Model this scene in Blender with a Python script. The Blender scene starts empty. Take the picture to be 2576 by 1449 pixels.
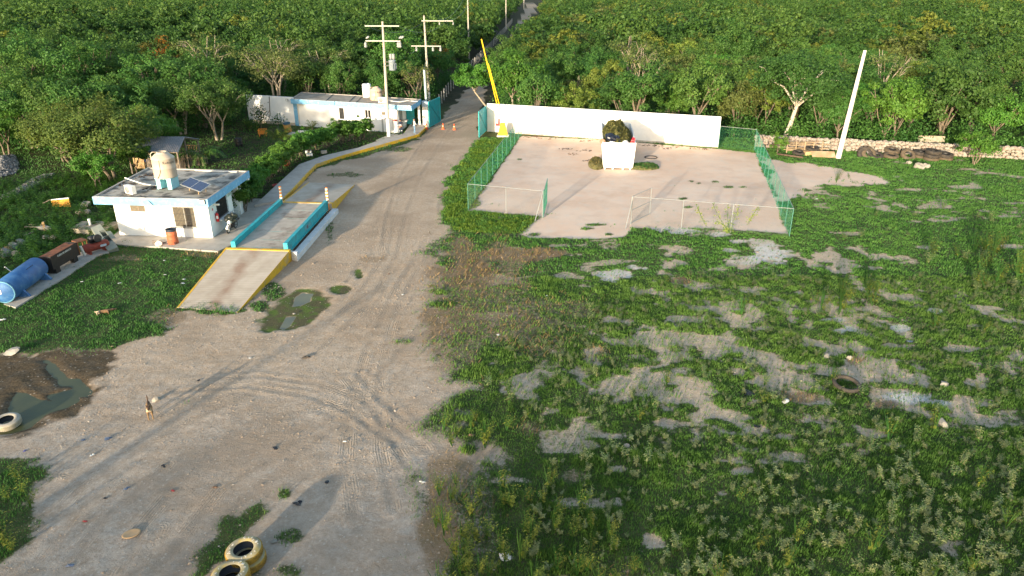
import bpy, bmesh, math, random
import numpy as np
from mathutils import Vector, Matrix, Euler

S = bpy.context.scene
COL = S.collection
R = math.radians
PI = math.pi

# ---------------------------------------------------------------- camera
CAM_F, PITCH, CAM_H, CX, CY = 1790.0, R(23.3), 16.5, 1288.0, 724.5
cd = bpy.data.cameras.new('camera')
cam = bpy.data.objects.new('camera', cd)
COL.objects.link(cam)
cam.location = (0, 0, CAM_H)
cam.rotation_euler = (R(90) - PITCH, 0, 0)
cd.sensor_width = 36.0
cd.lens = CAM_F / 2576.0 * 36.0
cd.clip_start = 0.5
cd.clip_end = 6000
S.camera = cam

# ---------------------------------------------------------------- light
SUN_EL, SUN_AZ = 8.5, 24.0          # shadows run 24 degrees to the right of straight ahead
w = bpy.data.worlds.new('World')
S.world = w
w.use_nodes = True
nt = w.node_tree
bg = nt.nodes['Background']
sky = nt.nodes.new('ShaderNodeTexSky')
sky.sky_type = 'NISHITA'
sky.sun_disc = False
sky.sun_elevation = R(SUN_EL)
sky.sun_rotation = R(180 + SUN_AZ)
sky.altitude = 10
sky.dust_density = 1.2
hsv = nt.nodes.new('ShaderNodeHueSaturation')      # thin high cloud pales the blue
hsv.inputs['Saturation'].default_value = 1.0
nt.links.new(sky.outputs[0], hsv.inputs['Color'])
nt.links.new(hsv.outputs[0], bg.inputs[0])
bg.inputs[1].default_value = 0.15
sd = bpy.data.lights.new('sun', 'SUN')
sun = bpy.data.objects.new('sun', sd)
COL.objects.link(sun)
sd.energy = 3.4
sd.angle = R(1.4)
sd.color = (1.0, 0.85, 0.64)
sun.rotation_euler = (R(90 - SUN_EL), 0, R(-SUN_AZ))
sun.location = (-20, -40, 30)
S.view_settings.view_transform = 'Standard'
S.view_settings.look = 'None'
S.view_settings.exposure = 1.64
S.view_settings.gamma = 1.0
S.cycles.max_bounces = 5
S.cycles.diffuse_bounces = 3
S.cycles.glossy_bounces = 2
S.cycles.transmission_bounces = 3
S.cycles.transparent_max_bounces = 8

# ---------------------------------------------------------------- surveying: a sight line meets a height
SP, CP = math.sin(PITCH), math.cos(PITCH)
def g(x, y, z=0.0):
    u = (x - CX) / CAM_F; v = (y - CY) / CAM_F
    t = (z - CAM_H) / (-SP - v * CP)
    return Vector((u * t, (CP - v * SP) * t, z))
def proj(X, Y, Z=0.0):
    Zr = Z - CAM_H
    d = Y * CP - Zr * SP
    up = Y * SP + Zr * CP
    return CX + CAM_F * X / d, CY - CAM_F * up / d

# ---------------------------------------------------------------- helpers
def tag(o, label=None, cat=None, group=None, kind=None):
    if label: o['label'] = label
    if cat: o['category'] = cat
    if group: o['group'] = group
    if kind: o['kind'] = kind
    return o

def thing(name, loc, label, cat, group=None, rz=0.0, rot=None):
    o = bpy.data.objects.new(name, None)
    COL.objects.link(o)
    o.empty_display_size = 0.2
    o.location = loc
    o.rotation_euler = rot if rot else (0, 0, rz)
    return tag(o, label, cat, group)

def copy_tree(o, parent=None):
    c = o.copy(); COL.objects.link(c)
    if parent: c.parent = parent
    for ch in list(o.children): copy_tree(ch, c)
    return c

class MB:
    """collects shapes and links them as one mesh object"""
    def __init__(s): s.v = []; s.f = []; s.m = []; s.sm = []; s.cm = 0; s.M = None
    def mat(s, i): s.cm = i; return s
    def add(s, vs, fs, smooth=False):
        b = len(s.v)
        if s.M is not None: vs = [s.M @ Vector(p) for p in vs]
        s.v += [tuple(p) for p in vs]
        for f in fs:
            s.f.append([b + i for i in f]); s.m.append(s.cm); s.sm.append(smooth)
        return s
    def box(s, x0, x1, y0, y1, z0, z1):
        return s.prism([(x0, y0), (x1, y0), (x1, y1), (x0, y1)], z0, z1)
    def obox(s, c, size, rot=(0, 0, 0)):
        m = Matrix.Translation(c) @ Euler(rot).to_matrix().to_4x4()
        a, b, d = size[0] / 2, size[1] / 2, size[2] / 2
        vs = [m @ Vector((x, y, z)) for z in (-d, d) for x, y in ((-a, -b), (a, -b), (a, b), (-a, b))]
        return s.add(vs, [(3, 2, 1, 0), (4, 5, 6, 7), (0, 1, 5, 4), (1, 2, 6, 5), (2, 3, 7, 6), (3, 0, 4, 7)])
    def prism(s, poly, z0, z1):
        n = len(poly)
        zz0 = z0 if hasattr(z0, '__len__') else [z0] * n
        zz1 = z1 if hasattr(z1, '__len__') else [z1] * n
        vs = [(p[0], p[1], zz0[i]) for i, p in enumerate(poly)] + [(p[0], p[1], zz1[i]) for i, p in enumerate(poly)]
        fs = [tuple(range(n - 1, -1, -1)), tuple(range(n, 2 * n))]
        fs += [(i, (i + 1) % n, n + (i + 1) % n, n + i) for i in range(n)]
        return s.add(vs, fs)
    def tube(s, pts, rad, n=8, caps=True, smooth=True):
        pts = [Vector(p) for p in pts]
        k = len(pts)
        rs = rad if hasattr(rad, '__len__') else [rad] * k
        vs = []; fs = []
        ref = Vector((0, 0, 1))
        d0 = (pts[-1] - pts[0])
        if d0.length < 1e-6 or abs(d0.normalized().z) > 0.9: ref = Vector((1, 0, 0))
        for i, p in enumerate(pts):
            d = (pts[min(i + 1, k - 1)] - pts[max(i - 1, 0)]).normalized()
            a = d.cross(ref)
            if a.length < 1e-4: a = d.cross(Vector((0, 1, 0.1)))
            a.normalize(); b = d.cross(a).normalized()
            for j in range(n):
                t = 2 * PI * j / n
                vs.append(p + (a * math.cos(t) + b * math.sin(t)) * rs[i])
        for i in range(k - 1):
            for j in range(n):
                q = (j + 1) % n
                fs.append((i * n + j, i * n + q, (i + 1) * n + q, (i + 1) * n + j))
        s.add(vs, fs, smooth)
        if caps:
            s.add(vs[:n], [tuple(range(n))]); s.add(vs[-n:], [tuple(range(n - 1, -1, -1))])
        return s
    def lathe(s, prof, n=24, c=(0, 0, 0), smooth=True, axis=None):
        vs = []; fs = []
        k = len(prof)
        m = Matrix.Translation(c)
        if axis is not None: m = m @ Vector((0, 0, 1)).rotation_difference(Vector(axis)).to_matrix().to_4x4()
        for r, z in prof:
            for j in range(n):
                t = 2 * PI * j / n
                vs.append(m @ Vector((r * math.cos(t), r * math.sin(t), z)))
        for i in range(k - 1):
            for j in range(n):
                q = (j + 1) % n
                fs.append((i * n + j, i * n + q, (i + 1) * n + q, (i + 1) * n + j))
        return s.add(vs, fs, smooth)
    def rock(s, c, r, sq=(1, 1, 0.7), seed=0, sub=1):
        rnd = random.Random(seed)
        bm = bmesh.new(); bmesh.ops.create_icosphere(bm, subdivisions=sub, radius=1)
        rot = Euler((rnd.uniform(-.5, .5), rnd.uniform(-.5, .5), rnd.uniform(0, 6.3))).to_matrix()
        vs = []
        for v in bm.verts:
            q = v.co * (1 + rnd.uniform(-.22, .22))
            q = rot @ Vector((q.x * sq[0], q.y * sq[1], q.z * sq[2])) * r
            vs.append(q + Vector(c))
        fs = [tuple(v.index for v in f.verts) for f in bm.faces]
        bm.free()
        return s.add(vs, fs, False)
    def text(s, body, size, m, extrude=0.002):
        cu = bpy.data.curves.new('lettering', 'FONT'); cu.body = body; cu.size = size
        cu.align_x = 'CENTER'; cu.align_y = 'CENTER'; cu.extrude = extrude; cu.resolution_u = 2
        o = bpy.data.objects.new('lettering', cu); COL.objects.link(o)
        dg = bpy.context.evaluated_depsgraph_get()
        me = o.evaluated_get(dg).to_mesh()
        s.add([m @ v.co for v in me.vertices], [tuple(p.vertices) for p in me.polygons])
        bpy.data.objects.remove(o); bpy.data.curves.remove(cu)
        return s
    def build(s, name, mats, parent=None, base=None, world=True, bevel=0.0, solid=0.0):
        """world=True: shapes were given in world coordinates and are moved into the parent's (unrotated) frame"""
        me = bpy.data.meshes.new(name)
        off = Vector((0, 0, 0))
        if parent is not None and world:
            q = parent
            while q is not None: off += Vector(q.location); q = q.parent
        elif base is not None: off = Vector(base)
        vv = [(p[0] - off.x, p[1] - off.y, p[2] - off.z) for p in s.v]
        me.from_pydata(vv, [], s.f)
        if not isinstance(mats, (list, tuple)): mats = [mats]
        for m_ in mats: me.materials.append(m_)
        me.polygons.foreach_set('material_index', s.m)
        me.polygons.foreach_set('use_smooth', s.sm)
        me.update()
        o = bpy.data.objects.new(name, me)
        COL.objects.link(o)
        if parent is not None: o.parent = parent
        elif base is not None: o.location = base
        if bevel:
            md = o.modifiers.new('bevel', 'BEVEL'); md.width = bevel; md.segments = 2; md.limit_method = 'ANGLE'; md.angle_limit = R(40)
        return o

def npmesh(name, V, F, mats, cols=None, smooth=False, mi=None):
    """big mesh from arrays: V (n,3), F (m,k)"""
    me = bpy.data.meshes.new(name)
    n, m, k = len(V), len(F), F.shape[1]
    me.vertices.add(n); me.vertices.foreach_set('co', np.asarray(V, dtype=np.float32).ravel())
    me.loops.add(m * k); me.loops.foreach_set('vertex_index', F.astype(np.int32).ravel())
    me.polygons.add(m)
    me.polygons.foreach_set('loop_start', np.arange(0, m * k, k, dtype=np.int32))
    me.polygons.foreach_set('loop_total', np.full(m, k, dtype=np.int32))
    if mi is not None: me.polygons.foreach_set('material_index', mi.astype(np.int32))
    if smooth: me.polygons.foreach_set('use_smooth', np.ones(m, dtype=bool))
    for mm in (mats if isinstance(mats, (list, tuple)) else [mats]): me.materials.append(mm)
    me.update(calc_edges=True)
    if cols:
        for cn, (dom, arr) in cols.items():
            at = me.color_attributes.new(cn, 'FLOAT_COLOR', dom)
            at.data.foreach_set('color', np.asarray(arr, dtype=np.float32).ravel())
    return me
def link(name, me, loc=(0, 0, 0), parent=None, rz=0.0):
    o = bpy.data.objects.new(name, me); COL.objects.link(o)
    o.location = loc; o.rotation_euler = (0, 0, rz)
    if parent: o.parent = parent
    return o

# ---- noise in numpy (value noise, summed octaves, about -1..1)
def _h(ix, iy, seed):
    n = (ix.astype(np.int64) * 374761393 + iy.astype(np.int64) * 668265263 + seed * 974711) & 0x7fffffff
    n = ((n ^ (n >> 13)) * 1274126177) & 0x7fffffff
    n = n ^ (n >> 16)
    return (n & 0xffff) / 32767.5 - 1.0
def vnoise(x, y, sc, seed=0):
    x = x / sc; y = y / sc
    ix = np.floor(x); iy = np.floor(y); fx = x - ix; fy = y - iy
    fx = fx * fx * (3 - 2 * fx); fy = fy * fy * (3 - 2 * fy)
    a = _h(ix, iy, seed); b = _h(ix + 1, iy, seed); c = _h(ix, iy + 1, seed); d = _h(ix + 1, iy + 1, seed)
    return (a * (1 - fx) + b * fx) * (1 - fy) + (c * (1 - fx) + d * fx) * fy
def fbm(x, y, sc, seed=0, oct=4):
    r = 0; a = 1; t = 0
    for i in range(oct):
        r = r + a * vnoise(x + 17.3 * i, y - 9.1 * i, sc / 2 ** i, seed + i * 7); t += a; a *= .55
    return r / t * 1.5
def sdf(poly, X, Y):
    """signed distance, positive inside"""
    P = np.array([(p[0], p[1]) for p in poly], dtype=np.float64)
    d = np.full(X.shape, 1e9); ins = np.zeros(X.shape, dtype=bool)
    n = len(P)
    for i in range(n):
        a = P[i]; b = P[(i + 1) % n]
        ex, ey = b - a
        wx = X - a[0]; wy = Y - a[1]
        t = np.clip((wx * ex + wy * ey) / max(ex * ex + ey * ey, 1e-9), 0, 1)
        d = np.minimum(d, (wx - ex * t) ** 2 + (wy - ey * t) ** 2)
        c = ((a[1] > Y) != (b[1] > Y)) & (X < (b[0] - a[0]) * (Y - a[1]) / (b[1] - a[1] + 1e-12) + a[0])
        ins ^= c
    d = np.sqrt(d)
    return np.where(ins, d, -d)
def sst(x, a, b):
    t = np.clip((x - a) / (b - a), 0, 1); return t * t * (3 - 2 * t)

# ---- materials
def new_mat(name):
    m = bpy.data.materials.new(name); m.use_nodes = True
    return m, m.node_tree.nodes, m.node_tree.links, m.node_tree.nodes['Principled BSDF']
def mat(name, col, rough=0.7, var=0.12, scale=4.0, bump=0.0, bscale=30.0, metal=0.0, dirt=None, dscale=2.0, damt=0.5, spec=0.4, gen=True, dlo=0.5, dhi=0.7):
    """painted / mineral surface: base colour with procedural unevenness, optional dirt patches"""
    m, N, L, b = new_mat(name)
    b.inputs['Roughness'].default_value = rough
    b.inputs['Metallic'].default_value = metal
    b.inputs['Specular IOR Level'].default_value = spec
    tc = N.new('ShaderNodeTexCoord')
    nz = N.new('ShaderNodeTexNoise'); nz.inputs['Scale'].default_value = scale; nz.inputs['Detail'].default_value = 6
    L.new(tc.outputs['Object'], nz.inputs['Vector'])
    mp = N.new('ShaderNodeMapRange'); mp.inputs[1].default_value = .3; mp.inputs[2].default_value = .7
    mp.inputs[3].default_value = 1 - var; mp.inputs[4].default_value = 1 + var
    L.new(nz.outputs['Fac'], mp.inputs[0])
    mx = N.new('ShaderNodeMix'); mx.data_type = 'RGBA'; mx.blend_type = 'MULTIPLY'; mx.inputs[0].default_value = 1
    mx.inputs[6].default_value = (*col, 1)
    L.new(mp.outputs[0], mx.inputs[7])
    out = mx.outputs[2]
    if dirt:
        n2 = N.new('ShaderNodeTexNoise'); n2.inputs['Scale'].default_value = dscale; n2.inputs['Detail'].default_value = 8; n2.inputs['Roughness'].default_value = .65
        L.new(tc.outputs['Object'], n2.inputs['Vector'])
        m2 = N.new('ShaderNodeMapRange'); m2.inputs[1].default_value = dlo; m2.inputs[2].default_value = dhi; m2.inputs[4].default_value = damt
        L.new(n2.outputs['Fac'], m2.inputs[0])
        m3 = N.new('ShaderNodeMix'); m3.data_type = 'RGBA'; m3.inputs[7].default_value = (*dirt, 1)
        L.new(m2.outputs[0], m3.inputs[0]); L.new(out, m3.inputs[6]); out = m3.outputs[2]
    L.new(out, b.inputs['Base Color'])
    if bump:
        n3 = N.new('ShaderNodeTexNoise'); n3.inputs['Scale'].default_value = bscale; n3.inputs['Detail'].default_value = 5
        L.new(tc.outputs['Object'], n3.inputs['Vector'])
        bp = N.new('ShaderNodeBump'); bp.inputs['Strength'].default_value = bump; bp.inputs['Distance'].default_value = .03
        L.new(n3.outputs['Fac'], bp.inputs['Height']); L.new(bp.outputs[0], b.inputs['Normal'])
    return m
def leaf_mat(name, col, col2, trans=0.35, rough=0.55, objvar=0.18):
    """leaves: two greens picked per leaf by the mesh's tint, a little lighter or darker per plant, light passing through"""
    m, N, L, b = new_mat(name)
    b.inputs['Roughness'].default_value = rough; b.inputs['Specular IOR Level'].default_value = .25
    at = N.new('ShaderNodeAttribute'); at.attribute_name = 'tint'
    mx = N.new('ShaderNodeMix'); mx.data_type = 'RGBA'
    mx.inputs[6].default_value = (*col, 1); mx.inputs[7].default_value = (*col2, 1)
    L.new(at.outputs['Fac'], mx.inputs[0])
    oi = N.new('ShaderNodeObjectInfo')
    hs = N.new('ShaderNodeHueSaturation')
    a = N.new('ShaderNodeMapRange'); a.inputs[3].default_value = 1 - objvar; a.inputs[4].default_value = 1 + objvar
    L.new(oi.outputs['Random'], a.inputs[0]); L.new(a.outputs[0], hs.inputs['Value'])
    a2 = N.new('ShaderNodeMath'); a2.operation = 'MULTIPLY'; a2.inputs[1].default_value = 7.31
    a3 = N.new('ShaderNodeMath'); a3.operation = 'FRACT'
    a4 = N.new('ShaderNodeMapRange'); a4.inputs[3].default_value = .485; a4.inputs[4].default_value = .515
    L.new(oi.outputs['Random'], a2.inputs[0]); L.new(a2.outputs[0], a3.inputs[0]); L.new(a3.outputs[0], a4.inputs[0]); L.new(a4.outputs[0], hs.inputs['Hue'])
    L.new(mx.outputs[2], hs.inputs['Color'])
    L.new(hs.outputs[0], b.inputs['Base Color'])
    tr = N.new('ShaderNodeBsdfTranslucent'); L.new(hs.outputs[0], tr.inputs['Color'])
    ms = N.new('ShaderNodeMixShader'); ms.inputs[0].default_value = trans
    out = N['Material Output'] if 'Material Output' in N else [n for n in N if n.type == 'OUTPUT_MATERIAL'][0]
    L.new(b.outputs[0], ms.inputs[1]); L.new(tr.outputs[0], ms.inputs[2]); L.new(ms.outputs[0], out.inputs['Surface'])
    return m
# ================================================================ GROUND
def W(pts, z=0.0): return [tuple(g(x, y, z)[:2]) for x, y in pts]

DIRT = W([(1330,3),(1312,40),(1290,80),(1262,115),(1240,150),(1205,190),(1165,235),(1130,280),(1105,305),(1080,325),(1050,352),(950,382),
 (860,407),(800,425),(740,470),(700,505),(640,600),(690,680),(600,790),(545,792),(500,787),(450,792),(438,815),(430,850),(380,858),(320,872),(270,880),
 (200,893),(100,893),(0,897),(-250,900),(-250,1165),(0,1158),(100,1150),(165,1180),(160,1195),(110,1215),(85,1260),(98,1300),(70,1370),(40,1400),
 (0,1430),(-60,1480),(-100,1900),(1090,1900),(1082,1449),(1062,1330),(1060,1230),(1075,1180),(1150,1165),(1205,1145),(1180,1110),(1140,1060),(1120,1010),
 (1115,950),(1090,905),(1066,860),(1058,800),(1074,740),(1080,690),(1095,640),(1112,600),(1122,570),(1112,530),(1116,500),(1130,450),(1150,420),
 (1175,385),(1200,350),(1207,300),(1216,260),(1224,215),(1246,165),(1290,115),(1325,75),(1345,30),(1352,3)])
SAND = W([(1180,530),(1312,342),(1500,350),(1805,374),(1900,384),(1930,450),(1985,590),(1900,582),(1800,576),(1700,574),(1592,574),(1565,597),(1480,602),
 (1400,600),(1335,600),(1308,588),(1325,568),(1358,546),(1270,537)])
SANDPATH = W([(1900,384),(1950,398),(2010,410),(2090,425),(2160,436),(2215,445),(2225,462),(2170,466),(2090,470),(2030,480),(1990,497),(1965,505)])
MUD = W([(-200,905),(60,897),(150,888),(250,880),(335,893),(300,915),(255,945),(245,985),(200,1025),(120,1062),(60,1090),(-200,1100)])
POND = W([(-60,1085),(0,1062),(20,1030),(44,985),(70,990),(100,1004),(127,1006),(122,992),(150,985),(178,975),(144,959),(120,930),(112,905),(131,905),
 (152,930),(177,951),(207,960),(232,985),(220,995),(195,997),(198,1006),(169,1023),(118,1039),(76,1073),(42,1084),(0,1090),(-60,1100)])
PUDDLE = W([(643,812),(658,790),(685,770),(720,745),(760,728),(800,733),(828,752),(820,775),(800,800),(780,820),(745,833),(700,832),(660,827)])
PWATER = [W([(735,770),(742,746),(760,733),(787,737),(781,756),(757,767)]), W([(703,824),(720,794),(744,793),(731,816),(714,827)])]
LWEED = W([(505,1400),(520,1350),(560,1300),(610,1265),(655,1258),(690,1270),(680,1300),(640,1330),(600,1370),(560,1400),(530,1449),(500,1449)])
HEDGEBED = W([(1075,335),(960,365),(800,400),(700,470),(640,530),(615,500),(640,400),(730,330)])
YARD = W([(350,425),(640,440),(700,330),(650,310),(560,320),(400,350)])
BARE = [ # (x, y, rx, ry, whiteness) patches of limestone showing through the grass
 (1560,690,52,20,.9),(1600,672,40,9,.9),(1660,577,40,9,.8),(1720,585,60,11,.9),(1800,592,60,10,.9),(1850,604,40,10,.8),(1935,640,48,24,1),(1960,668,40,14,1),
 (1885,655,45,9,.8),(1840,630,30,7,.7),(1925,605,60,9,.7),(2085,640,55,18,.35),(2150,652,65,8,.3),(2100,625,60,9,.2),(2135,668,50,7,.25),(2530,620,40,6,.2),
 (1545,805,45,12,.4),(1600,795,30,8,.4),(1700,800,40,8,.4),(1560,862,85,17,.4),(1640,845,60,13,.4),(1490,880,45,15,.3),(1760,855,75,16,.35),(1810,880,70,22,.35),
 (1700,900,60,20,.3),(1760,930,90,20,.3),(1850,935,70,18,.35),(1920,960,60,18,.35),(1610,930,40,9,.25),(1310,955,42,24,.25),(1300,985,50,22,.3),(1790,1042,80,18,.3),
 (1700,1000,60,20,.25),(1690,1065,70,16,.25),(1850,1050,60,12,.3),(2095,880,80,24,.4),(2160,905,60,22,.4),(2050,865,60,12,.4),(2140,945,40,20,.4),(2020,960,50,14,.35),
 (2295,1000,62,14,1),(2350,1012,40,9,1),(2310,955,40,18,.5),(2330,970,20,14,.5),(2265,826,32,8,.9),(2115,830,35,10,.9),(2090,805,30,6,.8),(2355,782,28,8,.8),
 (2000,738,40,8,.5),(1920,825,20,8,.5),(2420,875,45,8,.4),(2450,965,60,20,.3),(2500,990,30,10,.4),(2560,900,35,20,.3),(2240,870,40,8,.4),(2200,915,50,10,.3),
 (1980,780,30,6,.3),(1900,790,30,8,.3),(2380,830,25,6,.4),(2450,820,35,8,.4),(1910,1010,50,14,.3),(2200,1090,55,16,.25),(2260,1120,40,12,.2),(1870,1185,28,10,.3),
 (2475,1170,35,8,.3),(2215,1225,30,10,.4),(2440,1385,40,18,.3),(1640,1360,30,25,.2),(1280,1405,14,14,1),(1560,1180,30,12,.2),(2350,1240,40,14,.25),(1985,1100,60,14,.2),
 (2060,1010,60,16,.3),(1330,640,70,10,.1),(1250,700,60,14,.1),(2320,424,16,5,.7),(2440,470,60,7,.3),(2300,478,60,6,.4),(2500,545,60,5,.2)]
DRY = [(1200,720,130,110,.6),(1260,790,170,90,.6),(1150,860,90,90,.6),(1350,860,120,60,.45),(1180,690,75,70,.9),(1160,620,45,40,.8),(1300,642,110,16,1),(1718,706,24,9,1.2),(1150,800,85,60,.8),(1290,810,150,40,.7),(1130,870,50,40,.6),(1420,770,120,40,.5),
 (1130,1200,70,60,.7),(1110,1320,60,130,.8),(1200,1300,70,160,.45),(1450,1200,60,20,.6),(1340,1080,40,25,.5),(2020,1000,70,14,.7),(2215,1020,60,14,.8),(1500,900,60,30,.4),
 (1250,590,100,10,.4),(2060,760,40,10,.5),(940,655,45,10,.5),(2150,905,30,18,.6),(1650,1500,160,100,.4),(520,640,60,10,.5),(330,650,60,12,.6),(420,800,50,20,.6)]
TRACKS = [ # wheel ruts across the dirt
 [(1105,600),(1040,700),(985,820),(955,960),(960,1130),(990,1280)],[(1075,600),(1000,720),(930,860),(880,1010),(870,1160),(890,1300)],
 [(1000,640),(930,760),(820,870),(640,980),(420,1090),(200,1230),(60,1380)],[(970,640),(890,760),(770,865),(590,960),(380,1060),(170,1190)],
 [(1110,760),(1010,880),(900,1000),(760,1100),(560,1230),(380,1449)],[(1095,840),(1010,940),(880,1050),(740,1150),(560,1300),(440,1449)],
 [(450,960),(640,945),(800,965),(920,1010),(1010,1080),(1080,1140)],[(440,985),(620,970),(780,995),(890,1040),(980,1110),(1030,1170)],
 [(640,1040),(800,1030),(920,1060),(1010,1120)],[(1120,560),(1105,520),(1125,450),(1165,390)],[(1000,640),(1020,540),(1060,440),(1120,340),(1180,270)],
 [(960,640),(975,540),(1010,440),(1075,340),(1140,280)],[(905,660),(880,700),(840,740),(815,770)],[(925,670),(900,715),(860,755)],[(870,950),(960,1060),(1030,1180)],
 [(905,940),(1000,1040),(1075,1130)],[(60,1449),(190,1300),(330,1180)],[(140,1449),(270,1300),(420,1170)],[(300,1449),(330,1400),(350,1330),(420,1250)],[(330,1449),(360,1400),(400,1330)]]
TRACKS = [W(t) for t in TRACKS]

def pline(t, X, Y):
    d = np.full(X.shape, 1e9)
    for (ax, ay), (bx, by) in zip(t[:-1], t[1:]):
        ex, ey = bx - ax, by - ay
        u = np.clip(((X - ax) * ex + (Y - ay) * ey) / (ex * ex + ey * ey), 0, 1)
        d = np.minimum(d, (X - ax - ex * u) ** 2 + (Y - ay - ey * u) ** 2)
    return np.sqrt(d)

def gmask(X, Y):
    """what covers the ground at each point"""
    o = {}
    n1 = fbm(X, Y, 3.0, 3); n2 = fbm(X, Y, 0.9, 11, 3); n3 = fbm(X, Y, 9.0, 23); n5 = fbm(X + .2 * Y, Y * .8 - .2 * X, 2.2, 57, 4)
    Yc = np.maximum(Y, 4.0)
    px, py = proj(X, Yc, 0.0)
    near = (Y > 4)
    d = sdf(DIRT, X, Y)
    er = sst(X, -9, -5) * sst(52 - Y, 0, 6)
    dirt = sst(d + (.5 + .9 * er) * n1 + (.35 + .4 * er) * n2, -.35 - 1.3 * er, .35 + .5 * er)
    road = sst(Y, 95, 115) * dirt
    sand = np.maximum(sst(sdf(SAND, X, Y) + .15 * n1 + .12 * n2, -.15, .2), sst(sdf(SANDPATH, X, Y) + .9 * n1 + .5 * n2, -.4, .5))
    n6 = fbm(X + .8 * n5, Y - .6 * n5, .75, 83, 4)
    bias = np.full(X.shape, -1.0); white = np.zeros(X.shape)
    for (x, y, rx, ry, wt) in BARE:
        q = np.sqrt(((px - x) / rx) ** 2 + ((py - y) / ry) ** 2)
        bias = np.maximum(bias, np.clip(1.12 - q, -1, .75)); white = np.maximum(white, sst(1.5 - q, 0, .6) * max(0, wt - .45) * 1.6)
    for (x, y, rx, ry, wt) in [(1700,935,290,110,.30),(2110,925,190,75,.30),(2330,1000,220,60,.22),(1900,1070,260,60,.18),(1850,620,260,50,.22),(2110,640,120,30,.2),(1960,800,400,70,.08),(2350,480,250,50,.05),(1320,970,90,60,.15)]:
        q = np.sqrt(((px - x) / rx) ** 2 + ((py - y) / ry) ** 2)
        bias = np.maximum(bias, wt * sst(1.2 - q, 0, .8) - .12 * (q > 1.2) - (q > 1.6))
    bare = sst(.85 * bias + .58 * n5 + .48 * n6, .04, .62) * near; white = white * bare
    # small scattered bare spots in the field
    inf = sst(X, -6, 2) * sst(62 - Y, 0, 8) * sst(Y, 8, 14)
    sp = sst(fbm(X * .8 + Y * .25, Y * 1.5 - X * .2, 2.6, 41, 4), .50, .72) * inf * .7
    bare = np.maximum(bare, sp)
    dry = np.zeros(X.shape)
    for (x, y, rx, ry, wt) in DRY:
        q = np.sqrt(((px - x) / rx) ** 2 + ((py - y) / ry) ** 2)
        dry = np.maximum(dry, wt * sst(1.25 - q + .4 * n1 + .25 * n2, 0, .7) * near)
    lw = sst(sdf(LWEED, X, Y) + .3 * n1 + .3 * n2, -.2, .3)
    for (x, y, rx, ry, wt) in [(715,1240,18,14,.8),(740,1350,50,22,.6),(720,1430,40,20,.7),(650,1440,20,20,.5),(1010,860,30,8,.4),(470,1010,14,6,.3),(1180,1130,22,14,.9),(870,440,60,8,.6),(990,375,60,6,.6),
                               (690,735,25,22,.8),(655,770,30,14,.9),(520,785,22,6,.8),(830,560,10,50,.5),(1220,1240,40,60,.6)]:
        q = np.sqrt(((px - x) / rx) ** 2 + ((py - y) / ry) ** 2)
        lw = np.maximum(lw, wt * sst(1.1 - q + .45 * n1 + .4 * n2, 0, .45) * near)
    mud = sst(sdf(MUD, X, Y) + .8 * n5 + .5 * n6, -.7, .9)
    pud = sst(sdf(PUDDLE, X, Y) + .4 * n5 + .3 * n6, -.30, .55)
    for (x, y, rx, ry) in [(902,690,16,22),(860,725,40,16)]:
        q = np.sqrt(((px - x) / rx) ** 2 + ((py - y) / ry) ** 2)
        pud = np.maximum(pud, sst(1 - q + .35 * n1 + .2 * n2, 0, .3) * near * .8)
    pond = sdf(POND, X, Y)
    pw = np.maximum(sdf(PWATER[0], X, Y), sdf(PWATER[1], X, Y))
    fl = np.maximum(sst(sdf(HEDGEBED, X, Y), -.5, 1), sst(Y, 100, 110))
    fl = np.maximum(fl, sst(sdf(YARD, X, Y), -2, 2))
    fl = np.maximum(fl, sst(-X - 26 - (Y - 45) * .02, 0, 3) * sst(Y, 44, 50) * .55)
    sw = np.zeros(X.shape)
    for (x, y, rx, ry) in [(2755-1000,461,16,4),(1740,455,10,4),(1800,457,12,3),(1830,470,14,4),(1345,590,25,5),(1480,575,24,5),(1530,590,14,4),(1310,400,12,3),(1720,500,14,4),(1735,520,20,5),(1500,566,30,3),(1870,470,14,4),(1250,370,10,4)]:
        q = np.sqrt(((px - x) / rx) ** 2 + ((py - y) / ry) ** 2)
        sw = np.maximum(sw, sst(1.1 - q + .5 * n5 + .5 * n6, 0, .6) * near)
    sand = sand * (1 - .8 * sw)
    soil = np.maximum(dirt * (1 - lw), np.maximum(sand, bare))
    grass = (1 - np.clip(soil, 0, 1)) * (1 - mud * .9) * (1 - pud)
    grass = grass * (1 - .8 * np.clip(dry, 0, 1))
    o.update(grass=np.clip(grass, 0, 1), dry=np.clip(dry, 0, 1.2), white=white, sand=sand, mud=mud * (1 - .3 * grass), pud=pud, floor=np.clip(fl, 0, 1),
             dirt=dirt, pond=pond, pw=pw, bare=bare, n1=n1, n2=n2, n3=n3, lw=lw)
    return o

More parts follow.
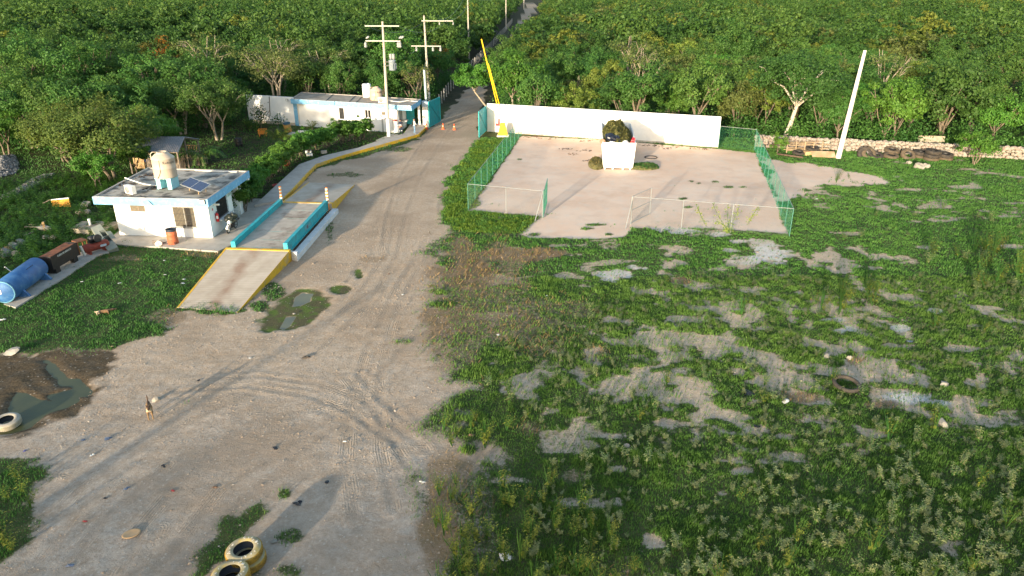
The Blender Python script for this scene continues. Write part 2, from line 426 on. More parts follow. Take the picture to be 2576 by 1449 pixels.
def axis(parts):
    a = []
    for lo, hi, st in parts: a += list(np.arange(lo, hi - 1e-6, st))
    return a
def geom(start, end, first, k=1.35):
    r = []; x = start; s = first
    while abs(x) < abs(end): r.append(x); x += s; s *= k
    return r + [end]
xs = np.array(sorted(set([-v for v in geom(60, 3500, 2)] + axis([(-60, -30, .6), (-30, 32, .15), (32, 60, .4)]) + geom(60, 3500, 2))))
ys = np.array(sorted(set([v for v in geom(-4, -400, 4, 1.6)] + axis([(-4, 13, 1.0), (13, 36, .11), (36, 60, .17), (60, 100, .3), (100, 160, 1.2)]) + geom(160, 4000, 3))))
GX, GY = np.meshgrid(xs, ys)
M = gmask(GX, GY)
def ground_z(X, Y, M):
    z = .008 * M['n1'] + (.009 * fbm(X, Y, .5, 31, 2) + .006 * vnoise(X, Y, .21, 33) * sst(38 - Y, 0, 6)) * sst(60 - Y, 0, 25)
    z = z * sst(60 + (100 - Y), 0, 30)
    tr = np.zeros(X.shape)
    for i, t in enumerate(TRACKS):
        d = pline(t, X, Y)
        wob = .6 + .4 * fbm(X, Y, 2.5, 60 + i, 2)
        tr += wob * (-.020 * np.exp(-(d / .13) ** 2) + .014 * np.exp(-((d - .28) / .10) ** 2) - .012 * np.exp(-((d - .55) / .12) ** 2))
    z += tr * M['dirt']
    z += .04 * M['grass'] * np.clip(.4 + M['n1'], 0, 1) * sst(Y, 13, 16) * sst(75 - Y, 0, 10) * sst(X, -10, 0)
    z += -.14 * sst(M['pond'], -.35, .35) + .035 * M['mud'] * fbm(X, Y, .7, 77, 3) - .05 * sst(M['pud'], .1, .9)
    z += -.05 * sst(M['pw'], -.1, .15)
    return z
GZ = ground_z(GX, GY, M)
ny, nx = GX.shape
idx = np.arange(ny * nx).reshape(ny, nx)
F = np.stack([idx[:-1, :-1], idx[:-1, 1:], idx[1:, 1:], idx[1:, :-1]], -1).reshape(-1, 4)
V = np.stack([GX.ravel(), GY.ravel(), GZ.ravel()], -1)
TRK = np.zeros(GX.shape)
for i, t in enumerate(TRACKS): TRK = np.maximum(TRK, np.exp(-(pline(t, GX, GY) / .22) ** 2) * (.55 + .45 * fbm(GX, GY, 1.6, 90 + i, 3)))
TRK *= M['dirt'] * sst(GY, 10, 14)
TD = np.full(GX.shape, 9.0)
for t in TRACKS: TD = np.minimum(TD, pline(t, GX, GY))
c3 = np.stack([TRK.ravel(), np.clip(TD, 0, 3).ravel(), M['bare'].ravel(), np.ones(TRK.size)], -1)
c1 = np.stack([M['grass'].ravel(), np.clip(M['dry'], 0, 1).ravel(), M['white'].ravel(), M['sand'].ravel()], -1)
algae = np.clip(M['pud'] * (1 - sst(M['pw'], -.1, .1)), 0, 1)
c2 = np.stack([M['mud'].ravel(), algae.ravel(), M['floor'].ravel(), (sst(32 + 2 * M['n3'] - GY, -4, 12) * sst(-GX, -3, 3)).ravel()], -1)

def ground_mat():
    m, N, L, b = new_mat('ground_soil')
    b.inputs['Roughness'].default_value = .95; b.inputs['Specular IOR Level'].default_value = .1
    tc = N.new('ShaderNodeTexCoord')
    def noise(sc, det=5, ro=.55):
        n = N.new('ShaderNodeTexNoise'); n.inputs['Scale'].default_value = sc; n.inputs['Detail'].default_value = det; n.inputs['Roughness'].default_value = ro
        L.new(tc.outputs['Object'], n.inputs['Vector']); return n.outputs['Fac']
    def rng(v, lo, hi, a=0., c=1.):
        n = N.new('ShaderNodeMapRange'); n.inputs[1].default_value = lo; n.inputs[2].default_value = hi; n.inputs[3].default_value = a; n.inputs[4].default_value = c
        L.new(v, n.inputs[0]); return n.outputs[0]
    def mixc(f, a, c, mode='MIX'):
        n = N.new('ShaderNodeMix'); n.data_type = 'RGBA'; n.blend_type = mode
        if isinstance(f, (int, float)): n.inputs[0].default_value = f
        else: L.new(f, n.inputs[0])
        for s, v in ((6, a), (7, c)):
            if isinstance(v, tuple): n.inputs[s].default_value = (*v, 1)
            else: L.new(v, n.inputs[s])
        return n.outputs[2]
    def mth(op, a, c):
        n = N.new('ShaderNodeMath'); n.operation = op
        for s, v in ((0, a), (1, c)):
            if isinstance(v, (int, float)): n.inputs[s].default_value = v
            else: L.new(v, n.inputs[s])
        return n.outputs[0]
    a1 = N.new('ShaderNodeAttribute'); a1.attribute_name = 'm1'
    a2 = N.new('ShaderNodeAttribute'); a2.attribute_name = 'm2'
    s1 = N.new('ShaderNodeSeparateColor'); L.new(a1.outputs['Color'], s1.inputs[0])
    s2 = N.new('ShaderNodeSeparateColor'); L.new(a2.outputs['Color'], s2.inputs[0])
    grass, dry, white, sand = s1.outputs[0], s1.outputs[1], s1.outputs[2], a1.outputs['Alpha']
    mud, alg, flo, gry = s2.outputs[0], s2.outputs[1], s2.outputs[2], a2.outputs['Alpha']
    big = noise(.22, 4); med = noise(1.3, 6); fine = noise(9, 6, .7); grit = noise(34, 4, .7)
    dirt = mixc(rng(big, .35, .65), (.385, .272, .175), (.47, .352, .245))
    dirt = mixc(rng(med, .42, .7, 0, .7), dirt, (.47, .375, .28))
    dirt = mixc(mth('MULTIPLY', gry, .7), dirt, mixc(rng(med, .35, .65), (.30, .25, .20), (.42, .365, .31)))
    mid = noise(4.2, 8, .72)
    dirt = mixc(rng(mid, .50, .68, 0, .6), dirt, (.53, .45, .36))
    dirt = mixc(rng(mid, .47, .33, 0, .6), dirt, (.25, .185, .125))
    dirt = mixc(rng(fine, .5, .72, 0, .55), dirt, (.56, .49, .41))
    dirt = mixc(rng(fine, .46, .3, 0, .5), dirt, (.27, .21, .155))
    a3 = N.new('ShaderNodeAttribute'); a3.attribute_name = 'm3'
    s3 = N.new('ShaderNodeSeparateColor'); L.new(a3.outputs['Color'], s3.inputs[0])
    trk = s3.outputs[0]; tread = mth('MULTIPLY', rng(mth('PINGPONG', s3.outputs[1], .05), .012, .036), rng(s3.outputs[1], .42, .22, 0, 1))
    tread = mth('MULTIPLY', tread, mth('MULTIPLY', rng(noise(.5, 4), .48, .60), rng(fine, .35, .55, .2, 1)))
    dirt = mixc(rng(noise(.16, 5), .47, .62, 0, .6), dirt, (.30, .22, .15))
    dirt = mixc(mth('MULTIPLY', tread, .28), dirt, (.56, .47, .37))
    dirt = mixc(rng(mth('MULTIPLY', trk, rng(fine, .35, .6, .4, 1.2)), .1, .9, 0, .6), dirt, (.25, .20, .15))
    dirt = mixc(rng(noise(.55, 8, .7), .52, .68, 0, .45), dirt, (.29, .225, .16))
    sandc = mixc(rng(big, .35, .62), (.69, .495, .365), (.73, .565, .44))
    sandc = mixc(rng(noise(.35, 7, .65), .48, .66, 0, .55), sandc, (.56, .385, .275))
    sandc = mixc(rng(med, .5, .7, 0, .5), sandc, (.63, .55, .48))
    sandc = mixc(rng(fine, .6, .75, 0, .4), sandc, (.46, .33, .24))
    barec = mixc(rng(mid, .35, .62), (.40, .30, .205), (.53, .425, .315))
    dirt = mixc(rng(s3.outputs[2], .1, .5), dirt, mixc(rng(fine, .42, .32, 0, .5), barec, (.30, .225, .155)))
    col = mixc(sand, dirt, sandc)
    col = mixc(mth('MULTIPLY', white, rng(med, .3, .5)), col, mixc(rng(fine, .4, .6), (.50, .47, .43), (.68, .66, .62)))
    col = mixc(rng(mth('MULTIPLY', dry, rng(fine, .3, .6, .5, 1.2)), .25, .75, 0, .85), col, mixc(rng(med, .35, .65), (.17, .125, .06), (.235, .155, .09)))
    gcol = mixc(rng(med, .35, .65), (.044, .066, .020), (.085, .098, .034))
    gcol = mixc(rng(fine, .5, .7, 0, .6), gcol, (.19, .15, .09))
    gm = rng(mth('ADD', grass, mth('ADD', mth('MULTIPLY', mth('SUBTRACT', fine, .5), 1.6), mth('MULTIPLY', mth('SUBTRACT', noise(3.2, 6, .65), .5), 1.3))), .3, .7)
    col = mixc(gm, col, gcol)
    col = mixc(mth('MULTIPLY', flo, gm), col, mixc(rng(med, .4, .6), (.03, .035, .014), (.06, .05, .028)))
    mudc = mixc(rng(fine, .35, .65), (.05, .036, .022), (.135, .10, .06))
    col = mixc(rng(mth('ADD', mud, mth('MULTIPLY', mth('SUBTRACT', med, .5), .8)), .35, .75), col, mudc)
    algc = mixc(rng(med, .45, .6), (.095, .088, .045), (.090, .135, .030))
    algc = mixc(rng(fine, .58, .66, 0, .8), algc, (.06, .052, .028))
    col = mixc(rng(mth('ADD', alg, mth('MULTIPLY', mth('SUBTRACT', fine, .5), .5)), .3, .7), col, algc)
    # scattered pebbles
    vo = N.new('ShaderNodeTexVoronoi'); vo.inputs['Scale'].default_value = 7.0; L.new(tc.outputs['Object'], vo.inputs['Vector'])
    sv = N.new('ShaderNodeSeparateColor'); L.new(vo.outputs['Color'], sv.inputs[0])
    peb = mth('MULTIPLY', mth('LESS_THAN', vo.outputs['Distance'], .3), mth('GREATER_THAN', sv.outputs[0], .86))
    peb = mth('MULTIPLY', peb, rng(gm, .2, .0, 0, 1))
    peb = mth('MULTIPLY', peb, rng(sand, .2, .8, 1, .1))
    col = mixc(mth('MULTIPLY', peb, .3), col, (.62, .56, .48))
    L.new(col, b.inputs['Base Color'])
    L.new(rng(mth('MULTIPLY', mud, rng(med, .45, .55)), 0, 1, .95, .6), b.inputs['Roughness'])
    hgt = mth('ADD', mth('MULTIPLY', tread, mth('MULTIPLY', rng(gm, .1, .4, 1, 0), rng(sand, .1, .5, .3, 0))), mth('ADD', mth('MULTIPLY', fine, .6), mth('ADD', mth('MULTIPLY', grit, .35), mth('MULTIPLY', peb, .5))))
    bp = N.new('ShaderNodeBump'); bp.inputs['Strength'].default_value = 1.0; bp.inputs['Distance'].default_value = .06
    L.new(hgt, bp.inputs['Height']); L.new(bp.outputs[0], b.inputs['Normal'])
    return m
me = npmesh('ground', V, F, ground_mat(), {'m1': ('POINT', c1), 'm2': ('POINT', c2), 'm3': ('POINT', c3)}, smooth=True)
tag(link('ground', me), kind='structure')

# standing water in the low spots
def water_mat(name, col, rough, spec=.5):
    m, N, L, b = new_mat(name)
    tc = N.new('ShaderNodeTexCoord'); nz = N.new('ShaderNodeTexNoise'); nz.inputs['Scale'].default_value = .8; nz.inputs['Detail'].default_value = 4
    L.new(tc.outputs['Object'], nz.inputs['Vector'])
    r = N.new('ShaderNodeValToRGB'); r.color_ramp.elements[0].position = .35; r.color_ramp.elements[1].position = .7
    r.color_ramp.elements[0].color = (*col, 1); r.color_ramp.elements[1].color = (col[0] * 1.5, col[1] * 1.35, col[2] * 1.1, 1)
    L.new(nz.outputs['Fac'], r.inputs[0]); L.new(r.outputs[0], b.inputs['Base Color'])
    b.inputs['Roughness'].default_value = rough; b.inputs['Specular IOR Level'].default_value = spec
    n2 = N.new('ShaderNodeTexNoise'); n2.inputs['Scale'].default_value = 5; L.new(tc.outputs['Object'], n2.inputs['Vector'])
    bp = N.new('ShaderNodeBump'); bp.inputs['Strength'].default_value = .04; L.new(n2.outputs['Fac'], bp.inputs['Height']); L.new(bp.outputs[0], b.inputs['Normal'])
    return m
q = MB(); cx = sum(p[0] for p in POND) / len(POND); cy = sum(p[1] for p in POND) / len(POND)
q.prism([(cx - 4.5, cy - 3.5), (cx + 4.5, cy - 3.5), (cx + 4.5, cy + 3.8), (cx - 4.5, cy + 3.8)], -.3, -.062)
tag(q.build('water', water_mat('murky_green_water', (.052, .060, .030), .4, .2)), kind='structure')
q = MB()
for P_ in PWATER:
    x0 = min(p[0] for p in P_) - .3; x1 = max(p[0] for p in P_) + .3; y0 = min(p[1] for p in P_) - .2; y1 = max(p[1] for p in P_) + .2
    q.box(x0, x1, y0, y1, -.2, -.070)
tag(q.build('puddle_water', water_mat('grey_puddle_water', (.105, .115, .085), .45, .25)), kind='structure')
# ================================================================ PLANTS
LEAF_MID = leaf_mat('leaf_mid_green', (0.052, 0.137, 0.026), (0.104, 0.203, 0.041), trans=.42)
LEAF_DARK = leaf_mat('leaf_dark_green', (0.039, 0.110, 0.023), (0.071, 0.160, 0.033), trans=.42)
LEAF_YEL = leaf_mat('leaf_yellow_green', (0.113, 0.175, 0.030), (0.207, 0.253, 0.043), trans=.42)
LEAF_BRT = leaf_mat('leaf_bright_green', (0.064, 0.170, 0.022), (0.113, 0.232, 0.036), trans=.42)
LEAF_OLV = leaf_mat('leaf_olive', (0.091, 0.132, 0.035), (0.141, 0.175, 0.047), trans=.42)
LEAF_ORG = leaf_mat('leaf_orange_bloom', (.045, .085, .012), (.34, .11, .012), objvar=.1)
LEAF_PALE = leaf_mat('leaf_pale_weed', (.200, .255, .090), (.400, .410, .180), trans=.3)
LEAF_GOLD = leaf_mat('leaf_golden_weed', (.135, .190, .030), (.290, .300, .055), trans=.4)
GRASS_M = leaf_mat('grass_blades', (0.050, 0.151, 0.026), (0.132, 0.253, 0.047), trans=.4, objvar=.02)
LAWN_M = leaf_mat('lawn_blades', (0.040, 0.124, 0.024), (0.093, 0.199, 0.041), trans=.4, objvar=.02)
DRY_M = leaf_mat('dry_grass_blades', (.15, .105, .040), (.27, .20, .085), trans=.25, objvar=.02)
BARK = mat('bark_grey_brown', (.15, .12, .085), .9, .25, 6, .3, 20)
BARK_P = mat('bark_pale', (.28, .235, .175), .85, .2, 6, .2, 20)
FROND = leaf_mat('palm_frond', (.055, .105, .016), (.12, .15, .025), objvar=.1)

def leaf_arrays(C, NRM, size, asp, rng, tint):
    n = len(C)
    NRM = NRM / np.maximum(np.linalg.norm(NRM, axis=1, keepdims=True), 1e-6)
    rv = rng.normal(size=(n, 3)); T = np.cross(NRM, rv); T /= np.maximum(np.linalg.norm(T, axis=1, keepdims=True), 1e-6)
    B = np.cross(NRM, T)
    s = size[:, None]
    T = T * s * .5; B = B * s * .5 * asp
    bend = NRM * s * .12
    V = np.stack([C - T - bend, C - B, C + T - bend, C + B], 1).reshape(-1, 3)
    F = np.arange(n * 4).reshape(n, 4)
    col = np.repeat(np.stack([tint, tint, tint, np.ones(n)], -1), 4, axis=0)
    return V, F, col

def make_tree(seed, H, Rc, nleaf, leaf, stems=1, base=.35, lean=0.0, wood=1.0, flat=.75, tip=None, sparse=0.0, tr=.12):
    """tapered trunk with forking limbs; leaves in uneven clumps round the branch ends. Returns (trunk MB, crown arrays)"""
    r = random.Random(seed); rng = np.random.default_rng(seed)
    t = MB(); anchors = []
    for s in range(stems):
        a0 = r.uniform(0, 6.28); sp = (.18 * Rc if stems > 1 else .05 * Rc)
        p0 = Vector((math.cos(a0 + s * 2.1) * sp * .4, math.sin(a0 + s * 2.1) * sp * .4, -.15))
        hz = H * base * r.uniform(.85, 1.15)
        p1 = Vector((p0.x * 2.5 + lean * hz + r.uniform(-.2, .2), p0.y * 2.5 + r.uniform(-.2, .2), hz))
        pm = (p0 + p1) / 2 + Vector((r.uniform(-.12, .12), r.uniform(-.12, .12), 0)) * H * .15
        tk = tr * H / 6
        t.tube([p0, pm, p1], [tk * 1.25, tk * .95, tk * .75], 7, caps=False)
        nl = r.randint(3, 5)
        for k in range(nl):
            a = a0 + k * 6.28 / nl + r.uniform(-.5, .5)
            rr = Rc * r.uniform(.35, .75)
            q1 = p1 + Vector((math.cos(a) * rr * .45, math.sin(a) * rr * .45, (H - hz) * r.uniform(.25, .4)))
            q2 = Vector((p1.x * .6 + math.cos(a) * rr, p1.y * .6 + math.sin(a) * rr, hz + (H - hz) * r.uniform(.45, .85)))
            t.tube([p1, q1, q2], [tk * .6, tk * .42, tk * .2], 5, caps=False)
            anchors += [q2, (q1 + q2) / 2]
            for j in range(r.randint(2, 3)):
                b = a + r.uniform(-1.1, 1.1)
                e = q1 + (q2 - q1) * r.uniform(.1, .7)
                q3 = e + Vector((math.cos(b), math.sin(b), r.uniform(.15, 1.0))) * Rc * r.uniform(.25, .5)
                t.tube([e, (e + q3) / 2 + Vector((0, 0, .05 * H)), q3], [tk * .3, tk * .2, tk * .09], 4, caps=False)
                anchors.append(q3)
    anchors = [np.array(a) for a in anchors]
    ncl = int(16 + Rc * 5)
    zc = H * (base + (1 - base) * .5); hz2 = H * (1 - base) * .55
    for k in range(ncl):
        th = r.uniform(0, 6.28); ph = math.acos(r.uniform(-.8, 1))
        q = r.uniform(.55, 1.0)
        anchors.append(np.array([math.cos(th) * math.sin(ph) * Rc * q + lean * H * base, math.sin(th) * math.sin(ph) * Rc * q, zc + math.cos(ph) * hz2 * q * (1 if ph < 1.57 else flat)]))
    A = np.array(anchors)
    A = A[rng.random(len(A)) > sparse]
    cl = rng.integers(0, len(A), nleaf)
    cr = rng.uniform(.16, .34, len(A)) * Rc
    off = rng.normal(size=(nleaf, 3)); off /= np.linalg.norm(off, axis=1, keepdims=True)
    off *= (rng.random((nleaf, 1)) ** .45) * cr[cl][:, None]
    off[:, 2] *= .62
    Cc = A[cl] + off
    Cc[:, 2] = np.maximum(Cc[:, 2], .15)
    out = Cc - np.array([lean * H * base, 0, zc])
    out /= np.maximum(np.linalg.norm(out, axis=1, keepdims=True), 1e-6)
    nrm = out * .5 + off / np.maximum(np.linalg.norm(off, axis=1, keepdims=True), 1e-6) * .6 + np.array([0, 0, .45]) + rng.normal(size=(nleaf, 3)) * .55
    ct = rng.random(len(A))
    tint = np.clip(.5 * ct[cl] + .5 * rng.random(nleaf), 0, 1)
    if tip is not None: tint = np.where((ct[cl] > 1 - tip) & (out[:, 2] > .1), rng.uniform(.6, 1, nleaf), tint * .25)
    return t, leaf_arrays(Cc, nrm, leaf * rng.uniform(.6, 1.35, nleaf), .62, rng, tint)

class Proto:
    def __init__(s, *a, lm=None, bark=None, **k):
        t, (V, F, c) = make_tree(*a, **k)
        s.H = a[1]; s.R = a[2]
        o = t.build('trunk', bark or BARK); s.tm = o.data; bpy.data.objects.remove(o)
        s.cm = npmesh('crown', V, F, lm or LEAF_MID, {'tint': ('POINT', c)})
        s.arr = (V, F, c)
def plant(p, x, y, label, cat='tree', name='tree', group=None, sc=1.0, rz=None, z=0.0, rnd=random, crown='crown', stem='trunk', sz=None):
    rt = thing(name, (x, y, z), label, cat, group, rz=rnd.uniform(0, 6.28) if rz is None else rz)
    rt.scale = (sc, sc, sz or sc)
    link(stem, p.tm, parent=rt); link(crown, p.cm, parent=rt)
    return rt

rnd = random.Random(7)
# ---- the woods: individual trees near by
PL = [Proto(100 + i, h, rc, 6600, .21, stems=st, base=b, lm=lm, bark=bk) for i, (h, rc, st, b, lm, bk) in enumerate([
    (6.6, 2.7, 2, .20, LEAF_MID, BARK), (7.4, 3.0, 3, .24, LEAF_MID, BARK), (5.8, 2.5, 1, .16, LEAF_DARK, BARK), (7.0, 2.7, 2, .26, LEAF_MID, BARK), (6.2, 2.8, 2, .16, LEAF_DARK, BARK)])]
PR = [Proto(200 + i, h, rc, 6600, .21, stems=st, base=b, lm=lm, bark=bk) for i, (h, rc, st, b, lm, bk) in enumerate([
    (6.2, 2.8, 2, .16, LEAF_YEL, BARK), (5.6, 2.7, 2, .14, LEAF_OLV, BARK), (6.8, 2.8, 1, .22, LEAF_MID, BARK), (5.4, 2.5, 2, .14, LEAF_BRT, BARK), (6.0, 2.9, 2, .16, LEAF_DARK, BARK)])]
PX = [Proto(300, 7.6, 3.0, 1300, .22, stems=2, base=.3, lm=LEAF_OLV, bark=BARK_P, sparse=.35, tr=.1),
      Proto(301, 7.0, 2.8, 2600, .27, stems=2, base=.35, lm=LEAF_ORG, bark=BARK, tip=.3)]

ROADL = W([(1112,285),(1145,235),(1185,188),(1238,132),(1282,75),(1308,38),(1328,4)])
ROADR = W([(1228,262),(1236,215),(1260,165),(1305,115),(1340,75),(1358,30),(1365,4)])
def line_x(L, Y):
    ys_ = [p[1] for p in L]; xs_ = [p[0] for p in L]
    return float(np.interp(Y, ys_, xs_))
FRONT_L = W([(-700,425),(-200,400),(0,384),(60,384),(200,408),(330,392),(430,352),(520,326),(600,318),(628,300)]) + [(-33.5, 93.0), (-27, 96.8), (-11.5, 92.5), (-9, 94)]
FRONT_R = [(-2.5, 88.0), (22.5, 78.9), (30, 78.0), (52, 72.4), (95, 62.4)]
def in_wood(x, y, m=0.0):
    if x < -8.0 or (y > 120 and x < line_x(ROADL, y)):
        if y < line_x([(b, a) for a, b in FRONT_L], x) + m: return 0
        if x > line_x(ROADL, y) - 2.0 - m: return 0
        return 1
    if x > line_x(ROADR, y) + 1.6 + m and x > -3:
        if y < line_x([(b, a) for a, b in FRONT_R], x) + m: return 0
        return 2
    return 0
KEEP = []       # room kept round the trees placed by hand
def room(x, y, d): KEEP.append((x, y, d))
def clear(x, y): return all((x - a) ** 2 + (y - b) ** 2 > d * d for a, b, d in KEEP)

# -- trees that stand out
def hand(p, bx, by, label, sc=1.0, rz=None, keep=2.6, name='tree', cat='tree', z=0, sz=None, **k):
    q = g(bx, by); room(q.x, q.y, keep)
    return plant(p, q.x, q.y, label, sc=sc, rz=rz, name=name, cat=cat, z=z, rnd=rnd, sz=sz, **k)
pA = Proto(401, 6.6, 4.4, 15000, .21, stems=2, base=.2, lm=leaf_mat('leaf_spreading_tree', (.060, .115, .026), (.135, .175, .036), trans=.42), tr=.15)
hand(pA, 292, 452, 'yellowish green spreading tree with a leaning trunk left of the small guard hut', keep=4.2)
pB = Proto(402, 6.6, 3.7, 11000, .21, stems=3, base=.34, lm=LEAF_MID, bark=BARK_P)
hand(pB, 552, 352, 'green tree with several bare pale stems behind the shed with the metal roof', keep=3.4)
pC = Proto(403, 8.6, 4.8, 5200, .22, stems=3, base=.45, lm=LEAF_OLV, bark=BARK_P, sparse=.22)
q_ = plant(pC, -31.0, 96.0, 'wide thin-leaved tree with bare forked limbs behind the white wall left of the gatehouse', rnd=rnd); room(-31, 96, 4)
pD = Proto(404, 7.0, 3.6, 8000, .26, stems=2, base=.28, lm=LEAF_BRT, bark=BARK_P)
q_ = plant(pD, 0.6, 95.5, 'bright broad-leaved tree standing behind the yellow boom barrier at the road edge', rnd=rnd, rz=.5, sc=1.18); room(.6, 95.5, 3.4)
pD2 = Proto(414, 7.0, 2.9, 7600, .24, stems=1, base=.45, lean=-.9, lm=LEAF_BRT, bark=BARK_P)
q_ = plant(pD2, -2.3, 97.2, 'leaning leafy tree whose crown hangs over the dirt road by the gate', rnd=rnd, rz=0.0); room(-1.6, 97.6, 2)
pE = Proto(405, 9.4, 5.0, 10500, .26, stems=1, base=.36, lean=.22, lm=LEAF_DARK, bark=mat('bark_white', (.42, .37, .30), .85, .2, 5, .2, 15), tr=.17)
q_ = plant(pE, 30.2, 79.6, 'tall dark green tree with a pale leaning trunk beside the bare concrete pole', rnd=rnd, rz=.1); room(30.5, 79.6, 4.4)
pF = Proto(406, 5.4, 3.0, 6500, .22, stems=2, base=.3, lm=LEAF_BRT)
hand(pF, 2500, 372, 'bright green round tree behind the rubble wall at the right edge', keep=3)
pG = Proto(407, 3.2, 1.9, 3800, .2, stems=3, base=.22, lm=LEAF_BRT)
hand(pG, 2448, 414, 'small leafy tree in front of the rubble wall right of the old tyres', keep=1.5)
pH = Proto(408, 7.2, 2.6, 1300, .22, stems=2, base=.4, lm=LEAF_OLV, bark=BARK, sparse=.35)
q_ = plant(pH, -12.6, 98.2, 'nearly leafless tree with upright brown limbs behind the gatehouse roof', rnd=rnd); room(-12.6, 98.2, 2)
pI = Proto(409, 6.8, 3.2, 4800, .26, stems=2, base=.4, lm=LEAF_ORG, tip=.28)
q_ = plant(pI, -58.0, 124.0, 'flowering tree with orange blossom among the green trees on the left', rnd=rnd, sc=1.15); room(-58, 124, 3)
q_ = plant(pI, -53.0, 113.0, 'smaller orange-flowered tree in front of another flowering tree', rnd=rnd, sc=1.0, rz=2.2); room(-53, 113, 3)
q_ = plant(pI, -13.2, 124.0, 'tree with a few orange flowers beside the road poles', rnd=rnd, sc=1.0, rz=4); room(-13.2, 124, 2.5)
pJ = Proto(410, 4.6, 2.4, 5200, .2, stems=2, base=.2, lm=LEAF_BRT)
hand(pJ, 165, 405, 'bushy light green tree at the foot of the grey gravel heap', keep=2.4, sc=1.0)
hand(pJ, 378, 402, 'low bushy tree reaching over the left end of the shed roof', keep=2.2, sc=1.15)
hand(pJ, 408, 414, 'leafy bush covering the left part of the shed front', sc=1.0, rz=2.5, keep=1)
hand(pA, 190, 418, 'spreading tree behind the yellowish leaning tree at the far left', sc=.85, rz=2.0, keep=3)
hand(pB, 90, 372, 'tall green tree at the back of the gravel heaps', sc=1.0, rz=1.0, keep=3)
hand(pJ, 250, 478, 'low light green bush between the leaning tree and the gravel ridge', sc=.75, rz=3, keep=1)
hand(pJ, 345, 440, 'leafy bush close behind the left corner of the hut roof', sc=.7, rz=1, keep=1)
hand(pB, 462, 338, 'dense green tree behind the ridge of the shed roof', sc=.95, rz=4.2, keep=3)
hand(pJ, 20, 392, 'bushy tree at the left edge above the gravel heap', sc=1.1, rz=5, keep=2)
pK = Proto(411, 2.3, .95, 2600, .12, stems=1, base=.05, lm=LEAF_BRT)
hand(pK, 1956, 388, 'single conical green shrub between the green fence and the rubble wall', name='shrub', cat='shrub', keep=.8)

# -- the rest of the near woods
cand = []
st = 4.5
y = 60.0
while y < 158:
    x = -.80 * y - 8
    while x < .80 * y + 8:
        xx = x + rnd.uniform(-1.5, 1.5); yy = y + rnd.uniform(-1.5, 1.5)
        zn = in_wood(xx, yy, .8)
        if zn and clear(xx, yy): cand.append((xx, yy, zn))
        x += st
    y += st
    st = 4.5 + (y - 60) * .022
cand.sort(key=lambda c: c[1])
NEAR = cand[:270]; REST = cand[270:]
for (x, y, zn) in NEAR:
    k = rnd.random()
    if zn == 1:
        p = PX[0] if k < .09 and y - line_x([(b, a) for a, b in FRONT_L], x) > 7 else rnd.choice(PL); lab = 'leafy green tree in the dense wood left of the dirt road'; gp = 'trees in the wood left of the road'
    else:
        p = PX[0] if k < .07 and y - line_x([(b, a) for a, b in FRONT_R], x) > 7 else (PL[rnd.randrange(5)] if k < .28 else rnd.choice(PR)); lab = 'yellowish green tree in the dense wood right of the dirt road'; gp = 'trees in the wood right of the road'
    s = rnd.uniform(.82, 1.22) * (1.0 + .28 * float(fbm(np.array([x]), np.array([y]), 16, 71, 2)[0])) * (1.10 if zn == 1 else 1.0)
    if y > 85 and abs(x - line_x(ROADL, y)) < 6: s *= .95
    plant(p, x, y, lab, group=gp, sc=s, rnd=rnd, sz=s * rnd.uniform(.82, 1.16))

# -- far woods: too many to count, one mesh
def merge_far():
    rng = np.random.default_rng(5)
    Vs = []; Fs = []; Cs = []; MI = []; nv = 0
    pool = [(p, 0) for p in PL] + [(p, 1) for p in PR]
    pts = [(x, y, zn, 0) for x, y, zn in REST]
    y = 156.0
    while y < 760:
        st = 4.6 + (y - 150) * .009
        x = -.76 * y - 10
        while x < .76 * y + 10:
            xx = x + rng.uniform(-.4, .4) * st; yy = y + rng.uniform(-.4, .4) * st
            zn = in_wood(xx, yy, 1.0)
            if zn: pts.append((xx, yy, zn, 1))
            x += st
        y += st * .95
    for (x, y, zn, far) in pts:
        p = (PL if zn == 1 else PR)[rng.integers(0, 5)]
        if rng.random() < .32: p = (PR if zn == 1 else PL)[rng.integers(0, 5)]
        V, F, c = p.arr
        nf = len(F); keep = int(max(110, 1400 * (120 / y) ** 1.3)) if far else 1700
        keep = min(keep, nf)
        sel = rng.integers(0, nf, keep)
        grow = math.sqrt(nf / keep) * .92
        Q = V.reshape(-1, 4, 3)[sel]
        ctr = Q.mean(1, keepdims=True)
        Q = ctr + (Q - ctr) * min(grow, 3.0)
        a = rng.uniform(0, 6.28); s = rng.uniform(.72, 1.3) * (1.1 if far else 1.08) * (1 + .22 * float(fbm(np.array([x]), np.array([y]), 22, 72, 2)[0])); ca, sa = math.cos(a) * s, math.sin(a) * s
        Q = np.stack([Q[..., 0] * ca - Q[..., 1] * sa + x, Q[..., 0] * sa + Q[..., 1] * ca + y, Q[..., 2] * s], -1).reshape(-1, 3)
        tt = c.reshape(-1, 4, 4)[sel].copy(); tt[..., :3] = np.clip(tt[..., :3] * .6 + rng.uniform(-.3, .65), 0, 1)
        Vs.append(Q); Cs.append(tt.reshape(-1, 4))
        MI.append(np.full(keep, {'leaf_mid_green': 0, 'leaf_dark_green': 1, 'leaf_yellow_green': 2, 'leaf_olive': 3, 'leaf_bright_green': 0}[p.cm.materials[0].name]))
        nv += keep
    V = np.concatenate(Vs); F = np.arange(len(V)).reshape(-1, 4)
    print('far wood quads', len(F), 'trees', len(pts))
    me = npmesh('far_wood', V, F, [LEAF_MID, LEAF_DARK, LEAF_YEL, LEAF_OLV], {'tint': ('POINT', np.concatenate(Cs))}, mi=np.concatenate(MI))
    tag(link('far_wood', me), 'dense green wood that runs to the horizon behind the nearer trees', 'woodland', kind='stuff')
merge_far()

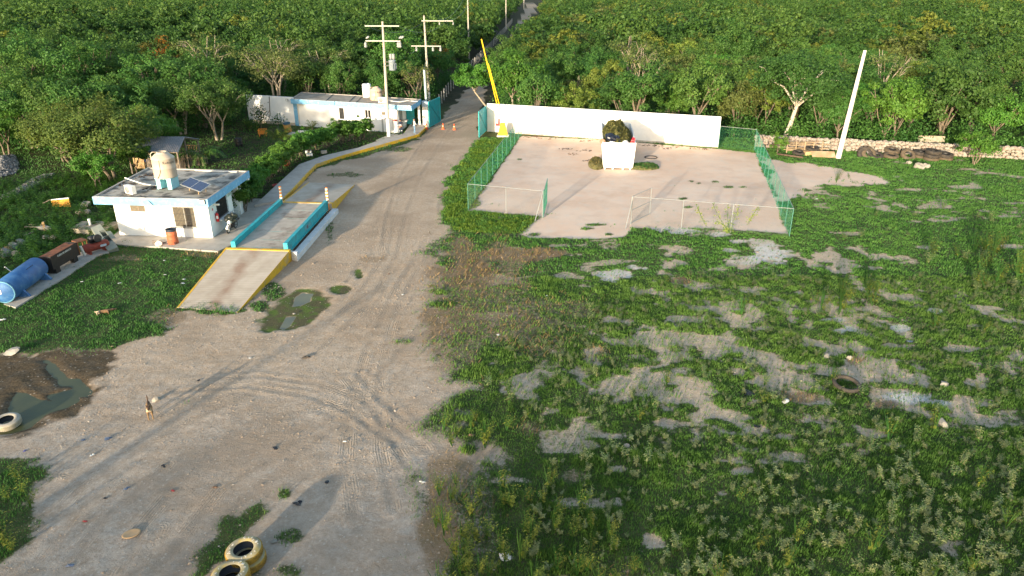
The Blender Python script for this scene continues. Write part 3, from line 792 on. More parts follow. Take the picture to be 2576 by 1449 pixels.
# -- undergrowth at the foot of the woods and in the rough yard at the left
def undergrowth():
    rng = np.random.default_rng(9)
    C = []; 
    def clump(x, y, r, h, n):
        o = rng.normal(size=(n, 3)) * np.array([r * .5, r * .5, h * .3]); o[:, 2] = np.abs(o[:, 2]) + rng.random(n) * h * .35
        C.append(np.array([x, y, 0.03]) + o)
    y = 64.0
    while y < 135:
        x = -.78 * y - 5
        while x < .78 * y + 5:
            xx = x + rng.uniform(-.8, .8); yy = y + rng.uniform(-.8, .8)
            if in_wood(xx, yy, .1):
                dist = min(abs(yy - line_x([(b, a) for a, b in FRONT_L], xx)) if xx < -8 else abs(yy - line_x([(b, a) for a, b in FRONT_R], xx)), 30)
                dr = min(abs(xx - line_x(ROADL, yy)), abs(xx - line_x(ROADR, yy)))
                e = min(dist, dr)
                hh = 4.0 * rng.uniform(.4, 1.15) if e < 4.5 else 2.2
                clump(xx, yy, 1.05, hh, 260 if e < 4.5 else 80)
            x += 2.0
        y += 2.0
    C = np.concatenate(C); n = len(C)
    V, F, c = leaf_arrays(C, rng.normal(size=(n, 3)) + np.array([0, -.3, .8]), rng.uniform(.14, .32, n), .62, rng, np.clip(rng.random(n) * .8 + fbm(C[:, 0], C[:, 1], 4, 3) * .3, 0, 1))
    mi = (vnoise(C[:, 0], C[:, 1], 3.0, 8) > .1).astype(int)
    me = npmesh('undergrowth', V, F, [LEAF_DARK, LEAF_MID], {'tint': ('POINT', c)}, mi=mi)
    tag(link('undergrowth', me), 'tangled undergrowth filling the foot of the woods', 'undergrowth', kind='stuff')
undergrowth()

# ---- grass: masks looked up in the ground grid
def look(key, X, Y):
    ix = np.clip(np.searchsorted(xs, X), 0, nx - 1); iy = np.clip(np.searchsorted(ys, Y), 0, ny - 1)
    return (M[key] if isinstance(key, str) else key)[iy, ix]
def blades(name, n, y0, y1, x0f, x1f, hmin, hmax, wid, matl, keyfun, label, seed, lean=.5):
    rng = np.random.default_rng(seed)
    yy = y0 + (y1 - y0) * rng.random(n) ** 1.0
    half = .69 * yy + 6.5
    xx = (rng.random(n) * 2 - 1) * half
    cl = fbm(xx, yy, .42, seed + 31, 2) * .7 + fbm(xx, yy, 1.3, seed + 37, 2) * .5
    w_ = keyfun(xx, yy) * (.45 + .55 * sst(cl, -.35, .35))
    ok = rng.random(n) < w_
    X = xx[ok]; Y = yy[ok]; cl = cl[ok]
    n = len(X)
    Z = look(GZ, X, Y)
    px, py = proj(X, Y)
    vis = (px > -120) & (px < 2700) & (py < 1560)
    X = X[vis]; Y = Y[vis]; Z = Z[vis]; cl = cl[vis]; n = len(X)
    h = (hmin + (hmax - hmin) * rng.random(n)) * (.75 + .65 * sst(cl, -.2, .7)) * (1 + .35 * fbm(X, Y, 2.2, seed + 3))
    wd = wid * np.clip(Y / 24, .8, 2.6) * 1.15 * rng.uniform(.6, 1.3, n)
    a = rng.random(n) * 6.28
    dx, dy = np.cos(a), np.sin(a)
    la = rng.random(n) * 6.28; ll = lean * h * rng.random(n)
    B = np.stack([X, Y, Z - .01], -1)
    T = np.stack([X + np.cos(la) * ll + .15 * h, Y + np.sin(la) * ll + .1 * h, Z + h], -1)
    D = np.stack([dx * wd * .5, dy * wd * .5, np.zeros(n)], -1)
    Mi = (B + T) / 2; Mi[:, 2] += h * .12
    V = np.stack([B - D, B + D, Mi + D * .8, T, Mi - D * .8], 1).reshape(-1, 3)
    F = np.arange(n * 5).reshape(n, 5)
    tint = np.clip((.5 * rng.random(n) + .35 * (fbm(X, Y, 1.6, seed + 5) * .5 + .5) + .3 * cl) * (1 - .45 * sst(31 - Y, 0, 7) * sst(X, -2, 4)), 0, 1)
    c = np.repeat(np.stack([tint, tint, tint, np.ones(n)], -1), 5, axis=0)
    print(name, n)
    me = npmesh(name, V, F, matl, {'tint': ('POINT', c)})
    tag(link(name, me), label, 'grass', kind='stuff')
rgt = lambda X: sst(X, -6, -3)
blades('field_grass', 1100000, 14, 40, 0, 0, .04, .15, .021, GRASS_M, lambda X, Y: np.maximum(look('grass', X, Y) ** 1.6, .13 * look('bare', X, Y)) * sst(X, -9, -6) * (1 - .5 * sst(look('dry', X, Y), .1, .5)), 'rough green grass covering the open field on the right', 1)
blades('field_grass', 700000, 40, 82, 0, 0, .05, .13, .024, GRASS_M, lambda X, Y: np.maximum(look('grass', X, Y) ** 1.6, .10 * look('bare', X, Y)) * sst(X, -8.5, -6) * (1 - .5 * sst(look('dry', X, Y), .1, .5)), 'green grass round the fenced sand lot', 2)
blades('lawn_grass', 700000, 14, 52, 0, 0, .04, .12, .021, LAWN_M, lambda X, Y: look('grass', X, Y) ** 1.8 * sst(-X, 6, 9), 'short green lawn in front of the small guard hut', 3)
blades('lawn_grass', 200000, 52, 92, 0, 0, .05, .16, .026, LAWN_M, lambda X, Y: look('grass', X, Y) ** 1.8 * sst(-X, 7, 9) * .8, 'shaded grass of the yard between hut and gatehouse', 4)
blades('dry_grass', 260000, 14, 60, 0, 0, .06, .20, .022, DRY_M, lambda X, Y: np.clip(look('dry', X, Y), 0, 1) * (1 - look('sand', X, Y)) * (1 - look('mud', X, Y)) * (1 - .6 * look('dirt', X, Y)) * .55, 'dry brown grass along the edge of the dirt yard', 5, lean=1.6)

VERGE = W([(1128,470),(1160,420),(1205,352),(1270,345),(1186,528),(1270,539),(1356,546),(1322,570),(1306,592),(1200,585),(1125,575),(1113,525)])
VERGE_M = leaf_mat('verge_blades', (.062, .150, .016), (.160, .235, .030), trans=.4, objvar=.02)
blades('verge_grass', 900000, 48, 84, 0, 0, .05, .14, .028, VERGE_M, lambda X, Y: sst(sdf(VERGE, X, Y) + .4 * fbm(X, Y, 1.5, 5, 3), -.3, .4) * (1 - look('dirt', X, Y)), 'bright yellow green grass strip outside the left fence of the sand lot', 6, lean=.8)
# ---- unseen belt of trees behind the viewpoint, added to shade the near ground
def belt():
    rng = np.random.default_rng(21); Vs = []; Cs = []
    for i in range(46):
        x = -62 + i * 2.3 + rng.uniform(-.8, .8); y = -17 + .10 * x + rng.uniform(-2.5, 2.5)
        left = x < -12
        V, F, c = (PX[0] if left else PL[rng.integers(0, 5)]).arr
        s = rng.uniform(.85, 1.12) if left else rng.uniform(.5, .84); a = rng.uniform(0, 6.28); ca, sa = math.cos(a) * s, math.sin(a) * s
        Vs.append(np.stack([V[:, 0] * ca - V[:, 1] * sa + x, V[:, 0] * sa + V[:, 1] * ca + y, V[:, 2] * s], -1)); Cs.append(c)
    V = np.concatenate(Vs)
    tag(link('shading_tree_belt', npmesh('shading_tree_belt', V, np.arange(len(V)).reshape(-1, 4), LEAF_MID, {'tint': ('POINT', np.concatenate(Cs))})), 'unseen belt of green trees added behind the viewpoint to shade the near ground', 'woodland', kind='stuff')
belt()
# ================================================================ BUILDINGS AND FIXED STRUCTURES
def zf(ox, oy, s): return lambda x, y: ((ox + x * s) * .644, (oy + y * s) * .644)
Z1 = zf(300, 550, .4831); ZR = zf(300, 600, .276); Z5 = zf(800, 650, .31056); ZG = zf(900, 0, .4831); ZT = zf(1400, 350, .27174)
ZH = zf(950, 350, .2135); Z3 = zf(1700, 350, .5823); ZC = zf(2280, 430, .2407); ZL = zf(0, 850, .24155); ZM = zf(780, 720, .14493); ZS = zf(3000, 480, .31056)
def gz(p, z=0.0): return g(p[0], p[1], z)
class Wall:
    """upright plane through a and b; u runs along it, outside is where the camera is"""
    def __init__(s, a, b):
        s.a = Vector((a[0], a[1], 0)); d = Vector((b[0] - a[0], b[1] - a[1], 0)); s.len = d.length; s.u = d.normalized()
        s.inw = Vector((-s.u.y, s.u.x, 0))
        s.M = Matrix(((s.u.x, s.inw.x, 0, s.a.x), (s.u.y, s.inw.y, 0, s.a.y), (0, 0, 1, 0), (0, 0, 0, 1)))
        s.T = Matrix(((s.u.x, 0, -s.inw.x, s.a.x), (s.u.y, 0, -s.inw.y, s.a.y), (0, 1, 0, 0), (0, 0, 0, 1)))   # for lettering: x along, y up, z out
    def uz(s, p, out=0.0):
        d = g(p[0], p[1], 0) - Vector((0, 0, CAM_H)); o = Vector((0, 0, CAM_H))
        t = ((s.a - s.inw * out) - o).dot(s.inw) / d.dot(s.inw)
        q = o + d * t
        return (q - s.a).dot(s.u), q.z
    def rect(s, p, q):
        (u0, z0), (u1, z1) = s.uz(p), s.uz(q)
        return min(u0, u1), max(u0, u1), min(z0, z1), max(z0, z1)

WHITE = mat('white_wall_paint', (.80, .79, .76), .8, .05, 1.5, .08, 12, dirt=(.55, .52, .47), dscale=1.2, damt=.25, dlo=.58, dhi=.8)
BLUE = mat('light_blue_paint', (.16, .39, .60), .7, .10, 3, .05, 15, dirt=(.55, .68, .74), dscale=4, damt=.6, dlo=.56, dhi=.66)
CONC = mat('weathered_concrete', (.40, .36, .31), .9, .18, 2.5, .25, 25, dirt=(.24, .21, .17), dscale=1.6, damt=.6, dlo=.52, dhi=.7)
PAVE = mat('pavement_concrete', (.40, .36, .31), .9, .14, 1.8, .15, 25, dirt=(.28, .24, .19), dscale=1.1, damt=.5, dlo=.5, dhi=.75)
ROOFM = mat('stained_roof_concrete', (.40, .36, .30), .9, .2, 2.0, .3, 14, dirt=(.055, .05, .042), dscale=1.05, damt=.9, dlo=.46, dhi=.6)
ROOFG = mat('grey_roof_concrete', (.30, .265, .215), .9, .2, 2.0, .2, 14, dirt=(.13, .11, .085), dscale=.8, damt=.6, dlo=.5, dhi=.66)
YELLOW = mat('yellow_paint', (.62, .36, .018), .65, .10, 3, .05, 20, dirt=(.36, .28, .16), dscale=2.4, damt=.8, dlo=.5, dhi=.66)
BYEL = mat('bright_yellow_paint', (.85, .48, .01), .4, .05, 3)
TURQ = mat('turquoise_paint', (.012, .34, .38), .55, .14, 2.5, .04, 20, dirt=(.06, .20, .21), dscale=2.2, damt=.75, dlo=.5, dhi=.64)
STEEL = mat('galvanised_steel', (.45, .46, .46), .45, .08, 8, metal=.6)
DKST = mat('dark_steel', (.05, .05, .052), .5, .15, 8, metal=.4)
BLACK = mat('black_plastic', (.018, .018, .019), .45, .2, 6)
GLASS = mat('dark_window_glass', (.018, .016, .013), .35, .3, 1.2, spec=.2)
BLIND = mat('brown_blind', (.13, .11, .075), .7, .25, 12)
PVC = mat('white_plastic', (.78, .77, .73), .5, .05, 3)
BEIGE = mat('beige_plastic', (.46, .38, .295), .5, .06, 1.2)
LBLU = mat('pale_blue_masonry', (.30, .56, .62), .75, .08, 3)
RED = mat('red_paint', (.45, .02, .02), .4, .12, 4)
WOOD = mat('grey_timber', (.20, .16, .12), .85, .3, 7, .2, 18)
WOODY = mat('fresh_timber', (.42, .28, .14), .8, .2, 7)

# ---------------------------------------------------------------- small guard hut with weighbridge office
hA, hB = (-27.6, 47.5), (-20.8, 46.85)
hut = thing('guard_hut', (-24.2, 50.2, .0), 'small white hut with light blue roof edge beside the weighbridge', 'building')
fw = Wall(hA, hB); rw = Wall(hB, (-20.72, 52.9))
q = MB(); q.prism([hA, hB, (-20.74, 51.0), (-21.7, 51.0), (-21.7, 52.25), (-20.73, 52.25), (-20.72, 52.9), (-27.4, 53.9)], -.05, 2.56)
wl = q.build('wall', WHITE, hut)
RF = [(-28.55, 46.9), (-20.47, 46.25), (-20.36, 54.15), (-28.7, 55.25)]
q = MB(); q.prism(RF, 2.56, 2.985); rf = q.build('roof', ROOFM, hut)
def ring(poly, z0, z1, wd, out=0.0):
    m = MB(); n = len(poly); c = Vector((sum(p[0] for p in poly) / n, sum(p[1] for p in poly) / n, 0))
    P = [Vector((p[0], p[1], 0)) for p in poly]
    def ins(d):
        r = []
        for i in range(n):
            a, b, e = P[i - 1], P[i], P[(i + 1) % n]
            n1 = Vector((-(b - a).y, (b - a).x, 0)).normalized(); n2 = Vector((-(e - b).y, (e - b).x, 0)).normalized()
            k = (n1 + n2); r.append(b + k * (d / max(.3, (1 + n1.dot(n2)))))
        return r
    O = ins(-out); I = ins(wd)
    for i in range(n):
        j = (i + 1) % n
        m.prism([O[i][:2], O[j][:2], I[j][:2], I[i][:2]], z0, z1)
    return m
ring(RF, 2.53, 3.05, .035, .012).build('fascia', BLUE, rf)
ring([(p[0], p[1]) for p in RF], 2.985, 3.07, .16, -.036).build('roof_rim', CONC, rf)
def window(par, wll, r, frame, pane, bars=0, hb=2, split=(.5,), proud=.03, sill=False, bmat=None, fw_=.05):
    u0, u1, z0, z1 = r
    m = MB(); m.M = wll.M
    m.box(u0, u1, -.02, .08, z0, z0 + fw_); m.box(u0, u1, -.02, .08, z1 - fw_, z1)
    m.box(u0, u0 + fw_, -.018, .08, z0 + fw_, z1 - fw_); m.box(u1 - fw_, u1, -.018, .08, z0 + fw_, z1 - fw_)
    for s in split: us = u0 + (u1 - u0) * s; m.box(us - .025, us + .025, -.016, .08, z0 + fw_, z1 - fw_)
    f = m.build('window', frame, par)
    m = MB(); m.M = wll.M; m.box(u0 + fw_ * .5, u1 - fw_ * .5, -.004, .05, z0 + fw_ * .5, z1 - fw_ * .5); m.build('pane', pane, f)
    if bars:
        m = MB(); m.M = wll.M
        for i in range(bars + 1):
            u = u0 + (u1 - u0) * i / bars; m.box(u - .009, u + .009, -.10, -.082, z0 - .05, z1 + .03)
        for i in range(hb + 1):
            z = z0 + (z1 - z0) * i / hb; m.box(u0 - .02, u1 + .02, -.082, -.066, z - .012, z + .012)
        for u in (u0, u1):
            for z in (z0, z1): m.box(u - .012, u + .012, -.066, .02, z - .012, z + .012)
        m.build('bars', bmat or DKST, f)
    if sill:
        m = MB(); m.M = wll.M; m.box(u0 - .08, u1 + .1, -.28, .02, z0 - .16, z0 - .06); m.build('sill', WHITE, f)
    return f
window(hut, fw, fw.rect(Z1(427, 516), Z1(557, 574)), WOOD, BLIND, split=(.55,))
window(hut, fw, fw.rect(Z1(768, 532), Z1(975, 703)), PVC, BLIND, bars=16, hb=3, split=(.52,))
u0, u1, z0, z1 = fw.rect(Z1(868, 540), Z1(940, 690))
q = MB(); q.M = fw.M; q.box(u0, u1, -.008, -.005, z0, z1); q.build('open_pane', GLASS, hut)
a0 = rw.uz(Z5(133, 445)); a1 = rw.uz(Z5(158, 660)); a2 = rw.uz(Z5(288, 568))
window(hut, rw, (a0[0], a2[0], (a1[1] + a2[1]) / 2, a0[1]), DKST, GLASS, bars=12, hb=3, split=(.5,), sill=True)
u, z = rw.uz(Z5(303, 338)); q = MB(); q.M = rw.M; q.box(u - .38, u + .38, -.03, 0, z - .2, z + .2); sg = q.build('sign', mat('pale_green_board', (.50, .60, .52), .6, .05), hut)
q = MB(); q.M = rw.M
for k in range(3): q.box(u - .28, u + .28, -.034, -.03, z - .1 + k * .09, z - .07 + k * .09)
q.build('lettering', DKST, sg)
u, z = rw.uz(Z5(96, 545)); q = MB(); q.M = rw.M; q.box(u - .11, u + .11, -.012, 0, z - .16, z + .16); q.mat(1).box(u - .08, u + .08, -.016, -.012, z - .06, z + .1); q.build('notice', [PVC, RED], hut)
q = MB(); q.M = rw.M; q.box(4.18, 5.36, .86, .92, .05, 2.1); dr = q.build('door', mat('pale_green_door', (.50, .55, .50), .6, .06), hut)
q = MB(); q.M = rw.M; q.obox((4.32, .82, 1.05), (.12, .06, .04)); q.build('handle', STEEL, dr)
q = MB(); q.box(-20.86, -20.40, 53.9, 54.12, 2.36, 2.53); q.build('roof_beam', WHITE, rf)
def floodlight(par, wll, u, z, out, s=.2, nm='floodlight'):
    m = MB(); m.M = wll.M; m.box(u - s, u + s, -out - .09, -out, z - s * .8, z + s * .8); f = m.build(nm, DKST, par)
    m = MB(); m.M = wll.M; m.box(u - s * .8, u + s * .8, -out - .096, -out - .09, z - s * .62, z + s * .62); m.build('lens', PVC, f)
fr = Wall(RF[0], RF[1]); u, z = fr.uz(Z1(1018, 492)); floodlight(hut, fr, u, z, .015)
u, z = rw.uz(Z5(112, 480)); q = MB(); q.M = rw.M; q.obox((u, -.22, z), (.12, .34, .1)); q.obox((u, -.03, z + .05), (.06, .06, .16)); q.build('camera_box', PVC, hut)
# cable off the roof edge
pts = [gz(ZR(895, 595), 3.1), gz(ZR(980, 625), 3.06), fr.M @ Vector((*[fr.uz(ZR(1050, 690))[0]], -.06, fr.uz(ZR(1050, 690))[1])), fr.M @ Vector((fr.uz(ZR(1105, 745))[0], -.05, 2.5)), fw.M @ Vector((fw.uz(ZR(1210, 738))[0], -.03, fw.uz(ZR(1210, 738))[1]))]
q = MB(); q.tube(pts, .022, 5); q.build('cable', BLACK, hut)

# roof furniture
tb = gz(ZR(1300, 480), 2.99)
st_ = thing('tank_stand', tb, 'pale blue masonry plinth with a niche under the beige roof tank', 'plinth', rz=R(-5))
q = MB()
for a in ((-.55, -.24), (.24, .55)): q.box(a[0], a[1], -.5, .5, 0, .74)
q.box(-.24, .24, .1, .5, 0, .74); q.box(-.6, .6, -.55, .55, .74, .80)
q.build('block', LBLU, st_, world=False)
def water_tank(x, y, z, r, h, label, m, txt=None, group=None):
    t = thing('water_tank', (x, y, z), label, 'water tank', group)
    q = MB(); q.lathe([(0, 0), (r * .99, 0), (r, .05), (r, h * .36), (r * 1.012, h * .37), (r * 1.012, h * .39), (r, h * .4), (r, h * .72), (r * 1.02, h * .73), (r * 1.02, h * .76), (r * .99, h * .78), (r * .62, h * .92), (r * .47, h * .945), (r * .47, h), (r * .40, h), (r * .40, h * .93), (0, h * .93)], 32)
    b = q.build('body', m, t, world=False)
    q = MB(); q.tube([(-r * .42, 0, h * .97), (-r * .85, -.02, h * .98), (-r * 1.06, -.02, h * .9), (-r * 1.06, -.03, h * .45), (-r * 1.06, -.03, .0)], .035, 8); q.build('inlet_pipe', m, t, world=False)
    q = MB(); q.tube([(r * .05, -r * .5, h * .93), (r * .08, -r * 1.0, h * .75), (r * .06, -r * 1.03, h * .3), (-r * .1, -r * 1.05, h * .15), (-r * .35, -r * 1.0, .0)], .014, 5)
    q.build('rope', DKST, t, world=False)
    if txt:
        q = MB(); bend = MB()
        bend.text(txt, .26, Matrix.Identity(4), 0)
        vs = []
        for (x_, y_, z_) in bend.v:
            a = R(-35) + x_ / r; vs.append((math.cos(a) * (r + .006), math.sin(a) * (r + .006), h * .62 + y_))
        q.v = vs; q.f = bend.f; q.m = bend.m; q.sm = bend.sm
        q.build('lettering', BLACK, b, world=False)
    return t
water_tank(tb.x - .02, tb.y, 3.795, .76, 1.78, 'large beige water tank on a blue plinth on the hut roof', BEIGE, 'Rotoplas')
p0 = gz(ZR(1460, 438), 3.35); p1 = gz(ZR(1745, 545), 3.35); p2 = gz(ZR(1890, 437), 3.62); p3 = gz(ZR(1620, 335), 3.62)
ex = (p1 - p0); ey = ((p3 - p0) + (p2 - p1)) / 2; ctr = (p0 + p1 + p2 + p3) / 4
sp_ = thing('solar_panel', (ctr.x, ctr.y, 2.99), 'dark blue solar panel tilted on legs on the hut roof', 'solar panel')
nz_ = ex.cross(ey).normalized(); O_ = ctr - ex / 2 - ey / 2
Mp = Matrix(((ex.normalized().x, ey.normalized().x, nz_.x, O_.x), (ex.normalized().y, ey.normalized().y, nz_.y, O_.y), (ex.normalized().z, ey.normalized().z, nz_.z, O_.z), (0, 0, 0, 1)))
LX, LY = ex.length, ey.length
q = MB(); q.M = Mp; q.box(0, LX, 0, .05, -.03, .02); q.box(0, LX, LY - .05, LY, -.03, .02); q.box(0, .05, .05, LY - .05, -.03, .02); q.box(LX - .05, LX, .05, LY - .05, -.03, .02); q.box(LX * .5 - .03, LX * .5 + .03, .05, LY - .05, -.03, .019); q.build('frame', STEEL, sp_)
q = MB(); q.M = Mp; q.box(.05, LX * .5 - .03, .05, LY - .05, -.01, .012); q.box(LX * .5 + .03, LX - .05, .05, LY - .05, -.01, .012)
q.build('cells', mat('solar_cells', (.010, .014, .055), .25, .25, 9, spec=.5), sp_)
for k in (.3, .75):
    q = MB(); a = Mp @ Vector((LX * k, LY * .25, -.03)); q.tube([(a.x, a.y, 2.99), a], .025, 6); q.build('leg', WOODY, sp_)
    q = MB(); a = Mp @ Vector((LX * k, LY * .9, -.03)); q.tube([(a.x, a.y, 2.99), a], .025, 6); q.build('leg', WOODY, sp_)
def aircon(x, y, z, rz, label, s=1.0):
    t = thing('air_conditioner', (x, y, z), label, 'air conditioner', rz=rz)
    q = MB(); q.box(-.42 * s, .42 * s, -.16 * s, .16 * s, .04, .62 * s); b = q.build('casing', PVC, t, world=False, bevel=.015)
    q = MB(); q.lathe([(.24 * s, .0), (.24 * s, .02), (.05 * s, .025), (0, .025)], 20, c=(-.1 * s, -.161 * s, .33 * s), axis=(0, -1, 0)); q.build('fan_grille', mat('grey_grille', (.22, .22, .22), .6), b, world=False)
    for sx in (-.3, .3):
        q = MB(); q.box(sx * s - .04, sx * s + .04, -.2 * s, .2 * s, 0, .04); q.build('foot', DKST, t, world=False)
    return t
a = gz(ZR(745, 585), 2.99); aircon(a.x, a.y + .25, 2.987, R(-32), 'white air conditioner unit on the front edge of the hut roof')
q = MB(); q.tube([gz(ZR(680, 342), 3.2), gz(ZR(800, 385), 3.12), gz(ZR(960, 435), 3.08), gz(ZR(1180, 456), 3.08)], .04, 8)
tag(q.build('pipe', PVC, base=tuple(gz(ZR(960, 435), 3.0))), 'long white plastic pipe lying across the hut roof', 'pipe')
q = MB(); q.tube([(-24.6, 54.35, 3.03), (-21.2, 53.9, 3.03)], .04, 8)
tag(q.build('pipe', PVC, base=(-23, 54.1, 2.99)), 'straight white pipe lying along the back rim of the hut roof', 'pipe')
for (zx, zy, sd) in ((930, 320, 1), (660, 440, 2), (1095, 490, 3)):
    a = gz(ZR(zx, zy), 3.0); q = MB(); rr = random.Random(sd)
    for k in range(26): q.rock((a.x + rr.gauss(0, .35), a.y + rr.gauss(0, .28), 2.99), rr.uniform(.04, .12), (1.3, 1.3, .35), k + sd * 50, 1)
    tag(q.build('leaf_litter', mat('rotten_leaves_%d' % sd, (.07, .045, .03), .95, .3), base=(a.x, a.y, 2.99)), ['', 'dark heap of rotten leaves behind the tank on the hut roof', 'brown leaf litter by the left rim of the hut roof', 'small mound of dirt in front of the tank plinth'][sd], 'leaf litter')

# ---------------------------------------------------------------- pavements
ap = [gz((272, 603), .12), gz((287, 614), .12), gz((420, 622), .12), gz((548, 632), .12), gz((581, 616), .12)]
q = MB(); q.prism([p[:2] for p in ap] + [(-18.35, 44.2), (-17.95, 53.4), (-18.3, 56.6), (-21.3, 56.6), (-21.3, 52), (-28.6, 52.2)], -.1, .12); tag(q.build('pavement', PAVE), kind='structure')
LW = [(640, 516), (691, 469), (753, 413), (815, 391), (902, 371)] + [ZT(300, 728), ZT(590, 648), ZT(655, 628)]
RW = [(706, 503), (735, 475), (769, 438), (794, 413), (847, 395), (902, 379)] + [ZT(400, 768), ZT(700, 685), ZT(860, 638), ZT(955, 545)]
lw_ = [gz(p, .3) for p in LW]; rw_ = [gz(p, .3) for p in RW]
lw_.append(Vector((-12.6, 89.5, .3))); rw_.append(Vector((-10.9, 89.6, .3)))
q = MB(); q.prism([p[:2] for p in rw_] + [p[:2] for p in reversed(lw_)], -.1, .30); tag(q.build('walkway', PAVE), kind='structure')
q = MB()
for a, b in zip(rw_[:-1], rw_[1:]):
    d = (b - a).normalized(); n = Vector((d.y, -d.x, 0))
    q.prism([a[:2], (a + n * .12)[:2], (b + n * .12)[:2], b[:2]], -.1, .304)
tag(q.build('kerb', YELLOW), kind='structure')

# ---------------------------------------------------------------- weighbridge
def ramp_mat():
    m, N, L, b = new_mat('ribbed_ramp_concrete'); b.inputs['Roughness'].default_value = .9; b.inputs['Specular IOR Level'].default_value = .2
    tc = N.new('ShaderNodeTexCoord'); sx = N.new('ShaderNodeSeparateXYZ'); L.new(tc.outputs['Object'], sx.inputs[0])
    def nz(sc, d=6):
        n = N.new('ShaderNodeTexNoise'); n.inputs['Scale'].default_value = sc; n.inputs['Detail'].default_value = d; L.new(tc.outputs['Object'], n.inputs['Vector']); return n.outputs['Fac']
    def M_(op, a, c):
        n = N.new('ShaderNodeMath'); n.operation = op
        for i, v in ((0, a), (1, c)):
            if isinstance(v, (int, float)): n.inputs[i].default_value = v
            else: L.new(v, n.inputs[i])
        return n.outputs[0]
    def mix(f, a, c):
        n = N.new('ShaderNodeMix'); n.data_type = 'RGBA'; L.new(f, n.inputs[0])
        for i, v in ((6, a), (7, c)):
            if isinstance(v, tuple): n.inputs[i].default_value = (*v, 1)
            else: L.new(v, n.inputs[i])
        return n.outputs[2]
    def rg(v, a, c, d=0., e=1.):
        n = N.new('ShaderNodeMapRange'); n.inputs[1].default_value = a; n.inputs[2].default_value = c; n.inputs[3].default_value = d; n.inputs[4].default_value = e; L.new(v, n.inputs[0]); return n.outputs[0]
    col = mix(rg(nz(1.2), .35, .65), (.40, .335, .26), (.50, .43, .345))
    ribs = M_('PINGPONG', sx.outputs[1], .11)
    col = mix(rg(ribs, .0, .025, .55, 0), col, (.27, .23, .18))
    band = rg(M_('ABSOLUTE', M_('ADD', sx.outputs[0], M_('MULTIPLY', M_('SUBTRACT', nz(.8), .5), .8)), 0.), .15, .65, 1, 0)
    col = mix(M_('MULTIPLY', band, rg(nz(1.1), .35, .6, .1, .75)), col, (.24, .145, .095))
    L.new(col, b.inputs['Base Color'])
    bp = N.new('ShaderNodeBump'); bp.inputs['Strength'].default_value = .5; bp.inputs['Distance'].default_value = .02; L.new(rg(ribs, 0, .03), bp.inputs['Height']); L.new(bp.outputs[0], b.inputs['Normal'])
    return m
RAMP = ramp_mat()
DECKM = mat('deck_concrete', (.43, .37, .30), .85, .15, 1.5, .1, 20, dirt=(.19, .135, .095), dscale=.55, damt=.8, dlo=.52, dhi=.66)
wb = thing('weighbridge', (-16.1, 48.2, 0), 'truck weighbridge with concrete ramps and turquoise side beams', 'weighbridge')
HT = .74
n0, n1, n2, n3 = (-18.42, 35.55), (-14.90, 34.95), (-14.20, 42.85), (-18.45, 43.25)
f0, f1, f2, f3 = (-17.88, 53.35), (-13.95, 53.1), (-13.9, 61.3), (-18.2, 62.1)
for nm_, P_, zz in (('ramp', (n0, n1, n2, n3), (.03, .03, HT, HT)), ('ramp', (f0, f1, f2, f3), (HT, HT, .03, .03))):
    q = MB(); c_ = sum((Vector((p[0], p[1], 0)) for p in P_), Vector()) / 4
    q.prism(P_, -.1, zz); r_ = q.build(nm_, RAMP, base=c_)
    r_.parent = wb; r_.location = c_ - wb.location
    e = MB(); o_ = .02
    R0, R1 = (P_[1], P_[2]); z0_, z1_ = zz[1], zz[2]
    e.prism([(R0[0] + .004, R0[1]), (R0[0] + o_, R0[1]), (R1[0] + o_, R1[1]), (R1[0] + .004, R1[1])], -.1, [z0_ + .006, z0_ + .006, z1_ + .006, z1_ + .006])
    L0, L1 = (P_[0], P_[3]); z0_, z1_ = zz[0], zz[3]
    e.prism([(L0[0] - o_, L0[1]), (L0[0] + .1, L0[1]), (L1[0] + .1, L1[1]), (L1[0] - o_, L1[1])], [-.1] * 4, [z0_ + .008, z0_ + .008, z1_ + .008, z1_ + .008])
    ya, yb = (P_[3], P_[2]) if zz[3] > .5 else (P_[0], P_[1]); s_ = -1 if zz[3] > .5 else 1
    ya, yb = Vector((*ya, 0)), Vector((*yb, 0)); sh = Vector((0, s_ * .3, 0))
    tilt = -.3 * HT / 8 * 1.0
    e.prism([(ya.x + .1, ya.y), (yb.x + .004, yb.y), (yb.x + .004, yb.y + s_ * .3), (ya.x + .1, ya.y + s_ * .3)][::s_ if s_ == 1 else -1], HT - .2, HT + .012)
    b_ = e.build('painted_edge', YELLOW, base=c_); b_.parent = r_; b_.location = (0, 0, 0)
DK = [(-18.0, 43.3), (-14.45, 42.95), (-14.2, 53.0), (-17.85, 53.3)]
q = MB(); q.prism(DK, .3, HT - .02); dk = q.build('deck', DECKM, wb)
worn = mat('worn_turquoise', (.16, .30, .28), .6, .2, 6, dirt=(.38, .33, .27), dscale=3, damt=.85, dlo=.42, dhi=.6)
for k in (.015, .16, .33, .63, .83, .985):
    q = MB()
    a = Vector((*DK[0], 0)).lerp(Vector((*DK[3], 0)), k); b = Vector((*DK[1], 0)).lerp(Vector((*DK[2], 0)), k); w2 = .055 if k not in (.42,) else .02
    q.prism([(a.x, a.y - w2 * .6), (b.x, b.y - w2 * .6), (b.x, b.y + w2 * .6), (a.x, a.y + w2 * .6)], HT - .025, HT - .014)
    q.build('cross_strip', worn, dk)
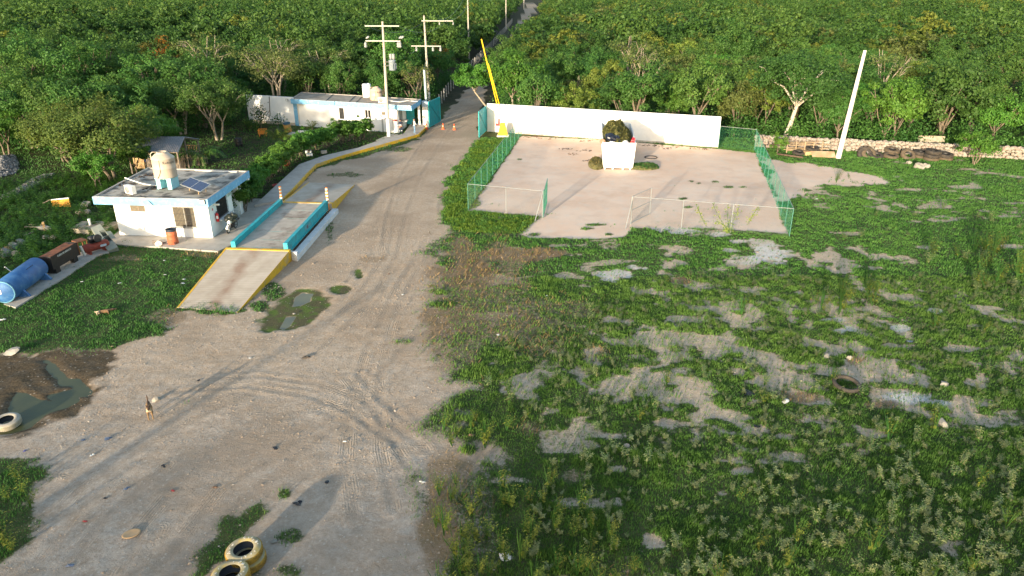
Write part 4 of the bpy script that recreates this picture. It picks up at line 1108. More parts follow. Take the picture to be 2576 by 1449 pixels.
for (x0, y0, x1, y1) in ((-18.08, 43.22, -17.93, 52.95), (-14.62, 42.90, -14.35, 52.55)):
    q = MB(); wd = .24
    q.prism([(x0, y0), (x0 + wd, y0), (x1 + wd, y1), (x1, y1)], 1.06, 1.14)
    q.prism([(x0 + .05, y0 + .02), (x0 + wd - .05, y0 + .02), (x1 + wd - .05, y1 - .02), (x1 + .05, y1 - .02)], .48, 1.06)
    q.prism([(x0, y0), (x0 + wd, y0), (x1 + wd, y1), (x1, y1)], .40, .48)
    q.box(x0 - .02, x0 + wd + .02, y0 - .03, y0, .70, 1.145); q.box(x1 - .02, x1 + wd + .02, y1, y1 + .03, .4, 1.145)
    bm_ = q.build('side_beam', TURQ, wb)
    if x0 > -15:
        ww = Wall((x0 + wd - .045, y0), (x1 + wd - .045, y1)); u, z = 4.6, .77
        q = MB(); T = ww.T @ Matrix.Translation((u, z, .012))
        q.M = ww.M
        for uu, zz_, w_, h_ in ((u, z - .15, 1.5, .03), (u, z + .15, 1.5, .03), (u - .74, z, .03, .3), (u + .74, z, .03, .3)): q.box(uu - w_ / 2, uu + w_ / 2, -.008, -.003, zz_ - h_ / 2, zz_ + h_ / 2)
        q.mat(1); q.box(u - .22, u - .02, -.009, -.003, z - .1, z + .1); q.mat(0); q.box(u + .08, u + .6, -.008, -.003, z - .06, z + .08)
        q.box(u - .64, u - .3, -.008, -.003, z - .06, z + .08)
        q.build('emblem', [mat('faded_grey_print', (.16, .30, .32), .6), mat('faded_red_print', (.17, .07, .09), .6)], bm_)
q = MB(); q.prism([(-14.2, 43.0), (-13.75, 42.9), (-13.45, 53.0), (-13.9, 53.1)], -.1, .36); q.prism([(-14.19, 42.86), (-13.75, 42.6), (-13.75, 42.9), (-14.19, 43.0)], -.1, .6)
q.build('foundation_kerb', mat('whitewashed_concrete', (.60, .60, .60), .85, .1, 2), wb)
STRIPE = mat('post_orange', (.75, .22, .02), .5); STRW = mat('post_white_band', (.85, .80, .65), .4)
for (x, y, lb) in ((-17.8, 53.15, 'orange and white banded marker post at the far left corner of the weighbridge'), (-14.15, 52.8, 'orange and white banded marker post at the far right corner of the weighbridge')):
    t = thing('marker_post', (x, y, HT), lb, 'marker post')
    q = MB(); q.tube([(0, 0, -.4), (0, 0, 1.35)], .095, 12); q.build('post', STRIPE, t, world=False)
    for k in range(5):
        q = MB(); q.tube([(0, 0, .12 + k * .26), (0, 0, .25 + k * .26)], .1, 12); q.build('band', STRW, t, world=False)

# ---------------------------------------------------------------- gatehouse
GU = Vector((.9455, -.3256, 0)); gF = Vector((-13.35, 84.75, 0)); gL = gF - GU * 14.4
gw = Wall(gL, gF)
gh = thing('gatehouse', (-19.5, 90, 0), 'long low white gatehouse with a light blue roof edge beside the road gate', 'building')
q = MB(); q.prism([gL[:2], gF[:2], (-13.05, 89.0), (-26.7, 94.2)], -.05, 2.86); q.build('wall', WHITE, gh)
GR = [(gL.x - .15, gL.y - .35), (-11.6, 83.75), (-11.1, 88.95), (-27.4, 95.1)]
q = MB(); q.prism(GR, 2.86, 3.26); grf = q.build('roof', ROOFG, gh)
ring(GR, 2.76, 3.30, .04, .012).build('fascia', BLUE, grf)
ring(GR, 3.26, 3.33, .18, -.041).build('roof_rim', CONC, grf)
for k in (.28, .47, .53):
    a = Vector((*GR[0], 0)).lerp(Vector((*GR[1], 0)), k + .02); b = Vector((*GR[3], 0)).lerp(Vector((*GR[2], 0)), k)
    q = MB(); q.tube([(a.x, a.y + .3, 3.28), (b.x, b.y - .3, 3.28)], .035, 6); q.build('roof_joint', DKST, grf)
def panel(par, nm, wll, r, mm, pr=.012, parent_of=None):
    m = MB(); m.M = wll.M; m.box(r[0], r[1], -pr, .03, r[2], r[3]); return m.build(nm, mm, par)
r_ = gw.rect(ZH(865, 250), ZH(925, 690)); panel(gh, 'corner_band', gw, (0.0, .55, 0, 2.76), BLUE, .02)
r_ = gw.rect(ZH(930, 275), ZH(1050, 685)); panel(gh, 'door', gw, (r_[0], r_[1], .2, 2.5), mat('beige_door', (.60, .55, .44), .7, .05), .015)
r_ = gw.rect(ZH(1750, 332), ZH(1855, 540))
lv = panel(gh, 'louvre_window', gw, r_, DKST, .03)
q = MB(); q.M = gw.M
for k in range(9):
    z = r_[2] + .08 + (r_[3] - r_[2] - .16) * k / 8; q.obox(((r_[0] + r_[1]) / 2, -.05, z), (r_[1] - r_[0] - .1, .02, .12), (R(35), 0, 0))
q.build('slat', mat('smoked_glass_slat', (.03, .03, .028), .6, .2, spec=.1), lv)
r_ = gw.rect(ZT(88, 285), ZT(190, 440)); window(gh, gw, (r_[0], r_[1], r_[2] - .9, r_[3]), PVC, GLASS, split=(.5,))
q = MB(); q.M = gw.M; q.lathe([(.30, 0), (.30, .004), (.22, .004), (.22, 0)], 20, c=(r_[1] - .4, -.03, r_[2] + .05), axis=(0, -1, 0)); q.build('round_emblem', PVC, gh)
r_ = gw.rect(ZT(328, 312), ZT(398, 374)); window(gh, gw, r_, PVC, BLIND, split=())
r_ = gw.rect(ZT(330, 376), ZT(368, 630)); panel(gh, 'door_jamb', gw, (r_[0], r_[1], .05, r_[3]), STEEL, .04)
r_ = gw.rect(ZT(370, 404), ZT(392, 446)); nt_ = panel(gh, 'notice', gw, r_, PVC, .012); panel(nt_, 'print', gw, (r_[0] + .05, r_[1] - .05, r_[2] + .15, r_[3] - .1), RED, .016)
r_ = gw.rect(ZT(518, 380), ZT(572, 462)); nt_ = panel(gh, 'notice_board', gw, r_, PVC, .014)
q = MB(); q.M = gw.M
for k in range(1, 5):
    z = r_[2] + (r_[3] - r_[2]) * k / 5; q.box(r_[0] + .04, r_[1] - .04, -.018, -.014, z - .012, z + .012)
for k in range(1, 4):
    u = r_[0] + (r_[1] - r_[0]) * k / 4; q.box(u - .01, u + .01, -.0175, -.014, r_[2] + .04, r_[3] - .04)
q.build('grid_print', STEEL, nt_)
gf = Wall(Vector((*GR[0], 0)), Vector((*GR[1], 0)))
u, z = gf.uz(ZT(735, 246)); floodlight(gh, gf, u, z, .015, .22); u, z = gf.uz(ZH(805, 190)); floodlight(gh, gf, u, z, .015, .16)
u, z = gf.uz(ZH(1675, 250)); q = MB(); q.M = gf.M; q.tube([(u, -.04, z + .3), (u, -.04, z - .25)], .03, 6); q.build('downpipe', DKST, gh)
q = MB(); q.M = gw.M
u, z = gw.uz(ZT(325, 215)); q.tube([(u, -.06, z), (u, -.06, z - .75), (u + .55, -.06, z - .8)], .025, 6); q.build('conduit', STEEL, gh)
# porch: glazed end wall, inner turquoise panel, white gate pillar
ew = Wall(gF, (-13.05, 89.0))
q = MB(); q.M = ew.M; q.box(.5, 1.9, -.03, .03, .3, 2.6); dd = q.build('glass_door', mat('grey_glass_door', (.20, .20, .19), .3, .2, 3), gh)
q = MB(); q.M = ew.M
for u in (.5, 1.2, 1.9): q.box(u - .04, u + .04, -.06, -.03, .3, 2.6)
q.box(.5, 1.9, -.06, -.03, 2.52, 2.6); q.build('door_frame', STEEL, dd)
q = MB(); q.M = ew.M; q.obox((1.35, -.42, 1.25), (.9, .75, .06)); q.obox((1.35, -.1, .75), (.8, .1, .9)); q.build('counter', STEEL, gh)
q = MB(); q.prism([(-13.0, 88.9), (-12.0, 88.75), (-12.0, 88.85), (-13.0, 89.0)], .3, 2.86); q.build('porch_panel', TURQ, gh)
q = MB(); q.prism([(-11.55, 88.55), (-11.3, 88.5), (-11.25, 88.6), (-11.5, 88.65)], .3, 2.86); q.build('porch_post', PVC, gh)
gp0 = gz(ZT(930, 528), .1); gp1 = gz(ZT(1008, 545), .1)
pil = thing('gate_pillar', (gp0.x + .4, gp0.y + .2, 0), 'white gate pillar between the gatehouse porch and the open left gate', 'pillar')
q = MB(); q.prism([gp0[:2], gp1[:2], (gp1.x + .12, gp1.y + .5), (gp0.x + .12, gp0.y + .5)], -.1, 3.1); q.build('shaft', WHITE, pil)
q = MB(); q.prism([(gp0.x - .02, gp0.y - .02), (gp1.x + .02, gp1.y - .02), (gp1.x + .14, gp1.y + .54), (gp0.x + .1, gp0.y + .54)], 2.55, 3.13); q.build('cap_band', mat('grey_blue_paint', (.42, .50, .56), .7), pil)
pw_ = Wall(gp0, gp1); q = MB(); q.M = pw_.M; q.box(.1, .62, -.05, 0, 1.2, 1.35); q.box(.3, .36, -.06, -.05, .4, 1.6); q.build('post_box', WOOD, pil)

# roof tanks and unit on the gatehouse
a = gz(ZT(128, 108), 3.27); t = thing('plastic_drum', (a.x, a.y, 3.265), 'tall white plastic drum standing on the gatehouse roof', 'drum')
q = MB(); q.lathe([(0, 0), (.50, 0), (.54, .06), (.54, .5), (.56, .52), (.54, .55), (.54, 1.1), (.56, 1.13), (.54, 1.16), (.53, 1.55), (.47, 1.62), (0, 1.62)], 24); q.build('body', PVC, t, world=False)
q = MB(); q.lathe([(0, 0), (.1, 0), (.1, .06), (0, .06)], 12, c=(.25, 0, 1.62)); q.build('bung', PVC, t, world=False)
a = gz(ZT(262, 148), 3.27); water_tank(a.x, a.y, 3.265, .70, 1.55, 'small pinkish beige water tank on the gatehouse roof', mat('pinkish_beige_plastic', (.46, .35, .27), .5, .06, 1.2), 'Rotoplas')
a = gz(ZT(345, 200), 3.27); aircon(a.x, a.y + .2, 3.266, R(-18), 'white air conditioner unit on the gatehouse roof behind the power pole', 1.15)
q = MB(); q.tube([gz(ZT(440, 160), 3.45), gz(ZT(600, 178), 3.36), gz(ZT(700, 160), 3.34), gz(ZT(850, 172), 3.38)], .045, 6)
tag(q.build('pipe', PVC, base=tuple(gz(ZT(650, 170), 3.27))), 'white pipe lying along the gatehouse roof', 'pipe')

# ---------------------------------------------------------------- white boundary walls
wL = gL - GU * 6.9
t = thing('boundary_wall', ((wL.x + gL.x) / 2, (wL.y + gL.y) / 2, 0), 'dappled white wall standing left of the gatehouse', 'wall')
q = MB(); q.prism([wL[:2], gL[:2], (gL.x + .08, gL.y + .22), (wL.x + .08, wL.y + .22)], -.1, 3.45); q.build('wall', WHITE, t)
q = MB(); q.prism([(wL.x, wL.y - .012), (gL.x, gL.y - .012), (gL.x, gL.y), (wL.x, wL.y)], -.1, .35); q.build('wall_foot', mat('dirty_wall_foot', (.45, .40, .32), .9, .2, 3), t)
W0, W1 = Vector((-2.95, 85.75, 0)), Vector((22.25, 76.7, 0))
bw = Wall(W0, W1)
t = thing('boundary_wall', ((W0 + W1) / 2)[:], 'long plain white wall along the back of the fenced sand lot', 'wall')
q = MB(); q.M = bw.M; q.box(0, bw.len, 0, .22, -.1, 3.28); q.build('wall', WHITE, t)
q = MB(); q.M = bw.M; q.box(3.6, bw.len + .02, -.05, .0, -.1, .22); q.build('wall_foot', mat('rough_wall_foot', (.52, .46, .38), .9, .25, 3, .2, 12), t)
r_ = bw.rect(ZT(1980, 415), ZT(2035, 522))
t = thing('extinguisher_cabinet', bw.M @ Vector(((r_[0] + r_[1]) / 2, -.12, r_[2])), 'red fire extinguisher cabinet on the white wall', 'cabinet')
q = MB(); q.M = bw.M; q.box(r_[0], r_[1], -.22, -.003, r_[2], r_[3]); q.build('box', mat('pinkish_red_paint', (.52, .10, .10), .5, .1), t)
q = MB(); q.M = bw.M; q.box(r_[0] + .08, r_[1] - .08, -.226, -.22, r_[2] + .1, r_[3] - .1); q.build('door_pane', mat('dark_red_glass', (.22, .05, .05), .2, .2), t)
q = MB(); q.M = bw.M; q.lathe([(0, 0), (.12, 0), (.12, .5), (.05, .62), (0, .62)], 14, c=((r_[0] + r_[1]) / 2, -.235, r_[2] + .3)); q.build('cylinder', PVC, t)

# ---------------------------------------------------------------- turquoise gate leaves
def gate(a, b, z1, label):
    wl_ = Wall(a, b); t = thing('gate_leaf', (a[0], a[1], 0), label, 'gate')
    L_ = wl_.len
    q = MB(); q.M = wl_.M; q.box(.06, L_ - .06, -.012, .012, .2, z1 - .06); pn = q.build('sheet', TURQ, t)
    q = MB(); q.M = wl_.M
    for z in (.17, z1): q.tube([(0, 0, z), (L_, 0, z)], .045, 8)
    for u in (0, L_): q.tube([(u, 0, .17), (u, 0, z1)], .045, 8)
    q.build('frame', mat('turquoise_tube', (.02, .42, .43), .45), t)
    q = MB(); q.M = wl_.M; q.tube([(.05, -.04, z1 - .1), (L_ - .05, -.04, .25)], .022, 6); q.tube([(.05, .04, z1 - .1), (L_ - .05, .04, .25)], .022, 6); q.build('brace', mat('dark_teal_bar', (.01, .16, .2), .5), t)
    return t
a = gz(ZT(1022, 540), .15); b = gz(ZT(1182, 452), .15); gate((a.x, a.y), (b.x, b.y), 3.15, 'turquoise sheet gate leaf standing open beside the gatehouse')
b = gz(ZT(1735, 690), .1); gate((b.x, b.y), (W0.x - .1, W0.y - .05), 3.0, 'turquoise sheet gate leaf standing open at the left end of the long white wall')

# ---------------------------------------------------------------- boom barrier, raised
bb = gz(ZT(2075, 668), .1)
bo = thing('boom_barrier', (bb.x, bb.y, 0), 'yellow boom barrier with its long arm raised beside the white wall', 'barrier')
q = MB(); q.prism([(bb.x - .68, bb.y - .05), (bb.x + .65, bb.y - .2), (bb.x + .75, bb.y + .9), (bb.x - .6, bb.y + 1.0)], -.05, .16); q.build('footing', mat('pale_footing', (.62, .58, .48), .9), bo)
ang = R(-8); 
def trap(w0, w1, d0, d1, z0, z1):
    return [(-w0, 0, z0), (w0, 0, z0), (w0, d0, z0), (-w0, d0, z0), (-w1, .08, z1), (w1, .08, z1), (w1, d1, z1), (-w1, d1, z1)]
q = MB(); q.M = Matrix.Translation((bb.x, bb.y + .1, 0)); q.add(trap(.56, .27, .6, .5, .16, 1.55), [(3, 2, 1, 0), (4, 5, 6, 7), (0, 1, 5, 4), (1, 2, 6, 5), (2, 3, 7, 6), (3, 0, 4, 7)]); q.build('counterweight_box', BYEL, bo)
q = MB(); q.M = Matrix.Translation((bb.x, bb.y + .1, 0))
q.obox((-.1, .07, 1.32), (.12, .02, .16)); q.obox((.2, .07, 1.32), (.1, .02, .2)); q.build('hinge_plate', DKST, bo)
top = Vector((0, 0, 0)); tx, ty = 1211, 98
lo, hi = 0, 20
for _ in range(50):
    m_ = (lo + hi) / 2
    if proj(0, bb.y + .4, m_)[1] > ty: lo = m_
    else: hi = m_
top = g(tx, ty, lo) if False else Vector((0, bb.y + .4, lo)); top.x = (tx - CX) / CAM_F * (top.y * CP - (lo - CAM_H) * SP)
q = MB()
pa = Vector((bb.x - .12, bb.y + .4, 1.4)); pb = Vector((bb.x + .22, bb.y + .4, 1.4))
k1 = pa.lerp(top, .50); k2 = pb.lerp(top, .50)
q.tube([pa.lerp(top, .1), k1, pa.lerp(top, .72) , top], [.045, .065, .075, .07], 6); q.tube([pb.lerp(top, .1), k2, pb.lerp(top, .72)], [.045, .065, .075], 6)
q.build('arm', BYEL, bo)
q = MB(); q.tube([pa, pa.lerp(top, .1)], .03, 6); q.tube([pb, pb.lerp(top, .1)], .03, 6); q.build('arm_root', mat('dull_yellow_steel', (.45, .36, .16), .5), bo)

# ---------------------------------------------------------------- utility poles
PCON = mat('pole_concrete', (.40, .36, .30), .85, .1, 1.5, .1, 12)
def pole(x, y, H, label, top=None, white=0.0, r0=.20, r1=.11, group=None, m=None):
    t = thing('utility_pole', (x, y, 0), label, 'utility pole', group)
    tx_, ty_ = top if top else (0, 0)
    q = MB(); q.tube([(0, 0, -.3), (tx_, ty_, H)], [r0, r1], 10); q.build('shaft', m or PCON, t, world=False)
    if white:
        k = white / H; q = MB(); q.tube([(0, 0, -.2), (tx_ * k, ty_ * k, white)], [r0 + .006, r0 + (r1 - r0) * k + .006], 10); q.build('whitewash', PVC, t, world=False)
    return t
def crossarm(t, x, z, x0, x1, rz=0, drop=0):
    q = MB(); q.M = Matrix.Translation((x, 0, z)) @ Matrix.Rotation(rz, 4, 'Z'); q.box(x0, x1, -.16, -.06, -.06, .06); a = q.build('crossarm', mat('pale_steel_arm', (.36, .35, .32), .6), t, world=False)
    return a
def insul(par, x, z, up=True, y=-.11, s=1.0, ang_=0):
    q = MB(); pr = [(0, 0), (.05, 0), (.05, .06), (.1, .08), (.05, .12), (.1, .16), (.05, .2), (.1, .24), (.04, .3), (0, .3)]
    q.lathe([(a * s, b * s) for a, b in pr], 10, c=(x, y, z), axis=(math.sin(ang_), 0, (1 if up else -1) * math.cos(ang_))); q.build('insulator', mat('grey_porcelain', (.26, .27, .27), .35), par, world=False)
p1_ = gz(ZG(1281, 1104)); 
u1 = pole(p1_.x, p1_.y, 12.5, 'utility pole with a grey transformer in front of the gatehouse', top=(.12, .25), white=2.0)
crossarm(u1, .1, 12.05, -1.9, 1.9, R(-4))
c_ = crossarm(u1, .1, 10.5, -1.95, 1.95, R(-6))
for x in (-1.85, 1.75, 1.95):
    insul(c_, x, 10.4, False, s=2.0); insul(c_, x + .1, 10.75, True, s=1.4, ang_=1.0)
tr_ = MB(); tr_.lathe([(0, 0), (.36, 0), (.38, .04), (.38, .95), (.40, .97), (.40, 1.02), (.3, 1.12), (0, 1.14)], 20, c=(.95, -.1, 7.4)); tro = tr_.build('transformer', mat('transformer_grey', (.20, .24, .27), .45, .08), u1, world=False)
tr_ = MB()
for k in range(7): a = R(-70 + k * 24); tr_.obox((.95 + math.cos(a) * .42, -.1 + math.sin(a) * .42, 7.85), (.12, .02, .6), (0, 0, a))
tr_.build('cooling_fin', mat('transformer_fin', (.16, .20, .23), .45), tro, world=False)
for dx in (-.12, .18): insul(tro, .95 + dx, 8.5, True, s=2.2)
q = MB(); q.obox((.4, -.1, 7.9), (.6, .1, .1)); q.obox((.4, -.1, 8.3), (.6, .1, .1)); q.build('bracket', DKST, tro, world=False)
u2 = pole(-11.35, 100.0, 12.4, 'utility pole with two crossarms standing behind the left gate', top=(-.25, .3), white=2.6)
a_ = crossarm(u2, -.25, 11.75, -.3, 3.9, R(-4)); 
c_ = crossarm(u2, -.2, 8.6, -1.9, 2.1, R(-4))
for x in (-1.4, .8, 1.8): insul(c_, x, 8.5, False, s=1.9)
for x in (-.2, 1.8, 3.6): insul(a_, x, 11.6, False, s=1.2)
b3 = g(1180, 152); u3 = pole(b3.x, b3.y, 14, 'tall slim utility pole at the left road edge beyond the gate', r0=.2, r1=.12); crossarm(u3, 0, 13.6, -1, 1)
b4 = g(1273, 73); u4 = pole(b4.x, b4.y, 14, 'distant utility pole beside the road at the top of the view', r0=.24, r1=.15); crossarm(u4, 0, 13.6, -1, 1)
b5 = g(1318, 24); u5 = pole(b5.x, b5.y, 13, 'farthest utility pole where the road leaves the view', r0=.4, r1=.25); crossarm(u5, 0, 12.6, -1, 1)
q = MB(); t = thing('steel_post', (-10.75, 91.5, 0), 'grey steel post behind the white gate pillar', 'post'); q.tube([(0, 0, 0), (-.12, .1, 6.4)], [.16, .14], 10); q.build('shaft', mat('grey_blue_steel', (.36, .42, .43), .5), t, world=False); q = MB(); q.lathe([(0, 0), (.17, 0), (.17, .05), (0, .08)], 10, c=(-.12, .1, 6.4)); q.build('cap', STEEL, t, world=False)
bp_ = g(2108, 398); u6 = pole(bp_.x, bp_.y, 10.4, 'bare leaning white concrete pole in front of the rubble wall', top=(.95, .5), r0=.27, r1=.15, m=mat('white_pole_concrete', (.66, .62, .54), .8, .06, 1.5, .05, 12))
q = MB(); q.obox((.44, -.18, 6.6), (.16, .12, .16)); q.build('bolt_collar', STEEL, u6, world=False)
def wire(a, b, sag, label='thin black overhead wire strung between the utility poles', r=.024):
    a, b = Vector(a), Vector(b); pts = [a.lerp(b, k / 12) - Vector((0, 0, sag * 4 * (k / 12) * (1 - k / 12))) for k in range(13)]
    q = MB(); q.tube(pts, r, 4, caps=False); tag(q.build('overhead_wire', BLACK, base=tuple(a)), label, 'wire', 'overhead wires')
P1 = Vector((p1_.x, p1_.y, 0)); P2 = Vector((-11.35, 100, 0)); P3 = Vector((b3.x, b3.y, 0)); P4 = Vector((b4.x, b4.y, 0))
for dx in (-1.8, 1.8): wire(P1 + Vector((dx, .1, 12.1)), P2 + Vector((dx * .8 + 1.4, 0, 11.8)), 1.1)
wire(P1 + Vector((1.9, 0, 10.5)), P2 + Vector((-1.4, 0, 8.4)), 1.0)
for dx in (-.6, .9): wire(P2 + Vector((dx + 1.6, 0, 11.8)), P3 + Vector((dx, 0, 13.6)), 1.4)
for dx in (-.6, .9): wire(P3 + Vector((dx, 0, 13.6)), P4 + Vector((dx, 0, 13.6)), 2.0, r=.03)
wire(P2 + Vector((0, 0, 8.0)), (-10.9, 91.6, 6.3), .2); wire(P2 + Vector((0, 0, 7.2)), (-12.4, 90, 3.4), .1)
# fence posts along the left side of the road
k = 0; d_acc = 0
LN = [(x - 1.0, y) for x, y in ROADL]
post_me = None
yy = 104.0
while yy < 330:
    x = line_x(LN, yy)
    t = thing('fence_post', (x, yy, 0), 'white concrete post in the wire fence along the road', 'fence post', 'posts along the left road edge')
    if post_me is None:
        q = MB(); q.prism([(-.08, -.08), (.08, -.08), (.08, .08), (-.08, .08)], -.2, 1.7); q.obox((0, 0, 1.72), (.12, .12, .06)); o = o = q.build('shaft', mat('grey_white_post', (.34, .33, .30), .9, .2, 3), t, world=False)
    else: link('shaft', post_me, parent=t)
    if yy > 160: t.scale = (1.2, 1.2, 1.1)
    yy += 3.2 if yy < 200 else 6

# ---------------------------------------------------------------- chain-link lot
CLG = mat('green_chainlink_wire', (.012, .22, .13), .5, .05, 3); CLS = mat('grey_chainlink_wire', (.13, .135, .125), .5, .05, 3)
FPG = mat('green_fence_post', (.06, .18, .14), .5, .08, 3); FPS = mat('grey_fence_post', (.24, .255, .25), .5, .08, 3)
def chainlink(wl_, u0, u1, z0, z1, sp, wd):
    """two families of slanting wires"""
    V = []; Fq = []
    h = z1 - z0; n = int((u1 - u0 + h) / sp)
    for fam in (0, 1):
        for i in range(n + 1):
            c = u0 - h + i * sp
            a0, b0 = c, z0; a1, b1 = c + h, z1
            if a0 < u0: b0 += u0 - a0; a0 = u0
            if a1 > u1: b1 -= a1 - u1; a1 = u1
            if a1 - a0 < .02: continue
            if fam: b0, b1 = z0 + z1 - b0, z0 + z1 - b1
            dz = .707 * wd / 2; sx = dz if not fam else -dz; y = -.004 if fam else .004
            k = len(V)
            V += [(a0 - sx, y, b0 + dz), (a0 + sx, y, b0 - dz), (a1 + sx, y, b1 - dz), (a1 - sx, y, b1 + dz)]
            Fq.append((k, k + 1, k + 2, k + 3))
            k = len(V); V += [(a0, y - wd / 2, b0), (a0, y + wd / 2, b0), (a1, y + wd / 2, b1), (a1, y - wd / 2, b1)]
            Fq.append((k, k + 1, k + 2, k + 3))
    m = MB(); m.M = wl_.M; m.add(V, Fq); return m
def fence(name, a, b, ks, label, green, H=2.12, sp=.11, wd=None, cat='fence', rail=True, bot=False, brace=None):
    wl_ = Wall(a, b); t = thing(name, ((a[0] + b[0]) / 2, (a[1] + b[1]) / 2, 0), label, cat)
    L_ = wl_.len
    wd = wd or (.0027 if green else .0036)
    chainlink(wl_, .0, L_, .05, H, sp, wd).build('wire_mesh', CLG if green else CLS, t)
    if rail:
        q = MB(); q.M = wl_.M; q.tube([(0, 0, H), (L_, 0, H)], .02, 6)
        if bot: q.tube([(0, 0, .08), (L_, 0, .08)], .028, 6); q.tube([(0, 0, H * .5), (L_, 0, H * .5)], .022, 6)
        q.build('top_rail', FPS, t)
    for k in ks:
        q = MB(); q.M = wl_.M; q.tube([(k * L_, 0, -.2 if not bot else .05), (k * L_, 0, H + .03)], .028, 8); q.build('post', FPG if green else FPS, t)
    if brace:
        q = MB(); q.M = wl_.M; q.tube([brace[0], brace[1]], .03, 6); q.build('brace', FPS, t)
    return t
NL, GA, GB, NR = g(1178, 529), g(*Z3(718, 862)), g(*Z3(1312, 905)), g(1985, 598)
FLc, FR_, WE = g(1312, 340), g(1899, 381), W1
def ev(n, o=0): return [k / n for k in range(o, n + 1)]
fence('chain_link_fence', NL, FLc, ev(11), 'green chain-link fence along the left side of the sand lot', True)
fence('chain_link_fence', NL, GA, [.52, 1.0], 'short grey chain-link fence at the front left of the sand lot', False, brace=((NL - GA).length and [((GA - NL).length - .0, -.03, 1.9), ((GA - NL).length - .25, -1.1, .0)]))
fence('chain_link_fence', GB, NR, [0, .33, .64], 'long grey chain-link fence at the front right of the sand lot', False, brace=[(0.0, -.03, 1.9), (-.25, -1.1, 0)])
fence('chain_link_fence', NR, FR_, ev(11), 'green chain-link fence along the right side of the sand lot', True)
fence('chain_link_fence', (FR_.x - .1, FR_.y), (WE.x + .05, WE.y), [0, 1.0], 'short green chain-link panel between the white wall and the corner post', True, H=2.3)
def far_top(p, z): v = gz(p, z); return (v.x, v.y)
fence('fence_gate', (GA.x + .08, GA.y + .05), far_top(Z3(752, 600), 2.1), [0, 1], 'green chain-link gate leaf swung inward at the left of the lot entrance', True, bot=True, cat='gate', sp=.07)
fence('fence_gate', (GB.x - .02, GB.y + .08), far_top(Z3(1452, 662), 2.1), [0, 1], 'grey chain-link gate leaf with a middle rail at the right of the lot entrance', False, bot=True, cat='gate')

# low concrete pole out of view at the left whose shadow crosses the dirt yard
u7 = pole(-22.0, 6.5, 5.4, 'short concrete pole at the left of the dirt yard', r0=.17, r1=.14)
# ================================================================ OBJECTS
ZA = zf(0, 550, .27609); ZP = zf(1500, 400, .1104); ZQ = zf(480, 500, .26855)
SKIN = mat('skin_tone', (.33, .18, .11), .6, .05, 8)
RUBBER = mat('worn_tyre_rubber', (.040, .034, .028), .85, .25, 6, .2, 20, dirt=(.13, .10, .07), dscale=2.5, damt=.5)
RUST = mat('rusty_steel', (.17, .065, .028), .85, .35, 4, .2, 15, dirt=(.05, .03, .022), dscale=2.5, damt=.8)
def leafthing(name, mats, Cc, nrm, size, asp, rng, tint, parent=None, base=None, mi=None):
    V_, F_, c_ = leaf_arrays(np.asarray(Cc, float), np.asarray(nrm, float), size, asp, rng, tint)
    me_ = npmesh(name, V_, F_, mats, {'tint': ('POINT', c_)}, mi=mi)
    return link(name, me_, base or (0, 0, 0), parent)

# ---- wall extinguisher
u, z = rw.uz(Z5(135, 640)); c_ = rw.M @ Vector((u, -.13, z - .3))
t = thing('fire_extinguisher', c_, 'red fire extinguisher hanging on the shaded side wall of the hut', 'extinguisher')
q = MB(); q.lathe([(0, 0), (.1, 0), (.11, .03), (.11, .5), (.07, .6), (.03, .63), (0, .63)], 16); q.build('cylinder', RED, t, world=False)
q = MB(); q.tube([(0, 0, .62), (0, 0, .7)], .03, 8); q.obox((.04, 0, .72), (.16, .03, .03)); q.tube([(0, 0, .68), (-.12, -.02, .6), (-.15, -.02, .2)], .016, 6); q.build('valve_hose', BLACK, t, world=False)
q = MB(); q.obox((.03, -.10, .33), (.13, .04, .2)); q.build('paper_label', PVC, t, world=False)

# ---- motorcycle
mf = gz(ZM(772, 1330), .12); mr = gz(ZM(985, 1165), .12)
ax_ = (mf - mr); rz_ = math.atan2(ax_.y, ax_.x)
t = thing('motorcycle', ((mf.x + mr.x) / 2, (mf.y + mr.y) / 2, .12), 'small motorcycle with white front, black cover and a rear crate parked by the hut', 'motorcycle', rot=(R(-6), 0, rz_))
def wheel(x):
    w_ = thing('wheel', (x, 0, .29), None, None); w_.parent = t
    q = MB(); n = 24; V_ = []; F_ = []
    for i in range(n):
        a = 2 * PI * i / n
        for j in range(8):
            b = 2 * PI * j / 8; rr = .25 + .05 * math.cos(b); V_.append((rr * math.cos(a), .045 * math.sin(b), rr * math.sin(a)))
    for i in range(n):
        for j in range(8): F_.append((i * 8 + j, ((i + 1) % n) * 8 + j, ((i + 1) % n) * 8 + (j + 1) % 8, i * 8 + (j + 1) % 8))
    q.add(V_, F_, True); q.build('tyre', BLACK, w_, world=False)
    q = MB(); q.lathe([(.21, -.02), (.215, 0), (.21, .02), (.19, .02), (.19, -.02), (.21, -.02)], 20, axis=(0, 1, 0)); q.lathe([(0, -.05), (.05, -.05), (.05, .05), (0, .05)], 10, axis=(0, 1, 0))
    for k in range(8): a = k * PI / 4; q.tube([(0, 0, 0), (math.cos(a) * .2, 0, math.sin(a) * .2)], .008, 4)
    q.build('rim', STEEL, w_, world=False)
wheel(.62); wheel(-.60)
q = MB()
for s in (-.08, .08): q.tube([(.62, s, .29), (.45, s, .82)], .024, 6)
q.build('fork', STEEL, t, world=False)
q = MB(); q.prism([(-.42, -.09), (.3, -.11), (.3, .11), (-.42, .09)], [.52, .58, .58, .52], [.74, .82, .82, .74]); q.obox((.02, 0, .42), (.42, .24, .28)); q.tube([(-.6, .09, .29), (-.1, .1, .4)], .025, 6); q.build('frame', BLACK, t, world=False, bevel=.02)
q = MB(); q.prism([(-.62, -.12), (-.05, -.1), (-.05, .1), (-.62, .12)], .74, .84); q.build('seat', BLACK, t, world=False, bevel=.03)
